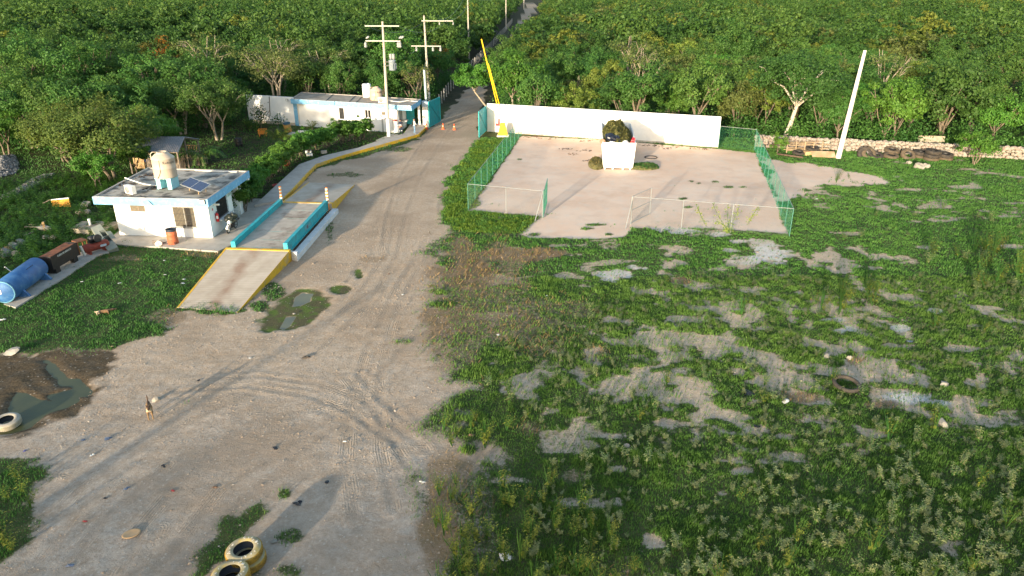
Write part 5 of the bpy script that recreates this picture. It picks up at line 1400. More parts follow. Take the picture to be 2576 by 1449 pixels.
q = MB(); q.tube([(.40, -.34, .98), (.44, -.15, 1.0), (.45, .15, 1.0), (.40, .34, .98)], .016, 6); q.build('handlebar', BLACK, t, world=False)
q = MB(); q.lathe([(0, 0), (.05, .02), (.11, .07), (.12, .12), (0, .14)], 14, c=(.60, 0, .84), axis=(-1, 0, .2)); q.prism([(.36, -.15), (.56, -.1), (.56, .1), (.36, .15)], [.7, .72, .72, .7], [.95, .9, .9, .95]); q.build('headlight_fairing', PVC, t, world=False, bevel=.02)
q = MB()
for k in range(8):
    a0 = R(20 + k * 16); a1 = R(20 + (k + 1) * 16)
    q.add([(.62 + .33 * math.cos(a0), -.07, .29 + .33 * math.sin(a0)), (.62 + .33 * math.cos(a0), .07, .29 + .33 * math.sin(a0)), (.62 + .33 * math.cos(a1), .07, .29 + .33 * math.sin(a1)), (.62 + .33 * math.cos(a1), -.07, .29 + .33 * math.sin(a1))], [(0, 1, 2, 3)])
q.build('front_mudguard', PVC, t, world=False, solid=.01)
q = MB(); q.tube([(.05, -.16, .3), (-.3, -.18, .28), (-.75, -.18, .36)], .04, 8); q.build('exhaust', STEEL, t, world=False)
q = MB(); q.tube([(-.02, .12, .3), (-.1, .38, .0)], .014, 5); q.build('kickstand', DKST, t, world=False)
q = MB(); q.rock((.12, 0, .98), .38, (1.15, 1.05, .85), 5, 3); q.build('rain_cover', mat('dark_green_tarp', (.02, .026, .02), .4, .3, 4), t, world=False)
q = MB(); x0, x1, y0, y1, z0, z1 = -.92, -.42, -.26, .26, .86, 1.2
for zz in (z0, (z0 + z1) / 2, z1):
    q.tube([(x0, y0, zz), (x1, y0, zz), (x1, y1, zz), (x0, y1, zz), (x0, y0, zz)], .012, 4)
for k in range(6):
    for yy in (y0, y1): xx = x0 + (x1 - x0) * k / 5; q.tube([(xx, yy, z0), (xx, yy, z1)], .01, 4)
    for xx in (x0, x1): yy = y0 + (y1 - y0) * k / 5; q.tube([(xx, yy, z0), (xx, yy, z1)], .01, 4)
q.box(x0, x1, y0, y1, z0 - .01, z0 + .01); q.build('crate', mat('grey_wire', (.34, .36, .37), .5), t, world=False)
q = MB(); q.rock((-.62, -.02, .86), .26, (1.2, 1.3, .7), 8, 2); q.build('side_bag', BLACK, t, world=False)

# ---- drums
def drum(x, y, label, m1, m2, h=.92, r=.30, z=0, dark=None, name='drum', tilt=(0, 0, 0), open_=True):
    t = thing(name, (x, y, z), label, 'drum', rot=tilt)
    q = MB(); q.lathe([(0, .0), (r * .96, 0), (r, .03), (r, h * .3), (r * 1.04, h * .33), (r, h * .36), (r, h * .62), (r * 1.04, h * .65), (r, h * .68), (r, h * .86)], 28); q.build('body', m1, t, world=False)
    q = MB(); q.lathe([(r, h * .86), (r, h * .97), (r * 1.03, h), (r * .97, h), (r * .94, h * .6), (0, h * .58)], 28); q.build('rim', m2, t, world=False)
    return t
ORD = mat('orange_drum_paint', (.42, .115, .05), .6, .15, 3, dirt=(.03, .025, .03), dscale=2.4, damt=.9, dlo=.56, dhi=.62); DRIM = mat('blue_black_rim', (.03, .04, .055), .5, .2)
a = gz(ZR(1345, 1288), .12); drum(a.x, a.y + .25, 'orange steel drum with a dark rim in front of the hut window', ORD, DRIM, h=1.05, r=.345, z=.12)
a = gz(ZH(815, 790), 0); drum(a.x, a.y + .3, 'blue and yellow drum at the blue corner of the gatehouse', mat('dirty_yellow_drum', (.36, .22, .06), .7, .2), mat('dark_blue_drum_top', (.03, .09, .14), .5, .15), h=1.15, r=.42, tilt=(R(5), R(-4), 0))
a = gz(ZG(68, 1190), 0); drum(a.x, a.y + .2, 'black drum with a pale band standing in the dark yard behind the hedge', BLACK, mat('black_drum_rim', (.03, .03, .03), .5), h=.95, r=.36)
# lump of concrete beside the drum
a = gz(ZR(1165, 1330), .0); t = thing('broken_concrete', (a.x, a.y, 0), 'lump of broken pale concrete beside the orange drum', 'rubble')
q = MB(); q.rock((a.x, a.y + .1, .2), .26, (1, .9, 1.0), 3, 2); q.build('block', mat('pale_rubble', (.58, .53, .45), .9, .15, 4, .3, 12), t)
q = MB(); b = gz(ZR(1170, 1268), .12); q.obox((b.x, b.y, .16), (.9, .12, .05), (0, 0, .1)); q.obox((b.x - .2, b.y + .05, .2), (.7, .09, .04), (.1, .12, -.3)); tag(q.build('plank', WOOD, base=(b.x, b.y, .12)), 'dark broken planks lying left of the orange drum', 'plank')

# ---- concrete slabs at the left of the hut
P_ = [gz(ZL(*p), .34) for p in ((1128, 175), (1330, 55), (1885, 62), (1905, 100), (1690, 212), (1450, 205))]
t = thing('septic_slab', (P_[1].x + .6, P_[1].y - .6, 0), 'low mossy concrete tank slab left of the hut', 'slab')
q = MB(); q.prism([p[:2] for p in P_][::-1], -.1, .34); q.build('slab', mat('mossy_concrete', (.33, .29, .22), .9, .2, 2, .2, 15, dirt=(.16, .12, .08), dscale=1.2, damt=.7), t)
a = gz(ZL(1460, 118), .34); q = MB(); q.tube([(a.x, a.y, .3), (a.x, a.y, .78)], .085, 12); q.tube([(a.x, a.y, .66), (a.x, a.y, .8)], .1, 12); q.build('vent_pipe', PVC, t)
P_ = [gz(ZL(*p), .1) for p in ((60, 1395), (250, 1452), (560, 1262), (740, 1142), (1060, 950), (1372, 745), (1580, 610), (1760, 560), (1700, 480), (1450, 470), (1200, 620), (850, 830), (480, 1050), (200, 1240))]
q = MB(); q.prism([p[:2] for p in P_], -.15, .1); tag(q.build('concrete_strip', PAVE), kind='structure')
PX0 = [gz((x, y), .1) for x, y in ((-200, 1000), (10, 866), (36, 875), (-150, 1040))]

# ---- blue tank
BTK = mat('blue_tank_paint', (.025, .11, .29), .6, .15, 2.0, dirt=(.12, .24, .38), dscale=1.8, damt=.6, dlo=.48, dhi=.7)
c0 = gz(ZL(50, 1215), .72); c1 = gz(ZL(600, 815), .72); dr_ = Vector((c1.x - c0.x, c1.y - c0.y, 0)); LT = dr_.length; dr_.normalize(); rz_ = math.atan2(dr_.y, dr_.x)
t = thing('blue_tank', ((c0.x + c1.x) / 2, (c0.y + c1.y) / 2, .1), 'large blue cylindrical steel tank lying on a concrete strip at the left edge', 'tank', rz=rz_)
q = MB(); q.lathe([(0, -LT / 2 - .16), (.35, -LT / 2 - .12), (.58, -LT / 2 - .04), (.63, -LT / 2), (.63, LT / 2), (.58, LT / 2 + .04), (.35, LT / 2 + .12), (0, LT / 2 + .16)], 32, c=(0, 0, .66), axis=(1, 0, 0)); q.build('shell', BTK, t, world=False)
q = MB(); q.lathe([(.59, -LT / 2 - .05), (.645, -LT / 2 - .05), (.645, -LT / 2 - .005), (.59, -LT / 2 - .005)], 32, c=(0, 0, .66), axis=(1, 0, 0)); q.build('end_ring', mat('pale_blue_worn', (.10, .26, .36), .7, .35, 5), t, world=False)
for x in (-LT * .27, LT * .40):
    q = MB()
    for s in (-1, 1): q.prism([(x - .07, s * .50), (x + .07, s * .50), (x + .07, s * .86), (x - .07, s * .86)][::s], [.0] * 4, [.50, .50, .06, .06][::1] if s == 1 else [.06, .06, .50, .50])
    q.box(x - .06, x + .06, -.5, .5, .0, .2); q.build('saddle_leg', BTK, t, world=False)
q = MB(); q.box(-LT / 2 - .17, -LT / 2 - .155, .0, .3, .6, .85); q.build('paper_tag', PVC, t, world=False)
q = MB(); a = MB(); 
for k in range(9): a.obox((LT * .05 + k * .085, -.36 - .02 * (k % 2), .66 + .525), (.05, .03, .02), (.6, 0, 0))
a.build('paint_scratch', BLACK, t, world=False)
q = MB(); q.tube([(.35, .5, .9), (.2, .75, 1.35), (.1, .72, 1.4)], .03, 6); q.build('bent_pipe', STEEL, t, world=False)

# ---- black trough tank with the stencilled words
b0 = gz(ZL(868, 850), .42); b1 = gz(ZL(1285, 602), .42); d_ = Vector((b1.x - b0.x, b1.y - b0.y, 0)); LB = d_.length; d_.normalize(); rz_ = math.atan2(d_.y, d_.x)
t = thing('black_tank', (b0.x, b0.y, .1), 'black rectangular steel tank with a rusty top and white stencilled words', 'tank', rz=rz_)
BK = mat('black_tank_paint', (.014, .013, .013), .55, .3, 5, dirt=(.05, .035, .028), dscale=3, damt=.5)
q = MB(); WB = .72; q.box(0, LB, 0, WB, .32, 1.15); q.box(-.02, 0, -.02, WB + .02, .3, 1.17); q.box(LB, LB + .02, -.02, WB + .02, .3, 1.17); q.build('box', BK, t, world=False)
q = MB(); q.box(.03, LB - .03, .02, WB - .02, 1.15, 1.162); q.build('rusty_top', mat('rust_top', (.20, .07, .03), .85, .4, 3, .2, 15, dirt=(.03, .025, .022), dscale=1.3, damt=.9, dlo=.48, dhi=.56), t, world=False)
for x in (.22, LB - .62):
    q = MB(); q.prism([(x, .02), (x + .42, .02), (x + .42, WB - .02), (x, WB - .02)], 0, .32); q.build('leg', BK, t, world=False)
q = MB(); q.text('FUERA DE SERVICIO', .155, Matrix.Translation((LB * .5, -.004, .98)) @ Matrix.Rotation(R(90), 4, 'X'), .002); q.build('lettering', PVC, t, world=False)

# ---- compressor and tilted cabinet
a0 = gz(ZL(1420, 500), .5); a1 = gz(ZL(1680, 425), .5); rz_ = math.atan2(a1.y - a0.y, a1.x - a0.x)
t = thing('air_compressor', ((a0.x + a1.x) / 2, (a0.y + a1.y) / 2, .1), 'rusty red air compressor tank with a black motor beside the tilted cabinet', 'compressor', rz=rz_)
CR = mat('rusty_red_tank', (.20, .035, .022), .7, .25, 4)
q = MB(); q.lathe([(0, -.85), (.2, -.8), (.28, -.7), (.28, .7), (.2, .8), (0, .85)], 20, c=(0, 0, .42), axis=(1, 0, 0)); q.build('air_tank', CR, t, world=False)
q = MB(); q.box(-.35, .35, -.2, .2, .70, .74); q.lathe([(0, -.2), (.2, -.2), (.22, 0), (.2, .2), (0, .2)], 14, c=(-.12, .05, .93), axis=(1, 0, 0)); q.build('motor', BLACK, t, world=False)
q = MB(); q.lathe([(0, -.04), (.06, -.04), (.22, -.03), (.26, -.04), (.26, .04), (.22, .03), (.06, .04), (0, .04)], 18, c=(.1, -.24, .98), axis=(0, 1, 0)); q.build('flywheel', DKST, t, world=False)
for x in (-.5, .5):
    q = MB(); q.box(x - .06, x + .06, -.22, .22, -.05, .22); q.build('foot', CR, t, world=False)
q = MB(); q.obox((.35, -.285, .42), (.4, .01, .14)); q.build('name_plate', mat('pale_blue_plate', (.35, .42, .5), .5), t, world=False)
q = MB(); q.tube([(-.95, -.3, 0.1), (-1.05, -.2, .75)], .09, 10); q.build('filter_pipe', STEEL, t, world=False)
a = gz(ZL(1330, 560), .1); t = thing('rusty_frame', (a.x, a.y, .1), 'low rusty steel frame between the black tank and the compressor', 'frame', rz=rz_)
q = MB()
for x in (-.3, .3):
    for y in (-.3, .3): q.box(x - .03, x + .03, y - .03, y + .03, 0, .8)
q.box(-.33, .33, -.33, .33, .8, .86); q.build('frame', RUST, t, world=False)
cb = gz(ZL(1845, 545), .05); ct_ = gz(ZL(1560, 172), 1.05)
dv = ct_ - cb; LC = dv.length; xax = dv.normalized()
side = Vector((1, .25, 0)); side = (side - xax * side.dot(xax)).normalized(); nrm_ = xax.cross(side)
Mc = Matrix(((side.x, nrm_.x, xax.x, cb.x), (side.y, nrm_.y, xax.y, cb.y), (side.z, nrm_.z, xax.z, cb.z), (0, 0, 0, 1)))
t = thing('metal_cabinet', cb, 'grey green metal cabinet with open compartments leaning at a slant left of the hut', 'cabinet')
CG = mat('grey_green_steel', (.20, .22, .19), .6, .1, 3)
q = MB(); q.M = Mc; W2, D2 = .62, .22
q.box(-W2 / 2, W2 / 2, D2 - .02, D2, 0, LC); q.box(-W2 / 2, -W2 / 2 + .28, -D2, D2 - .02, 0, LC); q.box(W2 / 2 - .02, W2 / 2, -D2, D2 - .02, 0, LC)
for z_ in (0, .30, .51, .72): q.box(-W2 / 2 + .28, W2 / 2 - .02, -D2, D2 - .02, LC * z_, LC * z_ + .03)
q.box(-W2 / 2 + .28, W2 / 2 - .02, -D2, D2 - .02, LC * .76, LC); q.box(-W2 / 2 + .28, W2 / 2 - .02, -D2, D2 - .02, .03, LC * .28)
q.build('carcass', CG, t)
q = MB(); q.M = Mc; q.obox((W2 / 2 + .12, -D2 + .01, LC * .5), (.3, .02, LC * .3), (0, 0, .3)); q.build('door', CG, t)

# ---- scrap timber, boards, rocks in the rough patch
for i, (pts, lb) in enumerate([(((470, 110), (630, 112)), 'grey plank topmost on the scrap pile left of the slab'), (((400, 145), (640, 150)), 'long grey plank across the scrap pile left of the slab'),
                               (((380, 290), (540, 235)), 'slanting plank at the foot of the scrap pile'), (((690, 75), (735, 225)), 'short pale upright board by the scrap pile'), (((610, 190), (715, 60)), 'thin plank propped against the upright board')]):
    z0, z1 = (.25, .25) if i < 3 else (.05, .75)
    if i == 3: z0, z1 = .85, .05
    a, b = gz(ZL(*pts[0]), z0), gz(ZL(*pts[1]), z1)
    d = b - a; q = MB(); ang_ = d.to_track_quat('X', 'Z').to_matrix().to_4x4(); q.M = Matrix.Translation((a + b) / 2) @ ang_; q.box(-d.length / 2, d.length / 2, -.07, .07, -.02, .02)
    tag(q.build('plank', WOODY if i == 3 else WOOD, base=tuple((a + b) / 2)), lb, 'plank')
a = gz(ZA(600, 878), .5); b = gz(ZA(725, 862), .5); c = gz(ZA(972, 870), .5)
t = thing('yellow_board', (b.x, b.y, 0), 'orange yellow board with a pale top edge lying in the weeds on the left', 'board')
q = MB(); q.prism([(b.x, b.y), (c.x, c.y + .1), (c.x, c.y + .2), (b.x, b.y + .1)], .1, [.62, .78, .78, .62]); q.build('panel', mat('orange_board', (.55, .25, .03), .7, .2, 4), t)
q = MB(); q.prism([(b.x, b.y - .02), (c.x, c.y + .08), (c.x, c.y + .22), (b.x, b.y + .12)], [.62, .78, .78, .62], [.68, .84, .84, .68]); q.build('edge_rail', PVC, t)
q = MB(); q.tube([(a.x, a.y, .45), (b.x, b.y, .68)], .05, 6); q.build('pole', WOOD, t)
STONE = mat('pale_limestone', (.29, .26, .215), .9, .18, 2.5, .3, 10); STONEG = mat('grey_rock', (.24, .23, .21), .9, .25, 2.5, .3, 10)
def rock(px, r, label, m=STONE, sq=(1, .9, .7), sd=0, z=0.0):
    a = g(*px) if isinstance(px, tuple) else px
    q = MB(); q.rock((a.x, a.y, z + r * .3), r, sq, sd, 2); o = q.build('rock', m, base=(a.x, a.y, 0)); tag(o, label, 'rock')
rock(ZL(335, 440), .36, 'pale flat-topped rock in the weeds above the blue tank', sd=1)
rock(ZL(65, 625), .48, 'large round grey rock at the left edge above the blue tank', STONEG, sd=2)
rock(ZL(125, 560), .40, 'brownish rock behind the large round grey rock', mat('brown_rock', (.26, .19, .13), .9, .2, 3), sd=3)
rock(ZL(258, 605), .30, 'small pale rock next to the blue tank', sd=4)
rock(ZL(200, 505), .42, 'low grey rock between weeds and the rough heap', STONEG, sq=(1.4, .9, .5), sd=5)
rock(ZL(860, 350), .30, 'grey rock beside the black tank top', STONEG, sd=6); rock(ZL(755, 335), .28, 'pointed grey rock left of the other small rocks by the black tank', STONEG, sd=7)
rock(ZL(800, 215), .45, 'pale rubble rock at the foot of the scrap timber', STONEG, sq=(1.5, 1, .5), sd=8)
rock(ZR(130, 750), .45, 'large pale rock under the hut eave on the left', STONE, sd=9); rock(ZR(60, 845), .34, 'middle rock of the heap left of the hut', STONE, sd=10); rock(ZR(150, 842), .3, 'small rock nearest the hut in the heap on the left', STONE, sd=11)
rock((2080, 899), .17, 'white oblong stone lying on bare ground in the field', mat('white_stone', (.30, .265, .215), .85, .1), (1.2, .8, .7), 12)
rock((2136, 904), .15, 'white upright stone on bare ground right of the oblong stone', mat('white_stone_b', (.30, .265, .215), .85, .1), (.8, .8, 1.1), 13)
rock((2376, 972), .22, 'pale flat rock among weeds near the right edge', STONE, (1, .9, .6), 14); rock((1974, 1012), .19, 'bluish white flat stone on the field', mat('bluish_stone', (.34, .35, .36), .8, .1), (1.3, .8, .5), 15)
rock(ZS(1770, 515), .3, 'small white stone in front of the old tyres', STONE, sd=16); rock(ZS(1900, 575), .5, 'large white stone in the grass before the old tyres', STONE, sd=17); rock(ZS(1975, 562), .42, 'white stone touching the large one before the old tyres', STONE, sd=18)
rock((1575, 1125), .14, 'little pale stone in the middle of the grass', STONE, sd=19); rock((2372, 1070), .22, 'pale blue grey stone in the weeds at the right', STONE, (1.4, .8, .5), 20)
rock((392, 1008), .16, 'pale broken stone on the dirt above the standing dog', STONE, (1.2, .8, .7), 21); rock((30, 890), .3, 'bluish flat rock at the left border of the lawn', STONEG, (1.3, .8, .4), 22)
rock((1270, 1405), .2, 'white stone chip in the weeds at the bottom', mat('white_stone_c', (.72, .70, .66), .85, .1), (1, .8, .3), 23)

# ---- grey gravel heaps on the far left
def heap(name, P, n, r0, r1, m, zf_, label, sd):
    rr = random.Random(sd); q = MB(); xs_ = [p[0] for p in P]; ys_ = [p[1] for p in P]; k = 0
    bx, by = sum(xs_) / len(P), sum(ys_) / len(P)
    while k < n:
        x = rr.uniform(min(xs_), max(xs_)); y = rr.uniform(min(ys_), max(ys_))
        d = float(sdf(P, np.array([x]), np.array([y]))[0])
        if d < 0: continue
        q.mat(rr.randrange(3)); q.rock((x, y, zf_ * min(1, d / 1.2) * rr.uniform(.8, 1.05)), rr.uniform(r0, r1), (1, 1, .8), sd * 1000 + k, 0); k += 1
    z0 = MB()
    return tag(q.build(name, m, base=(bx, by, 0)), label, 'gravel', kind='stuff')
GRV = [mat('grey_crushed_rock', (.19, .185, .18), .9, .35, 3), mat('dark_crushed_rock', (.09, .09, .09), .9, .3, 3), mat('pale_crushed_rock', (.30, .29, .275), .9, .3, 3)]
heap('gravel_heap', W([ZA(-200, 260), ZA(200, 205), ZA(260, 330), ZA(275, 425), ZA(150, 490), ZA(-200, 560)]), 1500, .10, .20, GRV, .30, 'heap of grey crushed rock at the left edge', 3)
heap('gravel_heap', W([ZA(760, 470), ZA(730, 540), ZA(480, 650), ZA(200, 790), ZA(40, 830), ZA(30, 790), ZA(220, 700), ZA(420, 560), ZA(620, 490)]), 1100, .09, .19, GRV, .22, 'narrow ridge of grey crushed rock below the first heap', 4)

# ---- shed behind the hut
TIN = mat('weathered_tin', (.22, .215, .215), .5, .15, 1.5, metal=.3, dirt=(.16, .11, .08), dscale=1.5, damt=.5)
e1 = gz(ZQ(800, 352), 2.15); k1 = gz(ZQ(900, 128), 3.0); e0 = gz(ZQ(10, 338), 2.15); b1_ = gz(ZQ(1125, 188), 2.15)
xr = (k1.x + e1.x) / 2; 
t = thing('shed', ((e0.x + e1.x) / 2, (e1.y + k1.y) / 2, 0), 'open wooden shed with a grey corrugated metal roof behind the guard hut', 'shed')
def sheet(p00, p10, p11, p01, n, amp):
    m = MB(); V_ = []; F_ = []
    nn = Vector((0, 0, 1))
    for i in range(n + 1):
        for pA_, pB_ in ((p00, p10), (p01, p11)):
            p = Vector(pA_).lerp(Vector(pB_), i / n); V_.append(p + nn * (amp if i % 2 else -amp))
    for i in range(n): F_.append((2 * i, 2 * i + 2, 2 * i + 3, 2 * i + 1))
    b = len(V_); V_ += [v - nn * .012 for v in V_]; F_ += [tuple(b + i for i in f[::-1]) for f in F_]
    return m.add(V_, F_)
k0 = Vector((e0.x + (k1.x - e1.x), k1.y + .2, 3.0)); b0_ = Vector((b1_.x - (k1.x - k0.x), b1_.y, 2.15))
sheet(e0, e1, k1, k0, 60, .03).build('roof', TIN, t)
sheet(k0 + Vector((0, .02, 0)), k1 + Vector((0, .02, 0)), Vector((k1.x + .15, k1.y + 2.9, 2.2)), Vector((k0.x, k0.y + 2.9, 2.2)), 60, .03).build('roof', TIN, t)
q = MB()
for (x, y, h) in ((e1.x - .15, e1.y + .15, 2.1), (k1.x - .1, k1.y, 2.9), (k1.x, k1.y + 2.6, 2.1), (e0.x + 3.2, e1.y + .2, 2.1), (e0.x + .3, e0.y + .2, 2.1), (k0.x, k0.y + 2.6, 2.1)):
    q = MB(); q.tube([(x, y, 0), (x, y, h)], .08, 6); q.build('post', WOOD, t)
q = MB(); q.tube([e1 + Vector((-.1, .15, -.1)), k1 + Vector((-.1, 0, -.1)), Vector((k1.x, k1.y + 2.8, 2.1))], .06, 5); q.tube([e0 + Vector((.2, .2, -.08)), e1 + Vector((-.1, .2, -.08))], .06, 5); q.build('rafter', WOOD, t)
rr = random.Random(4)
def pallet(x, y, rz, label, w_=1.1, h=1.05, m=WOOD, n=8, lean=.08):
    p = thing('pallet', (x, y, .0), label, 'pallet', 'pallets fencing the shed' if 'row' in label else None, rot=(R(-rr.uniform(4, 10)), 0, rz))
    q = MB()
    for i in range(n): u = -w_ / 2 + w_ * (i + .5) / n; q.box(u - .04, u + .04, -.03, 0, .0, h * rr.uniform(.95, 1.0))
    q.build('slat', m, p, world=False)
    q = MB()
    for z in (.12, h * .5, h - .12): q.box(-w_ / 2, w_ / 2, 0, .08, z - .05, z + .05)
    q.build('bearer', m, p, world=False)
for i, zx in enumerate((240, 330, 430, 520, 620, 720, 830)):
    a = gz(ZQ(zx, 560 - (i % 2) * 8), .2); pallet(a.x, a.y, rr.uniform(-.2, .2), 'upright grey pallet in the row that fences the shed front', m=WOODY if i in (0,) else WOOD)
a = gz(ZQ(965, 545), .1); b = gz(ZQ(1120, 520), .1)
pallet(a.x + .2, a.y, R(25), 'tall dark slatted pallet leaning right of the shed', 1.6, 1.5, WOOD, 9); pallet(b.x, b.y, R(18), 'dark slatted pallet partly under the palm fronds', 1.6, 1.2, WOOD, 9)
a = gz(ZQ(960, 440), .3); pallet(a.x, a.y + .8, R(-10), 'yellowish new pallet behind the dark pallets at the shed', 1.4, 1.5, WOODY, 5)
a = gz(ZQ(400, 555), .1); q = MB(); q.obox((a.x, a.y, .7), (.7, .5, .9), (0, 0, .2)); t = tag(q.build('blue_bin', mat('blue_bin_plastic', (.02, .05, .16), .5), base=(a.x, a.y, 0), bevel=.05), 'dark blue bin standing inside the shed front', 'bin')

# ---- palms
def frond(m, p, yaw, L_, rise, droop, n=16, wl=.55, rr=random):
    """one arched leaf: a midrib with leaflets hanging to both sides"""
    d = Vector((math.cos(yaw), math.sin(yaw), 0)); s = Vector((-d.y, d.x, 0)); prev = None; pts = []
    for i in range(n + 1):
        k = i / n; pts.append(Vector(p) + d * L_ * k + Vector((0, 0, rise * math.sin(k * 1.9) - droop * k * k)))
    for i in range(n):
        a, b = pts[i], pts[i + 1]; k = (i + .5) / n
        m.add([a - s * .015, a + s * .015, b + s * .012, b - s * .012], [(0, 1, 2, 3)])
        if i > 1:
            ll = wl * math.sin(min(1, k * 1.25 + .08) * 2.6) * (1.05 - .5 * k)
            for sg in (-1, 1):
                tip = (a + b) / 2 + s * sg * ll * .85 + d * ll * .5 - Vector((0, 0, ll * rr.uniform(.3, .75)))
                w_ = (b - a) * .42
                m.add([a, a + w_ * 1.5, tip + w_ * .3, tip], [(0, 1, 2, 3)])
def palm(x, y, label, n, L_, trunk, rise, droop, sd, lm=FROND, wl=.55):
    rr = random.Random(sd); t = thing('palm', (x, y, 0), label, 'palm')
    q = MB(); q.tube([(0, 0, -.1), (0, 0, trunk)], [.14, .09], 8); q.build('trunk', BARK, t, world=False)
    for i in range(n):
        m = MB(); yaw = i * 2.4 + rr.uniform(-.3, .3); k = rr.uniform(.75, 1.1)
        frond(m, (0, 0, trunk), yaw, L_ * k, rise * rr.uniform(.6, 1.3), droop * rr.uniform(.7, 1.3), wl=wl, rr=rr)
        o = m.build('frond', lm, t, world=False)
        at = o.data.color_attributes.new('tint', 'FLOAT_COLOR', 'POINT'); v_ = rr.random(); at.data.foreach_set('color', np.tile([v_, v_, v_, 1], len(o.data.vertices)).astype(np.float32))
a = gz(ZQ(1150, 560), 0); palm(a.x, a.y + .4, 'dark green palm with drooping fronds behind the guard hut', 14, 2.6, 1.0, 1.1, 1.5, 1, LEAF_MID, .8)
a = g(702, 364); palm(a.x, a.y, 'young coconut palm with yellowing fronds in the shaded yard', 9, 2.6, .3, 1.8, 1.0, 2)
a = gz(ZH(1262, 715), .1); palm(a.x, a.y, 'tiny potted palm against the gatehouse wall', 9, 1.0, .2, .9, .3, 3, LEAF_GOLD, .3)
LW_ = gz(ZH(1000, 790), .1); RW2 = gz(ZH(1500, 790), .1)
q = MB(); wq = Wall((LW_.x, LW_.y), (RW2.x, RW2.y)); q.M = wq.M
for k in range(14): q.box(k * wq.len / 14 + .02, (k + 1) * wq.len / 14 - .02, 0, .12, -.05, .36)
q.box(0, wq.len, .12, .2, -.05, .3); tag(q.build('planter', PVC, base=tuple((LW_ + RW2) / 2)), 'low white picket planter edge along the gatehouse wall', 'planter')
q = MB(); P_ = [gz(ZH(*p), .12) for p in ((800, 825), (880, 770), (1180, 800), (1500, 830), (1480, 870), (1150, 870))]; q.prism([p[:2] for p in P_][::-1], -.1, .12); tag(q.build('stone_step', CONC), kind='structure')
q = MB(); P_ = [gz(p, .05) for p in ((945, 352), (990, 335), (1002, 338), (960, 360))]; q.prism([p[:2] for p in P_][::-1], -.1, .05); tag(q.build('stone_paving', CONC), kind='structure')
a = gz(ZH(365, 840), .1); t = thing('orange_crate', (a.x, a.y, 0), 'orange plastic crate hung with plants in the shaded yard', 'crate', rz=.2)
q = MB(); q.box(-.45, .45, -.3, .3, .3, .34)
for k in range(6): u = -.45 + .9 * k / 5; q.box(u - .03, u + .03, -.32, -.28, .3, .85); q.box(u - .03, u + .03, .28, .32, .3, .85)
for z in (.4, .6, .82): q.box(-.47, .47, -.325, -.30, z - .03, z + .03); q.box(-.47, .47, .30, .325, z - .03, z + .03); q.box(-.47, -.44, -.3, .3, z - .03, z + .03); q.box(.44, .47, -.3, .3, z - .03, z + .03)
q.box(-.4, -.34, -.25, .25, 0, .3); q.box(.34, .4, -.25, .25, 0, .3); q.build('crate', mat('orange_crate_plastic', (.50, .19, .02), .6, .2), t, world=False)
# saplings against the left white wall
rngp = np.random.default_rng(3)
for (zx, zy, h, r, n, lb) in ((330, 660, 2.6, 1.0, 420, 'thin sapling with broad leaves in front of the left white wall'), (140, 690, 1.2, 1.1, 420, 'low leafy bush at the left end of the white wall'), (640, 640, 1.3, 1.0, 150, 'trailing plant hanging across the left white wall')):
    a = gz(ZH(zx, zy + 40), 0); t = thing('shrub', (a.x, a.y, 0), lb, 'shrub')
    q = MB(); q.tube([(0, 0, 0), (.1, 0, h * .5), (0, .05, h * .95)], [.04, .03, .015], 5); q.build('stem', BARK, t, world=False)
    o = rngp.normal(size=(n, 3)) * [r * .45, r * .3, h * .24] + [0, 0, h * .6]; o[:, 2] = np.abs(o[:, 2])
    leafthing('foliage', LEAF_DARK, o, rngp.normal(size=(n, 3)) + [0, -.4, .8], rngp.uniform(.14, .26, n), .7, rngp, rngp.random(n), t)
q = MB(); q.tube([gw.M @ Vector((gw.uz(ZH(470, 40))[0], -.04, 3.4)), gw.M @ Vector((gw.uz(ZH(490, 370))[0], -.04, 1.75)), gw.M @ Vector((gw.uz(ZH(500, 480))[0], -.04, 1.2)), gw.M @ Vector((gw.uz(ZH(470, 590))[0], -.04, .5))], [.05, .045, .035, .025], 5)
q.tube([gw.M @ Vector((gw.uz(ZH(490, 370))[0], -.04, 1.75)), gw.M @ Vector((gw.uz(ZH(450, 470))[0], -.04, 1.25)), gw.M @ Vector((gw.uz(ZH(430, 520))[0], -.04, .9))], [.04, .03, .02], 5)
tag(q.build('climbing_vine', BARK, base=tuple(gz(ZH(480, 600), 0))), 'dry forked vine stem climbing the left white wall', 'vine')

# ---- hedge bushes along the walkway
pH1 = Proto(501, 2.2, .95, 4200, .15, stems=3, base=.08, lm=LEAF_BRT, tr=.08); pH2 = Proto(502, 2.1, 1.0, 4200, .15, stems=3, base=.08, lm=LEAF_BRT, tr=.08)
HL = [(630, 536), (642, 514), (655, 497), (670, 478), (686, 459), (702, 445), (718, 432), (735, 417), (752, 404), (772, 394), (790, 386), (812, 377), (838, 372), (868, 362), (884, 356), (912, 356), (926, 351)]
for i, px in enumerate(HL):
    q_ = g(*px); q_.x -= .55
    big = 1.02 if px[0] > 860 else .98
    lab = 'tall bushy green shrub at the gatehouse end of the walkway hedge' if px[0] > 860 else 'green hedge bush in the row along the raised walkway'
    plant(pH1 if i % 3 != 1 else pH2, q_.x, q_.y, lab, 'hedge bush', 'hedge_bush', 'hedge bushes along the walkway' if px[0] <= 860 else 'tall shrubs at the end of the hedge', sc=big * rnd.uniform(1.08, 1.3), rnd=rnd, crown='foliage', stem='stems')
a = gz(Z1(1612, 372), 0); t = thing('red_pot', (a.x, a.y, 0), 'flat red bowl under the hedge beside the walkway', 'pot'); q = MB(); q.lathe([(0, 0), (.22, 0), (.36, .2), (.32, .2), (.2, .04), (0, .04)], 18); q.build('bowl', mat('red_clay', (.30, .04, .03), .6), t, world=False)
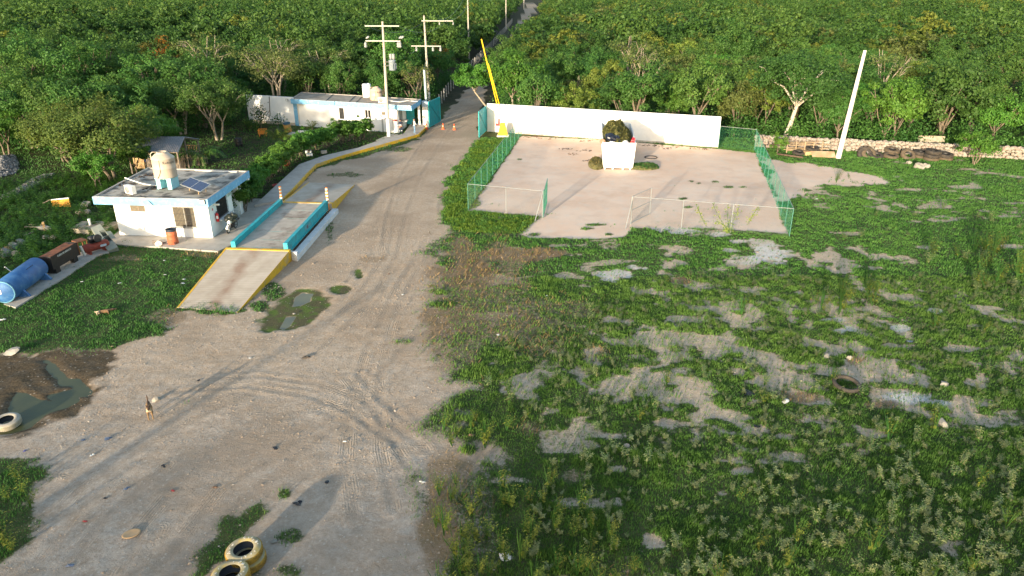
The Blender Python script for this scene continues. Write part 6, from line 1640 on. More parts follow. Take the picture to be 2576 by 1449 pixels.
a = gz(Z1(1700, 212), 0); t = thing('clay_pot', (a.x, a.y, 0), 'round reddish clay pot hanging among the hedge leaves', 'pot'); q = MB(); q.lathe([(0, .1), (.2, .12), (.34, .3), (.34, .5), (.24, .66), (.26, .72), (.2, .72), (.18, .6), (0, .55)], 18); q.build('pot', mat('terracotta', (.34, .10, .04), .7, .15), t, world=False)
for (zx, zy, lb) in ((640, 1262, 'pale concrete block standing under the hedge'), (757, 1240, 'hollow concrete block under the hedge near the tall shrubs'), (632, 1240, 'white stone block on the ground behind another block')):
    a = gz(ZG(zx, zy), 0); t = thing('concrete_block', (a.x, a.y, 0), lb, 'block', rz=.4)
    q = MB(); q.box(-.3, -.06, -.14, .14, 0, .3); q.box(.06, .3, -.14, .14, 0, .3); q.box(-.06, .06, -.14, -.10, 0, .3); q.box(-.06, .06, .10, .14, 0, .3); q.build('block', CONC if 'hollow' in lb else PVC, t, world=False)

# ---- people
def skin_body(name, J, E_, mats, facemat, parent, sub=1):
    names = list(J); me = bpy.data.meshes.new(name)
    me.from_pydata([J[n][0] for n in names], [(names.index(a), names.index(b)) for a, b in E_], [])
    o = bpy.data.objects.new(name, me); COL.objects.link(o)
    o.modifiers.new('skin', 'SKIN')
    for i, n in enumerate(names):
        r_ = J[n][1]; sv = me.skin_vertices[0].data[i]; sv.radius = r_ if hasattr(r_, '__len__') else (r_, r_); sv.use_root = (i == 0)
    sb = o.modifiers.new('sub', 'SUBSURF'); sb.levels = sub; sb.render_levels = sub
    dg = bpy.context.evaluated_depsgraph_get(); m2 = bpy.data.meshes.new_from_object(o.evaluated_get(dg)); m2.name = name
    bpy.data.objects.remove(o); bpy.data.meshes.remove(me)
    m2.materials.clear()
    for m in mats: m2.materials.append(m)
    for p in m2.polygons: p.use_smooth = True; p.material_index = facemat(p.center)
    o = bpy.data.objects.new(name, m2); COL.objects.link(o); o.parent = parent
    return o
def person(x, y, z, rz, label, pose, shirt, trousers, shoes, sleeves=True):
    t = thing('person', (x, y, z), label, 'person', rz=rz)
    J = {'pelvis': ((0, 0, .93), (.15, .11)), 'waist': ((0, .0, 1.08), (.145, .105)), 'chest': ((0, -.01, 1.30), (.175, .12)), 'neckb': ((0, 0, 1.46), (.075, .07)), 'neck': ((0, -.01, 1.53), .055), 'head': ((0, -.025, 1.62), (.082, .095)), 'crown': ((0, -.01, 1.72), (.075, .085))}
    E_ = [('pelvis', 'waist'), ('waist', 'chest'), ('chest', 'neckb'), ('neckb', 'neck'), ('neck', 'head'), ('head', 'crown')]
    for s, sd in ((-1, 'l'), (1, 'r')):
        P_ = pose[sd]
        J['hip' + sd] = ((s * .10, 0, .86), .095); J['knee' + sd] = ((s * P_['kx'], P_['ky'], .49), .062); J['ank' + sd] = ((s * P_['ax'], P_['ay'], .09), .042); J['toe' + sd] = ((s * (P_['ax'] + .03), P_['ay'] - .15, .045), (.042, .03))
        J['sho' + sd] = ((s * .19, 0, 1.41), .062); J['elb' + sd] = (P_['elb'], .046); J['wri' + sd] = (P_['wri'], .034)
        hd = (Vector(P_['wri']) - Vector(P_['elb'])).normalized(); wv = Vector(P_['wri']); sdv = Vector((0, 1, 0)) if abs(hd.y) < .7 else Vector((1, 0, 0)); sdv = (sdv - hd * sdv.dot(hd)).normalized()
        J['palm' + sd] = (tuple(wv + hd * .075), (.034, .02))
        E_ += [('pelvis', 'hip' + sd), ('hip' + sd, 'knee' + sd), ('knee' + sd, 'ank' + sd), ('ank' + sd, 'toe' + sd), ('neckb', 'sho' + sd), ('sho' + sd, 'elb' + sd), ('elb' + sd, 'wri' + sd), ('wri' + sd, 'palm' + sd)]
        for f in range(4):
            o_ = sdv * (f - 1.5) * .02; b_ = wv + hd * .10 + o_; L_ = (.055, .068, .072, .06)[f]
            J['f%d%s' % (f, sd)] = (tuple(b_ + hd * L_ * .6 + o_ * .2), .009); J['g%d%s' % (f, sd)] = (tuple(b_ + hd * L_ + Vector((0, -.012, 0))), .008); E_ += [('palm' + sd, 'f%d%s' % (f, sd)), ('f%d%s' % (f, sd), 'g%d%s' % (f, sd))]
        J['t' + sd] = (tuple(wv + hd * .07 + sdv * .05), .011); E_.append(('palm' + sd, 't' + sd))
    wr = [Vector(pose[k]['wri']) for k in 'lr']
    def fm(c):
        if c.z > 1.485: return 0
        if any((c - w_).length < .20 and (c - w_).dot((w_ - Vector(pose[k]['elb'])).normalized()) > -.01 for w_, k in zip(wr, 'lr')): return 0
        if c.z > .93 or abs(c.x) > .235: return 1
        return 3 if c.z < .10 else 2
    skin_body('body', J, E_, [SKIN, shirt, trousers, shoes], fm, t, 2)
    q = MB(); q.lathe([(.099, 0), (.103, .04), (.09, .085), (.05, .11), (0, .115)], 16, c=(0, -.015, 1.675)); q.prism([(-.075, -.11), (.075, -.11), (.06, -.2), (-.06, -.2)][::-1], 1.685, 1.70); q.build('cap', mat('dark_cap', (.015, .015, .02), .7), t, world=False)
    for s in (-.032, .032):
        q = MB(); q.lathe([(0, 0), (.011, .003), (.012, .009), (0, .012)], 8, c=(s, -.128, 1.625), axis=(0, -1, 0)); q.build('eye', BLACK, t, world=False)
    q = MB(); q.add([(-.014, -.118, 1.585), (.014, -.118, 1.585), (0, -.15, 1.592), (0, -.122, 1.632)], [(0, 1, 2), (0, 2, 3), (1, 3, 2), (0, 3, 1)]); q.build('nose', SKIN, t, world=False)
    q = MB(); q.obox((0, -.118, 1.562), (.045, .012, .010)); q.build('mouth', mat('lip_tone', (.22, .09, .07), .6), t, world=False)
    for s in (-1, 1):
        q = MB(); q.rock((s * .092, -.01, 1.615), .026, (.4, .8, 1.2), 2, 1); q.build('ear', SKIN, t, world=False)
    return t
NAVY = mat('navy_uniform', (.012, .018, .04), .8, .1); WSH = mat('white_shirt', (.72, .70, .66), .8, .05); JEAN = mat('blue_jeans', (.13, .22, .33), .85, .12, 10); SHOE = mat('dark_boots', (.02, .018, .016), .6); SHOEG = mat('grey_shoes', (.25, .27, .3), .7)
pa = gz(ZP(603, 1135), .3)
pose1 = {'l': dict(kx=.11, ky=-.02, ax=.12, ay=.02, elb=(-.27, .02, 1.16), wri=(-.22, -.05, .92)), 'r': dict(kx=.11, ky=-.01, ax=.13, ay=.0, elb=(.29, -.02, 1.17), wri=(.16, -.17, 1.05))}
t = person(pa.x, pa.y, .3, R(12), 'person in navy uniform with white reflective bands standing at the gatehouse', pose1, NAVY, NAVY, SHOE)
REFL = mat('white_reflective_band', (.75, .78, .8), .4)
q = MB(); q.lathe([(.166, 0), (.168, .06)], 18, c=(0, -.005, 1.07)); q.v = [(x * 1.02, y * .76, z) for x, y, z in q.v]; q.build('waist_band', REFL, t, world=False)
for s in (-1, 1):
    q = MB(); q.lathe([(.062, 0), (.062, .07)], 12, c=(s * .115, -.008, .40)); q.build('leg_band', REFL, t, world=False)
q = MB(); q.tube([(-.285, .0, 1.10), (-.262, -.02, 1.04)], .056, 10, caps=False); q.build('sleeve_band', REFL, t, world=False)
pb_ = gz(ZP(1085, 1112), .3)
pose2 = {'l': dict(kx=.11, ky=-.03, ax=.12, ay=.0, elb=(-.27, -.06, 1.17), wri=(-.20, -.25, 1.05)), 'r': dict(kx=.10, ky=-.06, ax=.11, ay=.06, elb=(.27, -.02, 1.16), wri=(.24, -.17, .98))}
t = person(pb_.x, pb_.y, .3, R(115), 'person in white shirt and jeans with a black shoulder bag facing the porch', pose2, WSH, JEAN, SHOEG)
q = MB(); q.prism([(-.13, .10), (.13, .10), (.11, .24), (-.11, .24)], 1.02, 1.42); q.build('shoulder_bag', mat('black_bag_fabric', (.02, .02, .022), .8, .15), t, world=False, bevel=.04)
q = MB(); q.tube([(-.12, .14, 1.4), (-.13, -.02, 1.485), (-.1, -.135, 1.3), (.0, -.12, 1.1)], .018, 6); q.build('strap', BLACK, t, world=False)
q = MB(); q.prism([(.12, -.34), (.3, -.34), (.3, -.24), (.12, -.24)], .80, .96); q.build('handbag', BLACK, t, world=False, bevel=.02)

# ---- cones, stand
ORG = mat('orange_cone_plastic', (.75, .11, .02), .5, .08)
for (px, lb) in ((ZP(2090, 945), 'orange traffic cone on the road nearer to the left gate'), (ZT(1378, 576), 'orange traffic cone in the middle of the road'), (ZP(1500, 960), 'orange traffic cone tucked beside the white gate pillar')):
    a = g(*px); t = thing('traffic_cone', (a.x, a.y, .0), lb, 'traffic cone')
    q = MB(); q.prism([(-.19, -.19), (.19, -.19), (.19, .19), (-.19, .19)], -.02, .035); q.build('base', ORG, t, world=False); q = MB(); q.lathe([(.15, .035), (.04, .72), (.0, .72)], 16); q.build('cone', ORG, t, world=False)
    q = MB(); q.lathe([(.105, .32), (.084, .45)], 16); q.build('band', mat('orange_white_band', (.8, .45, .3), .4), t, world=False)
a = gz(ZP(330, 1070), .1); t = thing('sign_stand', (a.x, a.y, .05), 'thin T-shaped metal stand in front of the gatehouse wall', 'stand'); q = MB(); q.tube([(0, 0, 0), (0, 0, 1.75)], .025, 6); q.tube([(-.28, 0, 1.75), (.3, 0, 1.75)], .03, 6); q.build('stand', DKST, t, world=False)
a = gz(ZP(420, 1075), .1); t = thing('tripod_sign', (a.x, a.y, .05), 'small red and white sign on thin legs behind the guard in navy', 'sign'); q = MB()
for s in (-.2, .2): q.tube([(s, 0, 0), (s * .3, 0, 1.45)], .02, 5)
q.tube([(0, .25, 0), (0, 0, 1.45)], .02, 5); q.build('leg', PVC, t, world=False); q = MB(); q.box(-.24, .24, -.03, 0, 1.4, 1.62); q.build('board', mat('red_board', (.55, .07, .05), .5), t, world=False)

# ---- container of garden waste
cA, cB = gz(ZC(322, 948), .05), gz(ZC(786, 955), .05)
dW = Vector((cB.x - cA.x, cB.y - cA.y, 0)); Wc = dW.length; cxm = (cA + cB) / 2
bk = gz(ZC(525, 212), 2.55); ln = Vector((bk.x - cxm.x, bk.y - cxm.y, 0)); Lc = ln.length; rz_ = math.atan2(dW.y, dW.x)
yaw = math.atan2(ln.y, ln.x) - R(90)
t = thing('waste_container', (cxm.x, cxm.y, 0), 'open white steel waste container heaped with garden cuttings on the sand lot', 'container', rz=yaw)
CW = mat('white_container_paint', (.74, .73, .69), .55, .06, 2, dirt=(.45, .36, .28), dscale=1.6, damt=.5, dlo=.6, dhi=.75)
w0, w1, h0, h1 = Wc / 2, Wc / 2 + .16, .28, 2.5
q = MB()
def slab(a, b, c, d, th):
    a, b, c, d = map(Vector, (a, b, c, d)); n = (b - a).cross(d - a).normalized() * th; return q.add([a, b, c, d, a + n, b + n, c + n, d + n], [(3, 2, 1, 0), (4, 5, 6, 7), (0, 1, 5, 4), (1, 2, 6, 5), (2, 3, 7, 6), (3, 0, 4, 7)])
slab((-w0, 0, h0), (w0, 0, h0), (w1, -.06, h1), (-w1, -.06, h1), -.06)
slab((w0, 0, h0), (w0, Lc, h0), (w1, Lc + .06, h1), (w1, -.06, h1), -.06); slab((-w0, Lc, h0), (-w0, 0, h0), (-w1, -.06, h1), (-w1, Lc + .06, h1), -.06); slab((w0, Lc, h0), (-w0, Lc, h0), (-w1, Lc + .06, h1), (w1, Lc + .06, h1), -.06)
q.box(-w0, w0, 0, Lc, h0 - .06, h0)
q.build('body', CW, t, world=False)
q = MB(); 
for a, b in (((-w1, -.06), (w1, -.06)), ((w1, -.06), (w1, Lc + .06)), ((w1, Lc + .06), (-w1, Lc + .06)), ((-w1, Lc + .06), (-w1, -.06))): q.tube([(a[0], a[1], h1), (b[0], b[1], h1)], .07, 6)
q.build('top_rail', CW, t, world=False)
for k in range(6):
    u = -1 + 2 * (k + .0) / 5; q = MB(); q.prism([(u * w0 - .045, -.005), (u * w0 + .045, -.005), (u * w0 + .045, -.09), (u * w0 - .045, -.09)][::-1], h0, h1 - .08)
    q.v = [(x * (1 + .16 / w0 * (z - h0) / (h1 - h0)), y - .06 * (z - h0) / (h1 - h0), z) for x, y, z in q.v]
    q.build('rib', CW, t, world=False)
for s in (-1, 1):
    for k in range(8):
        y = Lc * (k + .5) / 8; q = MB(); q.add([(s * (w0 + .0), y - .05, h0), (s * (w0 + .07), y - .05, h0), (s * (w0 + .07), y + .05, h0), (s * w0, y + .05, h0), (s * w1, y - .05, h1), (s * (w1 + .07), y - .05, h1), (s * (w1 + .07), y + .05, h1), (s * w1, y + .05, h1)], [(3, 2, 1, 0), (4, 5, 6, 7), (0, 1, 5, 4), (1, 2, 6, 5), (2, 3, 7, 6), (3, 0, 4, 7)]); q.build('rib', CW, t, world=False)
q = MB(); q.box(-w0, w0, -.12, 0, .16, .30); q.box(-.55, -.4, -.14, Lc, .05, .28); q.box(.4, .55, -.14, Lc, .05, .28); q.build('skid', CW, t, world=False)
q = MB(); q.box(-.30, .30, -.14, -.08, .36, 1.1); q.box(-.30, -.24, -.2, -.14, .36, 1.1); q.box(.24, .30, -.2, -.14, .36, 1.1); q.tube([(-.3, -.18, 1.08), (.3, -.18, 1.08)], .04, 8); q.build('hook_frame', CW, t, world=False)
q = MB(); q.box(-.22, .22, -.142, -.14, .4, .9); q.build('hook_recess', mat('beige_recess', (.42, .36, .30), .8), t, world=False)
for x in (-w0 + .12, w0 - .2, -.5, .45):
    q = MB(); q.tube([(x, -.1, .0), (x, -.1, .2)], .07, 8); q.build('foot', CW, t, world=False)
HEAP = mat('rotting_cuttings', (.13, .12, .045), .95, .35, 5, .5, 12, dirt=(.05, .035, .02), dscale=3, damt=.7)
def mound(name, x, y, z, rx, ry, h, rz, label, cat, n, sd, mm, lm, lsz=.16, noise=.25, flat=False):
    rng = np.random.default_rng(sd); t = thing(name, (x, y, z), label, cat, rz=rz)
    k = 40; a = np.linspace(-1, 1, k); A, B = np.meshgrid(a, a)
    r = np.sqrt(A ** 2 + B ** 2); hh = h * np.clip(1 - r ** 3.2, 0, 1) ** .7 * (1 + noise * fbm(A * 3 + sd, B * 3, 1.2, sd)) + .02
    hh = np.where(r > 1.0, -.06, hh)
    V_ = np.stack([A.ravel() * rx, B.ravel() * ry, hh.ravel()], -1); idx_ = np.arange(k * k).reshape(k, k); F_ = np.stack([idx_[:-1, :-1], idx_[:-1, 1:], idx_[1:, 1:], idx_[1:, :-1]], -1).reshape(-1, 4)
    link('mound', npmesh('mound', V_, F_, mm, smooth=True), parent=t)
    u = rng.uniform(-1, 1, (n * 2, 2)); u = u[(u ** 2).sum(1) < 1.02][:n]; rr_ = np.sqrt((u ** 2).sum(1)); zz = h * np.clip(1 - rr_ ** 3.2, 0, 1) ** .7 * (1 + noise * fbm(u[:, 0] * 3 + sd, u[:, 1] * 3, 1.2, sd)) + rng.uniform(.0, .1, len(u))
    leafthing('cuttings', lm, np.stack([u[:, 0] * rx, u[:, 1] * ry, zz], -1), rng.normal(size=(len(u), 3)) + [0, 0, .8], rng.uniform(.5, 1.4, len(u)) * lsz, .35, rng, rng.random(len(u)), t)
    return t
CUT = leaf_mat('dry_cuttings', (.045, .055, .014), (.16, .14, .045), trans=.15, objvar=.05)
hc = t.matrix_world
def cpos(x, y): a = math.cos(yaw); b = math.sin(yaw); return cxm.x + x * a - y * b, cxm.y + x * b + y * a
x_, y_ = cpos(-.12, Lc * .46); mound('waste_heap', x_, y_, 2.2, w1 * .94, Lc * .465, 1.0, yaw, 'heap of brown green garden cuttings filling the white container', 'waste heap', 4200, 5, HEAP, CUT, .26, .45)
x_, y_ = cpos(-w1 - .5, 1.5); mound('cuttings_pile', x_, y_, -.02, .8, 2.0, .55, yaw, 'pile of garden cuttings on the ground left of the container', 'cuttings', 900, 6, HEAP, CUT, .18)
x_, y_ = cpos(w1 + 1.0, .9); mound('cuttings_pile', x_, y_, -.02, 1.5, 1.1, .35, yaw + .2, 'flat green pile of cuttings on the ground right of the container', 'cuttings', 1200, 7, HEAP, LEAF_DARK, .18)
def bag(x, y, z, r, sq, label, m, sd):
    t = thing('plastic_bag', (x, y, z), label, 'bag'); q = MB(); q.rock((0, 0, 0), r, sq, sd, 3); q.rock((r * .5, -.1, r * .25), r * .4, (1, .7, .6), sd + 1, 2); q.build('bag', m, t, world=False)
x_, y_ = cpos(-.55, .75); bag(x_, y_, 2.72, .72, (1.15, .7, .42), 'black plastic sheet bag lying on the front of the waste heap', mat('shiny_black_plastic', (.012, .014, .024), .3, .3), 4)
x_, y_ = cpos(w1 - .25, .18); bag(x_, y_, 2.72, .24, (.7, .7, 1.3), 'bright red bag on the front right rim of the container', mat('red_plastic', (.75, .02, .03), .35), 7)
x_, y_ = cpos(.55, .3); bag(x_, y_, 2.5, .3, (1.2, .8, .6), 'white plastic bag behind the container front edge', PVC, 9)
x_, y_ = cpos(-.6, .2); bag(x_, y_, 2.45, .26, (1.3, .7, .6), 'pale crumpled bags under the black sheet', PVC, 11)
x_, y_ = cpos(-w1 - .05, .5); bag(x_, y_, 2.55, .3, (.5, .9, .8), 'brown cardboard scrap hanging over the left rim of the container', mat('brown_card', (.28, .17, .11), .9), 13)
def ring_tyre(x, y, label, R0=.46, r=.06, z=.05, m=RUBBER, tilt=(0, 0, 0), flatk=1.0, name='tyre'):
    t = thing(name, (x, y, z), label, 'tyre', rot=tilt); q = MB(); n = 28; V_ = []; F_ = []
    for i in range(n):
        a = 2 * PI * i / n
        for j in range(8): b = 2 * PI * j / 8; V_.append(((R0 + r * math.cos(b)) * math.cos(a), (R0 + r * math.cos(b)) * math.sin(a), r * flatk * math.sin(b)))
    for i in range(n):
        for j in range(8): F_.append((i * 8 + j, ((i + 1) % n) * 8 + j, ((i + 1) % n) * 8 + (j + 1) % 8, i * 8 + (j + 1) % 8))
    q.add(V_, F_, True); q.build('ring', m, t, world=False); return t
a = g(*Z3(1447, 457)); ring_tyre(a.x, a.y, 'thin black bicycle tyre lying on the sand right of the container', .62, .045)
a = g(2127, 978); ring_tyre(a.x, a.y, 'thin dark tyre lying flat in the weedy field', .52, .09, z=.26, tilt=(.12, .05, 0))

# ---- truck tyres
def truck_tyre(x, y, z, label, mside, mtread, Ro=.54, Ri=.30, w_=.30, tilt=(0, 0, 0), group=None, minner=None):
    t = thing('tyre', (x, y, z), label, 'tyre', group, rot=tilt)
    q = MB(); q.lathe([(Ri, .0), (Ri + .02, -.0), (Ro - .10, -.01), (Ro - .02, .03)], 48); q.lathe([(Ro - .02, w_ - .03), (Ro - .10, w_ + .012), (Ri + .06, w_ + .012), (Ri, w_ - .02)], 48); q.build('sidewall', mside, t, world=False)
    q = MB(); q.lathe([(Ro - .02, .03), (Ro, .055), (Ro, w_ - .055), (Ro - .02, w_ - .03)], 48)
    for row, zz in enumerate((.06, .125, .19)):
        for i in range(44):
            a = 2 * PI * (i + .5 * (row % 2)) / 44; q.obox((math.cos(a) * (Ro + .004), math.sin(a) * (Ro + .004), zz + .025), (.02, .05, .05), (0, 0, a))
    q.build('tread', mtread, t, world=False)
    q = MB(); q.lathe([(Ri, .0), (Ri + .01, .02), (Ri + .16, .06), (Ro - .06, w_ * .5), (Ri + .16, w_ - .06), (Ri + .01, w_ - .03), (Ri, w_ - .02)], 48); q.build('lining', minner or BLACK, t, world=False)
    return t
TYS = mat('worn_grey_yellow_paint', (.33, .28, .17), .75, .25, 3, .1, 15, dirt=(.48, .33, .06), dscale=2.2, damt=.7, dlo=.5, dhi=.65); TYT = mat('yellow_tread_paint', (.34, .20, .025), .75, .25, 4, .2, 20, dirt=(.10, .07, .03), dscale=3, damt=.7)
SCR = mat('white_scratch', (.70, .68, .62), .7)
def scratches(t, z, sd, Ri=.30, Ro=.54):
    rr = random.Random(sd); q = MB()
    for k in range(22):
        a = rr.uniform(0, 6.28); r0 = rr.uniform(Ri + .07, Ro - .10); l = rr.uniform(.03, .08); b = rr.uniform(-.8, .8)
        q.obox((math.cos(a) * r0, math.sin(a) * r0, z + .0145), (l, .014, .006), (0, 0, a + b))
    q.build('paint_chip', SCR, t, world=False)
def gk(px, z):
    v = g(px[0], px[1], z); return v
c2 = gk((613, 1377), .62); c1_ = (c2.x + .06, c2.y - .02)
truck_tyre(c1_[0], c1_[1], .0, 'lower yellow painted truck tyre of the pair at the bottom of the view', TYS, TYT)
t = truck_tyre(c2.x, c2.y, .31, 'upper yellow painted truck tyre of the pair at the bottom of the view', TYS, TYT, tilt=(R(2), R(-3), .4)); scratches(t, .30, 1)
c3 = gk((578, 1437), .62)
truck_tyre(c3.x, c3.y - .0, .0, 'bottom yellow tyre of the front stack cut by the lower picture edge', TYS, TYT)
t = truck_tyre(c3.x, c3.y, .31, 'top yellow tyre of the front stack cut by the lower picture edge', TYS, TYT, tilt=(R(-2), R(2), 1.4)); scratches(t, .30, 2)
c4 = gk((14, 1050), .34); truck_tyre(c4.x, c4.y, -.02, 'off-white painted truck tyre in the green pond at the left edge', mat('offwhite_paint', (.33, .30, .245), .8, .15, 4, .1, 15), mat('offwhite_tread', (.33, .295, .22), .8, .2, 5, .3, 10), Ro=.49, Ri=.27, w_=.30, tilt=(R(6), R(3), 0))
TYK = [ # tyres along the rubble wall: zoom x, y of the base, height offset, tilt, words
 (1240, 440, .0, 62, 'old black tyre leaning at the left end of the tyre row'), (1290, 440, 0, 50, 'brownish tyre leaning on the leftmost black tyre'), (1390, 448, 0, 20, 'low half-sunk black tyre right of the leaning pair'),
 (1585, 455, 0, 12, 'wide brown tyre lying alone in the tyre row'), (1585, 425, .34, 14, 'black tyre resting on the wide brown one'), (1790, 460, 0, 40, 'brown tyre tilted toward the viewer in the tyre row'),
 (1950, 455, 0, 6, 'bottom tyre of the left stack by the rubble wall'), (1950, 455, .33, 4, 'top tyre of the left stack by the rubble wall'),
 (2095, 490, 0, 5, 'bottom tyre of the middle stack of three'), (2095, 490, .34, 6, 'second tyre of the middle stack of three'), (2105, 490, .68, 3, 'uppermost tyre of the middle stack of three'),
 (2265, 485, 0, 4, 'bottom tyre of the right stack by the rubble wall'), (2265, 485, .34, 8, 'tyre standing on the right stack by the rubble wall')]
TB = mat('muddy_brown_tyre', (.10, .075, .048), .9, .25, 4, .2, 15)
for (zx, zy, z, tl, lb) in TYK:
    a = g(*ZS(zx, zy)); truck_tyre(a.x, a.y + .7, z + (.18 if tl > 30 else 0), lb, TB if 'brown' in lb or 'bottom' in lb else RUBBER, TB if 'brown' in lb or 'bottom' in lb else RUBBER, Ro=.72, Ri=.36, w_=.34, tilt=(R(tl), R((zx % 7) - 3), 0))

# ---- rubble wall
S0 = [g(*ZS(-20, 300)), g(*ZS(230, 370)), g(*ZS(1120, 395)), g(*ZS(1960, 410)), g(2576, 402)]
SW = [(26.6, 77.4), (29.2, 76.9), (39.0, 74.3), (49.5, 71.9), (58, 69.9), (80, 64.5)]
t = thing('rubble_wall', (42, 73.6, 0), 'dry wall of pale rounded stones at the foot of the right wood', 'wall')
q = MB(); rr = random.Random(12); sd = 0
for (a, b) in zip(SW[:-1], SW[1:]):
    a, b = Vector((*a, 0)), Vector((*b, 0)); L_ = (b - a).length; d = (b - a) / L_; n = Vector((d.y, -d.x, 0)); s = 0
    while s < L_:
        p = a + d * s
        for row in range(4):
            for dep in (0, 1, 2):
                if dep == 1 and row < 3: continue
                rr_ = rr.uniform(.16, .27); pp = p + n * ((.38, 0, -.35)[dep] * (1 - row * .13)) + d * rr.uniform(-.12, .12)
                q.mat(rr.choice((0, 0, 1))); q.rock((pp.x, pp.y, .14 + row * .29 + rr.uniform(-.05, .08)), rr_, (1.15, 1, .85), sd, 1); sd += 1
        s += .36
q.build('stones', [STONE, mat('pinkish_limestone', (.30, .235, .19), .9, .15, 3, .3, 10)], t)
# timber rack and boards before the wall
a = g(*ZS(210, 385)); b = g(*ZS(760, 385)); 
t = thing('timber_rack', ((a.x + b.x) / 2, (a.y + b.y) / 2, 0), 'stack of long grey poles and slats leaning against the rubble wall', 'timber')
q = MB(); rr = random.Random(5)
for k in range(9): z0 = .12 + k * .12; q.tube([(a.x + rr.uniform(0, .6), a.y + .5 + rr.uniform(-.2, .2), z0 + rr.uniform(-.1, .1)), (b.x + rr.uniform(-1.5, .3), b.y + .5 + rr.uniform(-.2, .2), z0 + rr.uniform(-.25, .3))], .045, 5)
for k in range(5): x = a.x + (b.x - a.x) * (k + .3) / 5; y = a.y + (b.y - a.y) * (k + .3) / 5; q.box(x - .05, x + .05, y + .25, y + .32, 0, 1.2)
q.build('poles', mat('bleached_timber', (.30, .22, .14), .85, .25, 5), t)
for (zx, zy, dz, lb) in ((400, 400, 0, 'dark flat tyre left of the one on a block, by the timber poles'), (560, 395, .4, 'black tyre resting on a wooden block by the timber poles')):
    a = g(*ZS(zx, zy)); truck_tyre(a.x, a.y + .3, dz, lb, RUBBER, RUBBER, Ro=.66, Ri=.34, w_=.28, tilt=(R(8), 0, 0))
a = g(*ZS(515, 415)); q = MB(); q.obox((a.x, a.y + .4, .2), (.7, .6, .4)); tag(q.build('wooden_block', WOODY, base=(a.x, a.y, 0)), 'wooden block carrying a black tyre', 'block')
a = g(*ZS(705, 440)); q = MB(); q.obox((a.x, a.y + .3, .3), (2.3, .05, .9), (R(-62), 0, R(-6))); tag(q.build('plywood_sheet', mat('stained_plywood', (.40, .27, .15), .8, .2, 2, dirt=(.5, .45, .36), dscale=1, damt=.6), base=(a.x, a.y, 0)), 'tan plywood sheet lying askew left of the bare pole', 'plywood')
a = g(*ZS(2050, 330)); q = MB(); q.obox((a.x, a.y + .3, .75), (2.6, .06, 1.2), (R(-14), 0, R(-12))); tag(q.build('plywood_sheet', mat('grey_plywood', (.30, .25, .18), .85, .25, 3), base=(a.x, a.y, 0)), 'weathered grey board standing behind the tyre stacks', 'board')
a = g(*ZS(110, 405)); b = g(*ZS(440, 450)); q = MB(); q.tube([(a.x, a.y, .12), (b.x, b.y, .12)], .1, 8); tag(q.build('log', mat('dark_log', (.09, .06, .04), .9, .3), base=((a.x + b.x) / 2, (a.y + b.y) / 2, 0)), 'dark log lying along the sand edge beside the green fence', 'log')

# ---- dogs
def dog(x, y, rz, label, J, E_, mats, fm, extra=None, sub=2):
    t = thing('dog', (x, y, 0), label, 'dog', rz=rz); skin_body('body', J, E_, mats, fm, t, sub); return t
TAN = mat('tan_fur', (.17, .105, .05), .9, .2, 8); DKF = mat('dark_brown_fur', (.06, .035, .022), .9, .2, 8); CRM = mat('cream_fur', (.45, .34, .22), .9, .1, 8)
def dog_joints():
    J = {'pelvis': ((-.28, 0, .50), (.085, .10)), 'belly': ((-.08, 0, .50), (.085, .095)), 'chest': ((.16, 0, .50), (.11, .135)), 'neck': ((.32, 0, .63), .075), 'skull': ((.43, 0, .75), (.075, .075)), 'muz': ((.53, 0, .71), .042), 'nose': ((.60, 0, .695), .028)}
    E_ = [('pelvis', 'belly'), ('belly', 'chest'), ('chest', 'neck'), ('neck', 'skull'), ('skull', 'muz'), ('muz', 'nose')]
    for s, k in ((-1, 'l'), (1, 'r')):
        J['ear' + k] = ((.40, s * .07, .86), .014); J['earb' + k] = ((.41, s * .05, .80), .028); E_ += [('skull', 'earb' + k), ('earb' + k, 'ear' + k)]
        J['fs' + k] = ((.18, s * .075, .40), .048); J['fk' + k] = ((.20, s * .08, .20), .028); J['fp' + k] = ((.23, s * .08, .03), .026); E_ += [('chest', 'fs' + k), ('fs' + k, 'fk' + k), ('fk' + k, 'fp' + k)]
        J['hs' + k] = ((-.24, s * .08, .34), .055); J['hh' + k] = ((-.36, s * .08, .19), .026); J['hp' + k] = ((-.31, s * .08, .03), .026); E_ += [('pelvis', 'hs' + k), ('hs' + k, 'hh' + k), ('hh' + k, 'hp' + k)]
    J['tail1'] = ((-.40, 0, .60), .03); J['tail2'] = ((-.50, 0, .74), .02); J['tail3'] = ((-.44, 0, .84), .014); E_ += [('pelvis', 'tail1'), ('tail1', 'tail2'), ('tail2', 'tail3')]
    return J, E_
J, E_ = dog_joints(); a = g(380, 1051)
dog(a.x, a.y, R(-62), 'tan dog with dark ears and a white chest standing on the dirt yard', J, E_, [TAN, DKF, CRM], lambda c: 1 if (c.z > .77 and c.x > .3) or (c.x > .5) or (abs(c.y) < .05 and c.z > .58 and c.x < .1) else (2 if c.x > .22 and .42 < c.z < .62 else 0))
J, E_ = dog_joints()
# lying on its side: the standing pose is laid over, legs folded a little
JL = {}
for k, (p, r_) in J.items():
    x, y, z = p; JL[k] = ((x, (z - .5) * .9 * (.75 if z < .45 else .6), .10 + (y * .55 if z < .45 else y * .8) + .02), r_)
a = g(264, 788); dog(a.x, a.y, R(22), 'light brown dog lying asleep on the lawn near the ramp', JL, E_, [mat('light_brown_fur', (.17, .10, .05), .9, .2, 8), DKF, CRM], lambda c: 1 if c.x > .40 else (2 if c.x < -.22 else 0))

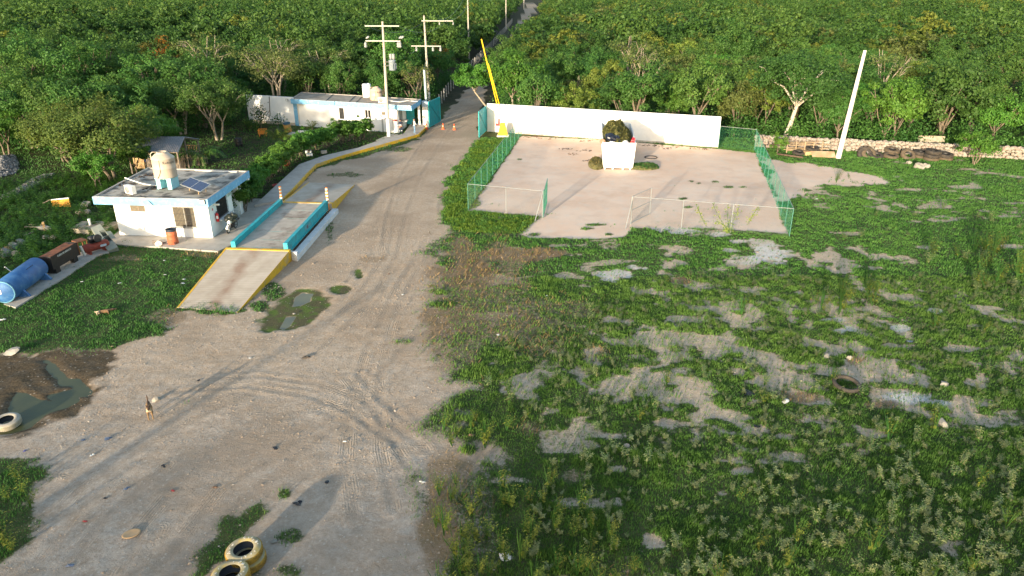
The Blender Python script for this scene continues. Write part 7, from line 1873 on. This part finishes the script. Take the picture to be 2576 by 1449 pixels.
# ---- litter and small things on the ground
a = g(331, 1344); t = thing('round_lid', (a.x, a.y, .02), 'flat tan oval lid lying on the dirt yard', 'lid', rz=.5); q = MB(); q.lathe([(0, 0), (.26, 0), (.27, .02), (.25, .03), (.2, .018), (0, .018)], 24); q.v = [(x * 1.05, y * .8, z) for x, y, z in q.v]; q.build('lid', mat('tan_lid', (.46, .30, .16), .8, .1), t, world=False)
BLB = mat('black_film', (.015, .016, .02), .4, .3); BLU_F = mat('blue_grey_film', (.10, .13, .19), .5, .3); WHF = mat('white_film', (.50, .50, .47), .5, .1); REDF = mat('red_film', (.32, .04, .035), .5, .2); BRN = mat('brown_scrap', (.17, .10, .06), .8, .2)
def scrap(px, s, m, label, sd, kind='plastic_scrap', cat='litter', h=.5):
    a = g(*px); rr = random.Random(sd); q = MB(); n = 7
    for _ in range(3):
        ox, oy = rr.uniform(-.4, .4) * s, rr.uniform(-.4, .4) * s; aa = rr.uniform(0, 6.28); V_ = [(a.x + ox, a.y + oy, .02 + s * h * rr.uniform(.2, .6))]
        for k in range(n): b = aa + 6.28 * k / n; r_ = s * rr.uniform(.25, .75); V_.append((a.x + ox + math.cos(b) * r_, a.y + oy + math.sin(b) * r_ * .7, .015 + s * h * rr.uniform(0, .25)))
        q.add(V_, [(0, 1 + k, 1 + (k + 1) % n) for k in range(n)])
    tag(q.build(kind, m, base=(a.x, a.y, 0)), label, cat)
LIT = [((692, 1129 + 0), .22, BLB, 'crumpled black plastic on the dirt right of the tyre tracks'), ((411, 1174), .2, BLB, 'black plastic scrap above the red scrap on the dirt'), ((433, 1236), .14, REDF, 'small red scrap on the gravel'), ((213, 1314), .13, REDF, 'red scrap at the edge of the lower left weeds'),
       ((748, 1266), .26, BLB, 'torn black plastic bag near the lower weed strip'), ((825, 1213), .18, BLB, 'dark rag on the gravel right of the weed strip'), ((265, 1254), .12, BLB, 'dark strip of plastic near the lower left gravel'), ((318, 1230), .2, BLU_F, 'flat blue grey film on the gravel'), ((265, 1254 + 0), .1, BLB, 'second dark strip beside the lower left gravel'),
       ((180, 1420), .2, BLU_F, 'dark blue film at the bottom left'), ((270, 1105), .28, BLU_F, 'crumpled blue grey bag below the green pond'), ((208, 1107), .16, BLU_F, 'small grey bag left of the crumpled one below the pond'), ((62, 1135), .14, mat('violet_film', (.10, .10, .24), .5), 'small violet scrap at the left edge below the pond'),
       ((232, 1146), .18, WHF, 'pale scrap above the lower left weeds'), ((500, 957), .2, BLB, 'dark stick of trash on the dirt above the dog'), ((770, 898), .34, RUBBER, 'half-buried black tyre scrap in the middle of the dirt yard'), ((630, 902), .14, WHF, 'white chip on the dirt under the ramp'),
       ((460, 773 - 60), .22, WHF, 'white paper on the lawn near the ramp foot'), ((415, 691), .2, WHF, 'white paper on the lawn between dog and hut'), ((413, 656), .16, WHF, 'smaller white paper on the lawn before the hut'), ((462, 703), .2, WHF, 'white scrap close to the ramp edge'), ((468, 654), .14, WHF, 'white crumb beside the hut lawn'),
       ((205, 1280 - 570), .18, WHF, 'white scrap near the concrete strip'), ((302, 713), .18, WHF, 'flat pale scrap beside the end of the concrete strip'), ((8, 805), .35, WHF, 'white plastic tube at the left edge of the lawn'), ((285, 872), .2, mat('tan_scrap', (.3, .22, .12), .8), 'tan scrap at the lower lawn edge'),
       ((1255, 843), .2, WHF, 'white bag in the dry grass at the field edge'), ((1375, 745), .14, WHF, 'white scrap in the upper field'), ((2055, 501), .2, WHF, 'white scrap right of the green fence'), ((2410, 1100), .4, BLB, 'black plastic caught in the weeds at the right edge'), ((1905, 1075), .26, BLB, 'black scrap on the bare patch of the field'),
       ((1880, 990), .5, BLB, 'long black strip half hidden by weeds in the field'), ((2290, 860), .28, BLU_F, 'blue hose scrap on a bare patch near the right edge'), ((1185, 1095), .3, BRN, 'dry brown palm leaf at the edge of the dirt'), ((1060, 1215), .2, WHF, 'pale stick at the dirt edge'), ((690, 1365), .2, STONE, 'pale stone chips right of the weed strip'),
       ((700, 700), .16, STONE, 'white stone at the rim of the algae puddle'), ((740, 790), .2, STONE, 'flat pale stone inside the algae puddle'), ((862, 712), .2, STONE, 'pale stone by the small rut puddle'), ((655, 787), .18, STONE, 'pale stone on the left rim of the algae puddle'), ((2270, 1215), .18, WHF, 'white paper in the lower right weeds'),
       ((1012, 742), .18, WHF, 'white chips on the dirt near the ruts'), ((980, 690), .16, BRN, 'brown chip on the dirt near the ruts'), ((540, 1228), .2, BRN, 'dark brown stain of rags on the gravel'), ((870, 1110), .16, WHF, 'pale flake on the dirt centre')]
for i, (px, s, m, lb) in enumerate(LIT): scrap(px, s * .8, m, lb, 300 + i)
for i, (zx, zy) in enumerate(((870, 400), (1000, 345), (910, 435), (1000, 410), (1180, 610 - 230), (1410, 375), (1500, 380), (1640, 385), (1740, 395), (1020, 478), (700, 318), (760, 330), (840, 322), (640, 320), (1820, 400), (1560, 395))):
    a = g(*Z3(zx, zy)); rr = random.Random(900 + i); q = MB()
    for k in range(9):
        x, y = a.x + rr.gauss(0, .5), a.y + rr.gauss(0, .25); q.obox((x, y, .03), (rr.uniform(.1, .45), rr.uniform(.03, .1), .03), (rr.uniform(-.2, .2), rr.uniform(-.2, .2), rr.uniform(0, 3)))
    tag(q.build('leaf_debris', BRN if i % 3 else mat('dark_debris', (.09, .06, .04), .9, .3), base=(a.x, a.y, 0)), 'scatter of dry sticks and leaves on the sand along the white wall', 'debris', 'dry debris along the white wall')
# brush shelter at the far roadside
a = g(1333, 106); t = thing('brush_shelter', (a.x, a.y, 0), 'dark low shelter of sticks with a rusty sheet by the distant road', 'shelter', rz=-.5)
q = MB(); q.prism([(-2.6, -.4), (3.2, -.4), (3.2, 2.5), (-2.6, 2.5)], [1.2, .6, .6, 1.2], [2.9, 1.0, 1.0, 2.9]); q.build('sheet', mat('rust_brown_sheet', (.05, .022, .016), .8, .4, 2), t, world=False); rr = random.Random(3); q = MB()
for k in range(26): x = rr.uniform(-2.4, 3); q.tube([(x, -.5, rr.uniform(0, 2)), (x + rr.uniform(-1.5, 1.5), -.6, rr.uniform(.3, 2.2))], .05, 4)
q.build('sticks', BARK, t, world=False)
q = MB(); q.obox((-2.3, -.4, 2.95), (.9, .5, .08)); q.build('white_panel', PVC, t, world=False)

# ---- weeds in the field
def weed_mesh(seed, h, n, sp, lsz, droop=.3, stems=3, asp=.42):
    rng = np.random.default_rng(seed); C = []; Nn = []; q = MB(); S_ = []
    for s in range(stems):
        a = rng.uniform(0, 6.28); tip = np.array([math.cos(a) * sp * rng.uniform(.2, 1), math.sin(a) * sp * rng.uniform(.2, 1), h * rng.uniform(.7, 1.05)]); q.tube([(0, 0, -.03), tuple(tip * .5 + np.array([0, 0, h * .06])), tuple(tip)], [.012, .009, .005], 4, caps=False)
        m = max(4, n // stems)
        for i in range(m):
            k = .22 + .80 * (i / m); p = tip * k + np.array([0, 0, h * .06 * math.sin(3 * k)]); b = i * 2.4 + rng.uniform(-.4, .4); d = np.array([math.cos(b), math.sin(b), rng.uniform(-.1, .5) - droop * .3]); sz = lsz * (1.15 - .55 * k) * rng.uniform(.75, 1.25)
            C.append(p + d * sz * .5); Nn.append(np.array([-d[0] * .45, -d[1] * .45, .9]) + rng.normal(size=3) * .15); S_.append((sz, d))
    n_ = len(C); V_ = []; 
    for c, nn, (sz, d) in zip(C, Nn, S_):
        nn = nn / np.linalg.norm(nn); T = d / np.linalg.norm(d); B = np.cross(nn, T); B /= np.linalg.norm(B)
        V_ += [c - T * sz * .5, c - B * sz * asp * .5 + nn * sz * .06, c + T * sz * .5 - nn * sz * .12, c + B * sz * asp * .5 + nn * sz * .06]
    F_ = np.arange(n_ * 4).reshape(n_, 4); tn = np.repeat(rng.random(n_) * .6 + np.linspace(0, .4, n_), 4); return np.array(V_), F_, np.stack([tn, tn, tn, np.ones(len(tn))], -1), q
WP = []
for i in range(6):
    V_, F_, c_, q = weed_mesh(700 + i, (.42, .55, .38, .62, .5, .34)[i], (60, 80, 54, 96, 72, 44)[i], .27, .115, stems=(3, 4, 3, 5, 4, 2)[i])
    so = q.build('stem', LEAF_MID); WP.append((npmesh('leaves', V_, F_, LEAF_PALE, {'tint': ('POINT', c_)}), so.data, (V_, F_, c_))); bpy.data.objects.remove(so)
TP = []
for i in range(5):
    V_, F_, c_, q = weed_mesh(740 + i, (.95, .8, 1.1, .7, .9)[i], (110, 90, 130, 80, 100)[i], .38, .13, droop=1.2, stems=(8, 7, 9, 6, 7)[i], asp=.30)
    V_ = V_.copy(); V_[:, 0] += .35 * np.maximum(V_[:, 2], 0) ** 1.5; so = q.build('stem', LEAF_MID); TP.append((npmesh('leaves', V_, F_, LEAF_GOLD, {'tint': ('POINT', c_)}), so.data, (V_, F_, c_))); bpy.data.objects.remove(so)
def place(pp, x, y, sc, nm, label, cat, group):
    t = thing(nm, (x, y, .02), label, cat, group, rz=rnd.uniform(0, 6.28) if nm != 'tall_weed' else rnd.uniform(-.6, .6)); t.scale = (sc, sc, sc * rnd.uniform(.85, 1.2)); link('leaves', pp[0], parent=t); link('stem', pp[1], parent=t)
def inpoly(P, x, y): return float(sdf(P, np.array([x]), np.array([y]))[0]) > 0
ZONES = [ # zone, count, label, group, words
 ([(1900, 1200), (2576, 980), (2700, 1500), (1560, 1500), (1700, 1320)], 150, 'pale broad-leaved weed in the dense growth at the lower right of the field', 'pale weeds at the lower right'),
 ([(1230, 860), (1700, 690), (2250, 690), (2576, 760), (2576, 980), (1950, 1190), (1500, 1180), (1180, 960)], 120, 'pale broad-leaved weed scattered among the bare patches of the field', 'pale weeds among the bare patches'),
 ([(2100, 430), (2576, 420), (2576, 760), (2250, 690), (2050, 560)], 20, 'bushy pale weed in the upper right field near the rubble wall', 'pale weeds in the upper right')]
weeds_xy = []
for P, cnt, lab, gp in ZONES:
    Wp = W(P); k = 0; tries = 0
    while k < cnt and tries < 9000:
        tries += 1
        px, py = rnd.uniform(1100, 2700), rnd.uniform(400, 1500); q_ = g(px, py)
        if not inpoly(Wp, q_.x, q_.y): continue
        dn = float(fbm(np.array([q_.x]), np.array([q_.y]), 3.5, 91)[0]) * .5 + .5
        if rnd.random() > dn * 1.3: continue
        if float(look('bare', np.array([q_.x]), np.array([q_.y]))[0]) > .5 and rnd.random() < .8: continue
        if any((q_.x - a) ** 2 + (q_.y - b) ** 2 < .12 for a, b in weeds_xy): continue
        weeds_xy.append((q_.x, q_.y)); k += 1
        place(rnd.choice(WP if rnd.random() < .9 else TP), q_.x, q_.y, rnd.uniform(.75, 1.25) * (1.5 if 'upper' in lab else 1), 'broadleaf_weed', lab, 'weed', gp)
GZN = [([(1090, 1080), (1230, 1000), (1300, 1110), (1420, 1230), (1620, 1300), (1600, 1500), (1090, 1500)], 62, 'golden green tall weed in the strip along the dirt edge at the bottom', 'tall weeds along the dirt edge', 1.0),
       ([(2330, 640), (2480, 610), (2576, 650), (2576, 720), (2450, 735), (2340, 690)], 14, 'golden tall weed in the sunlit clump near the right edge', 'golden weeds near the right edge', 1.7),
       ([(2010, 760), (2120, 720), (2230, 750), (2220, 790), (2060, 800)], 9, 'golden bushy weed in the middle of the right field', 'golden weeds in the right field', 1.6),
       ([(0, 1180), (90, 1180), (90, 1290), (40, 1400), (-60, 1400)], 8, 'tall grassy weed at the lower left edge', 'weeds at the lower left edge', 1.0)]
for P, cnt, lab, gp, s_ in GZN:
    Wp = W(P); k = 0; tries = 0
    while k < cnt and tries < 5000:
        tries += 1; px, py = rnd.uniform(-60, 2700), rnd.uniform(590, 1500); q_ = g(px, py)
        if not inpoly(Wp, q_.x, q_.y): continue
        k += 1; place(rnd.choice(TP), q_.x, q_.y, rnd.uniform(.75, 1.15) * s_, 'tall_weed', lab, 'weed', gp)
# weeds beyond counting: small seedlings through the field, one mesh; leafy ground plants at the left
def scatter(name, protos, n, zone, lab, sc0, sc1, mats, key=None, seed=1):
    rng = np.random.default_rng(seed); Wp = W(zone); xs_ = [p[0] for p in Wp]; ys_ = [p[1] for p in Wp]
    X = rng.uniform(min(xs_), max(xs_), n); Y = rng.uniform(min(ys_), max(ys_), n); ok = sdf(Wp, X, Y) > 0
    if key is not None: ok &= rng.random(n) < key(X, Y)
    X, Y = X[ok], Y[ok]; Vs = []; Cs = []
    for x, y in zip(X, Y):
        V_, F_, c_ = protos[rng.integers(0, len(protos))][2]; a = rng.uniform(0, 6.28); s = rng.uniform(sc0, sc1); ca, sa = math.cos(a) * s, math.sin(a) * s
        Vs.append(np.stack([V_[:, 0] * ca - V_[:, 1] * sa + x, V_[:, 0] * sa + V_[:, 1] * ca + y, V_[:, 2] * s], -1)); Cs.append(c_)
    V_ = np.concatenate(Vs); tag(link(name, npmesh(name, V_, np.arange(len(V_)).reshape(-1, 4), mats, {'tint': ('POINT', np.concatenate(Cs))})), lab, 'ground plants', kind='stuff')
scatter('seedling_weeds', WP, 3600, [(1230, 900), (1700, 690), (2576, 700), (2800, 1560), (1300, 1560), (1350, 1150)], 'countless small seedlings between the larger weeds of the field', .35, .85, LEAF_PALE, lambda X, Y: look('grass', X, Y) * .7, 2)
scatter('leafy_weeds', WP, 3600, [(-250, 420), (0, 470), (60, 460), (260, 440), (390, 470), (300, 560), (280, 600), (200, 590), (60, 700), (-250, 900)], 'leafy green weeds covering the rough patch left of the hut', .9, 2.1, LEAF_BRT, None, 3)
# vine on the front fence
fwl = Wall(GB, NR); rng = np.random.default_rng(8); C = []; t = thing('vine', fwl.M @ Vector((6.2, -.05, 0)), 'yellow green climbing vine on the long front fence of the sand lot', 'vine')
def zfence(p): return fwl.uz(Z3(*p))
strands = [[(1975, 960), (1900, 850), (1860, 760)], [(1975, 960), (1960, 860), (1965, 770)], [(1975, 960), (2010, 850), (2040, 780)], [(1810, 900), (1780, 840), (1750, 770)], [(2100, 900), (2130, 840), (2165, 790)], [(1975, 960), (1930, 900), (1880, 880)]]
q = MB()
for st_ in strands:
    P3_ = [fwl.M @ Vector((zfence(p)[0], -.04, max(0.0, zfence(p)[1]))) for p in st_]; q.tube(P3_, .014, 4)
    for a, b in zip(P3_[:-1], P3_[1:]):
        for k in range(26): C.append(np.array(a.lerp(b, rng.random())) + rng.normal(size=3) * [.13, .06, .10])
q.build('stem', LEAF_MID, t); C = np.array(C) - np.array(t.location); leafthing('leaves', LEAF_GOLD, C, rng.normal(size=(len(C), 3)) + [0, -1, .5], rng.uniform(.08, .17, len(C)), .7, rng, rng.random(len(C)), t)

# ---- loose stones on the dirt: beyond counting
def pebbles():
    rng = np.random.default_rng(44); n = 110000
    yy = 14 + 36 * rng.random(n) ** 1.2; xx = rng.uniform(-24, 32, n)
    dens = np.maximum(look('dirt', xx, yy), look('bare', xx, yy) * (1 - look('grass', xx, yy))) * (.35 + .65 * (fbm(xx, yy, 3.0, 12, 3) > .1)) * (1 - look('mud', xx, yy)) * (1 - look('pud', xx, yy))
    ok = rng.random(n) < dens * .5; X, Y = xx[ok], yy[ok]; Z = look(GZ, X, Y); n = len(X)
    r = .014 + .03 * rng.random(n) ** 3 * np.clip(Y / 20, .8, 1.8) + (rng.random(n) < .012) * rng.uniform(.02, .06, n)
    O = np.array([[1, 0, 0], [0, 1, 0], [-1, 0, 0], [0, -1, 0], [.1, .1, .7]], float)
    V_ = (O[None] * r[:, None, None] * rng.uniform(.65, 1.3, (n, 5, 3))) ; a = rng.uniform(0, 6.28, n); ca, sa = np.cos(a)[:, None], np.sin(a)[:, None]
    V_ = np.stack([V_[..., 0] * ca - V_[..., 1] * sa + X[:, None], V_[..., 0] * sa + V_[..., 1] * ca + Y[:, None], V_[..., 2] + Z[:, None]], -1).reshape(-1, 3)
    T = np.array([[0, 1, 4], [1, 2, 4], [2, 3, 4], [3, 0, 4]]); F_ = (np.arange(n)[:, None, None] * 5 + T[None]).reshape(-1, 3)
    tag(link('loose_stones', npmesh('loose_stones', V_, F_, [mat('loose_stone_tan', (.40, .30, .21), .9, .35, 9), mat('loose_stone_pale', (.48, .40, .31), .9, .2, 9)], mi=np.repeat((rng.random(n) < .22).astype(int), 4))), 'small loose stones strewn over the dirt yard', 'gravel', kind='stuff')
pebbles()
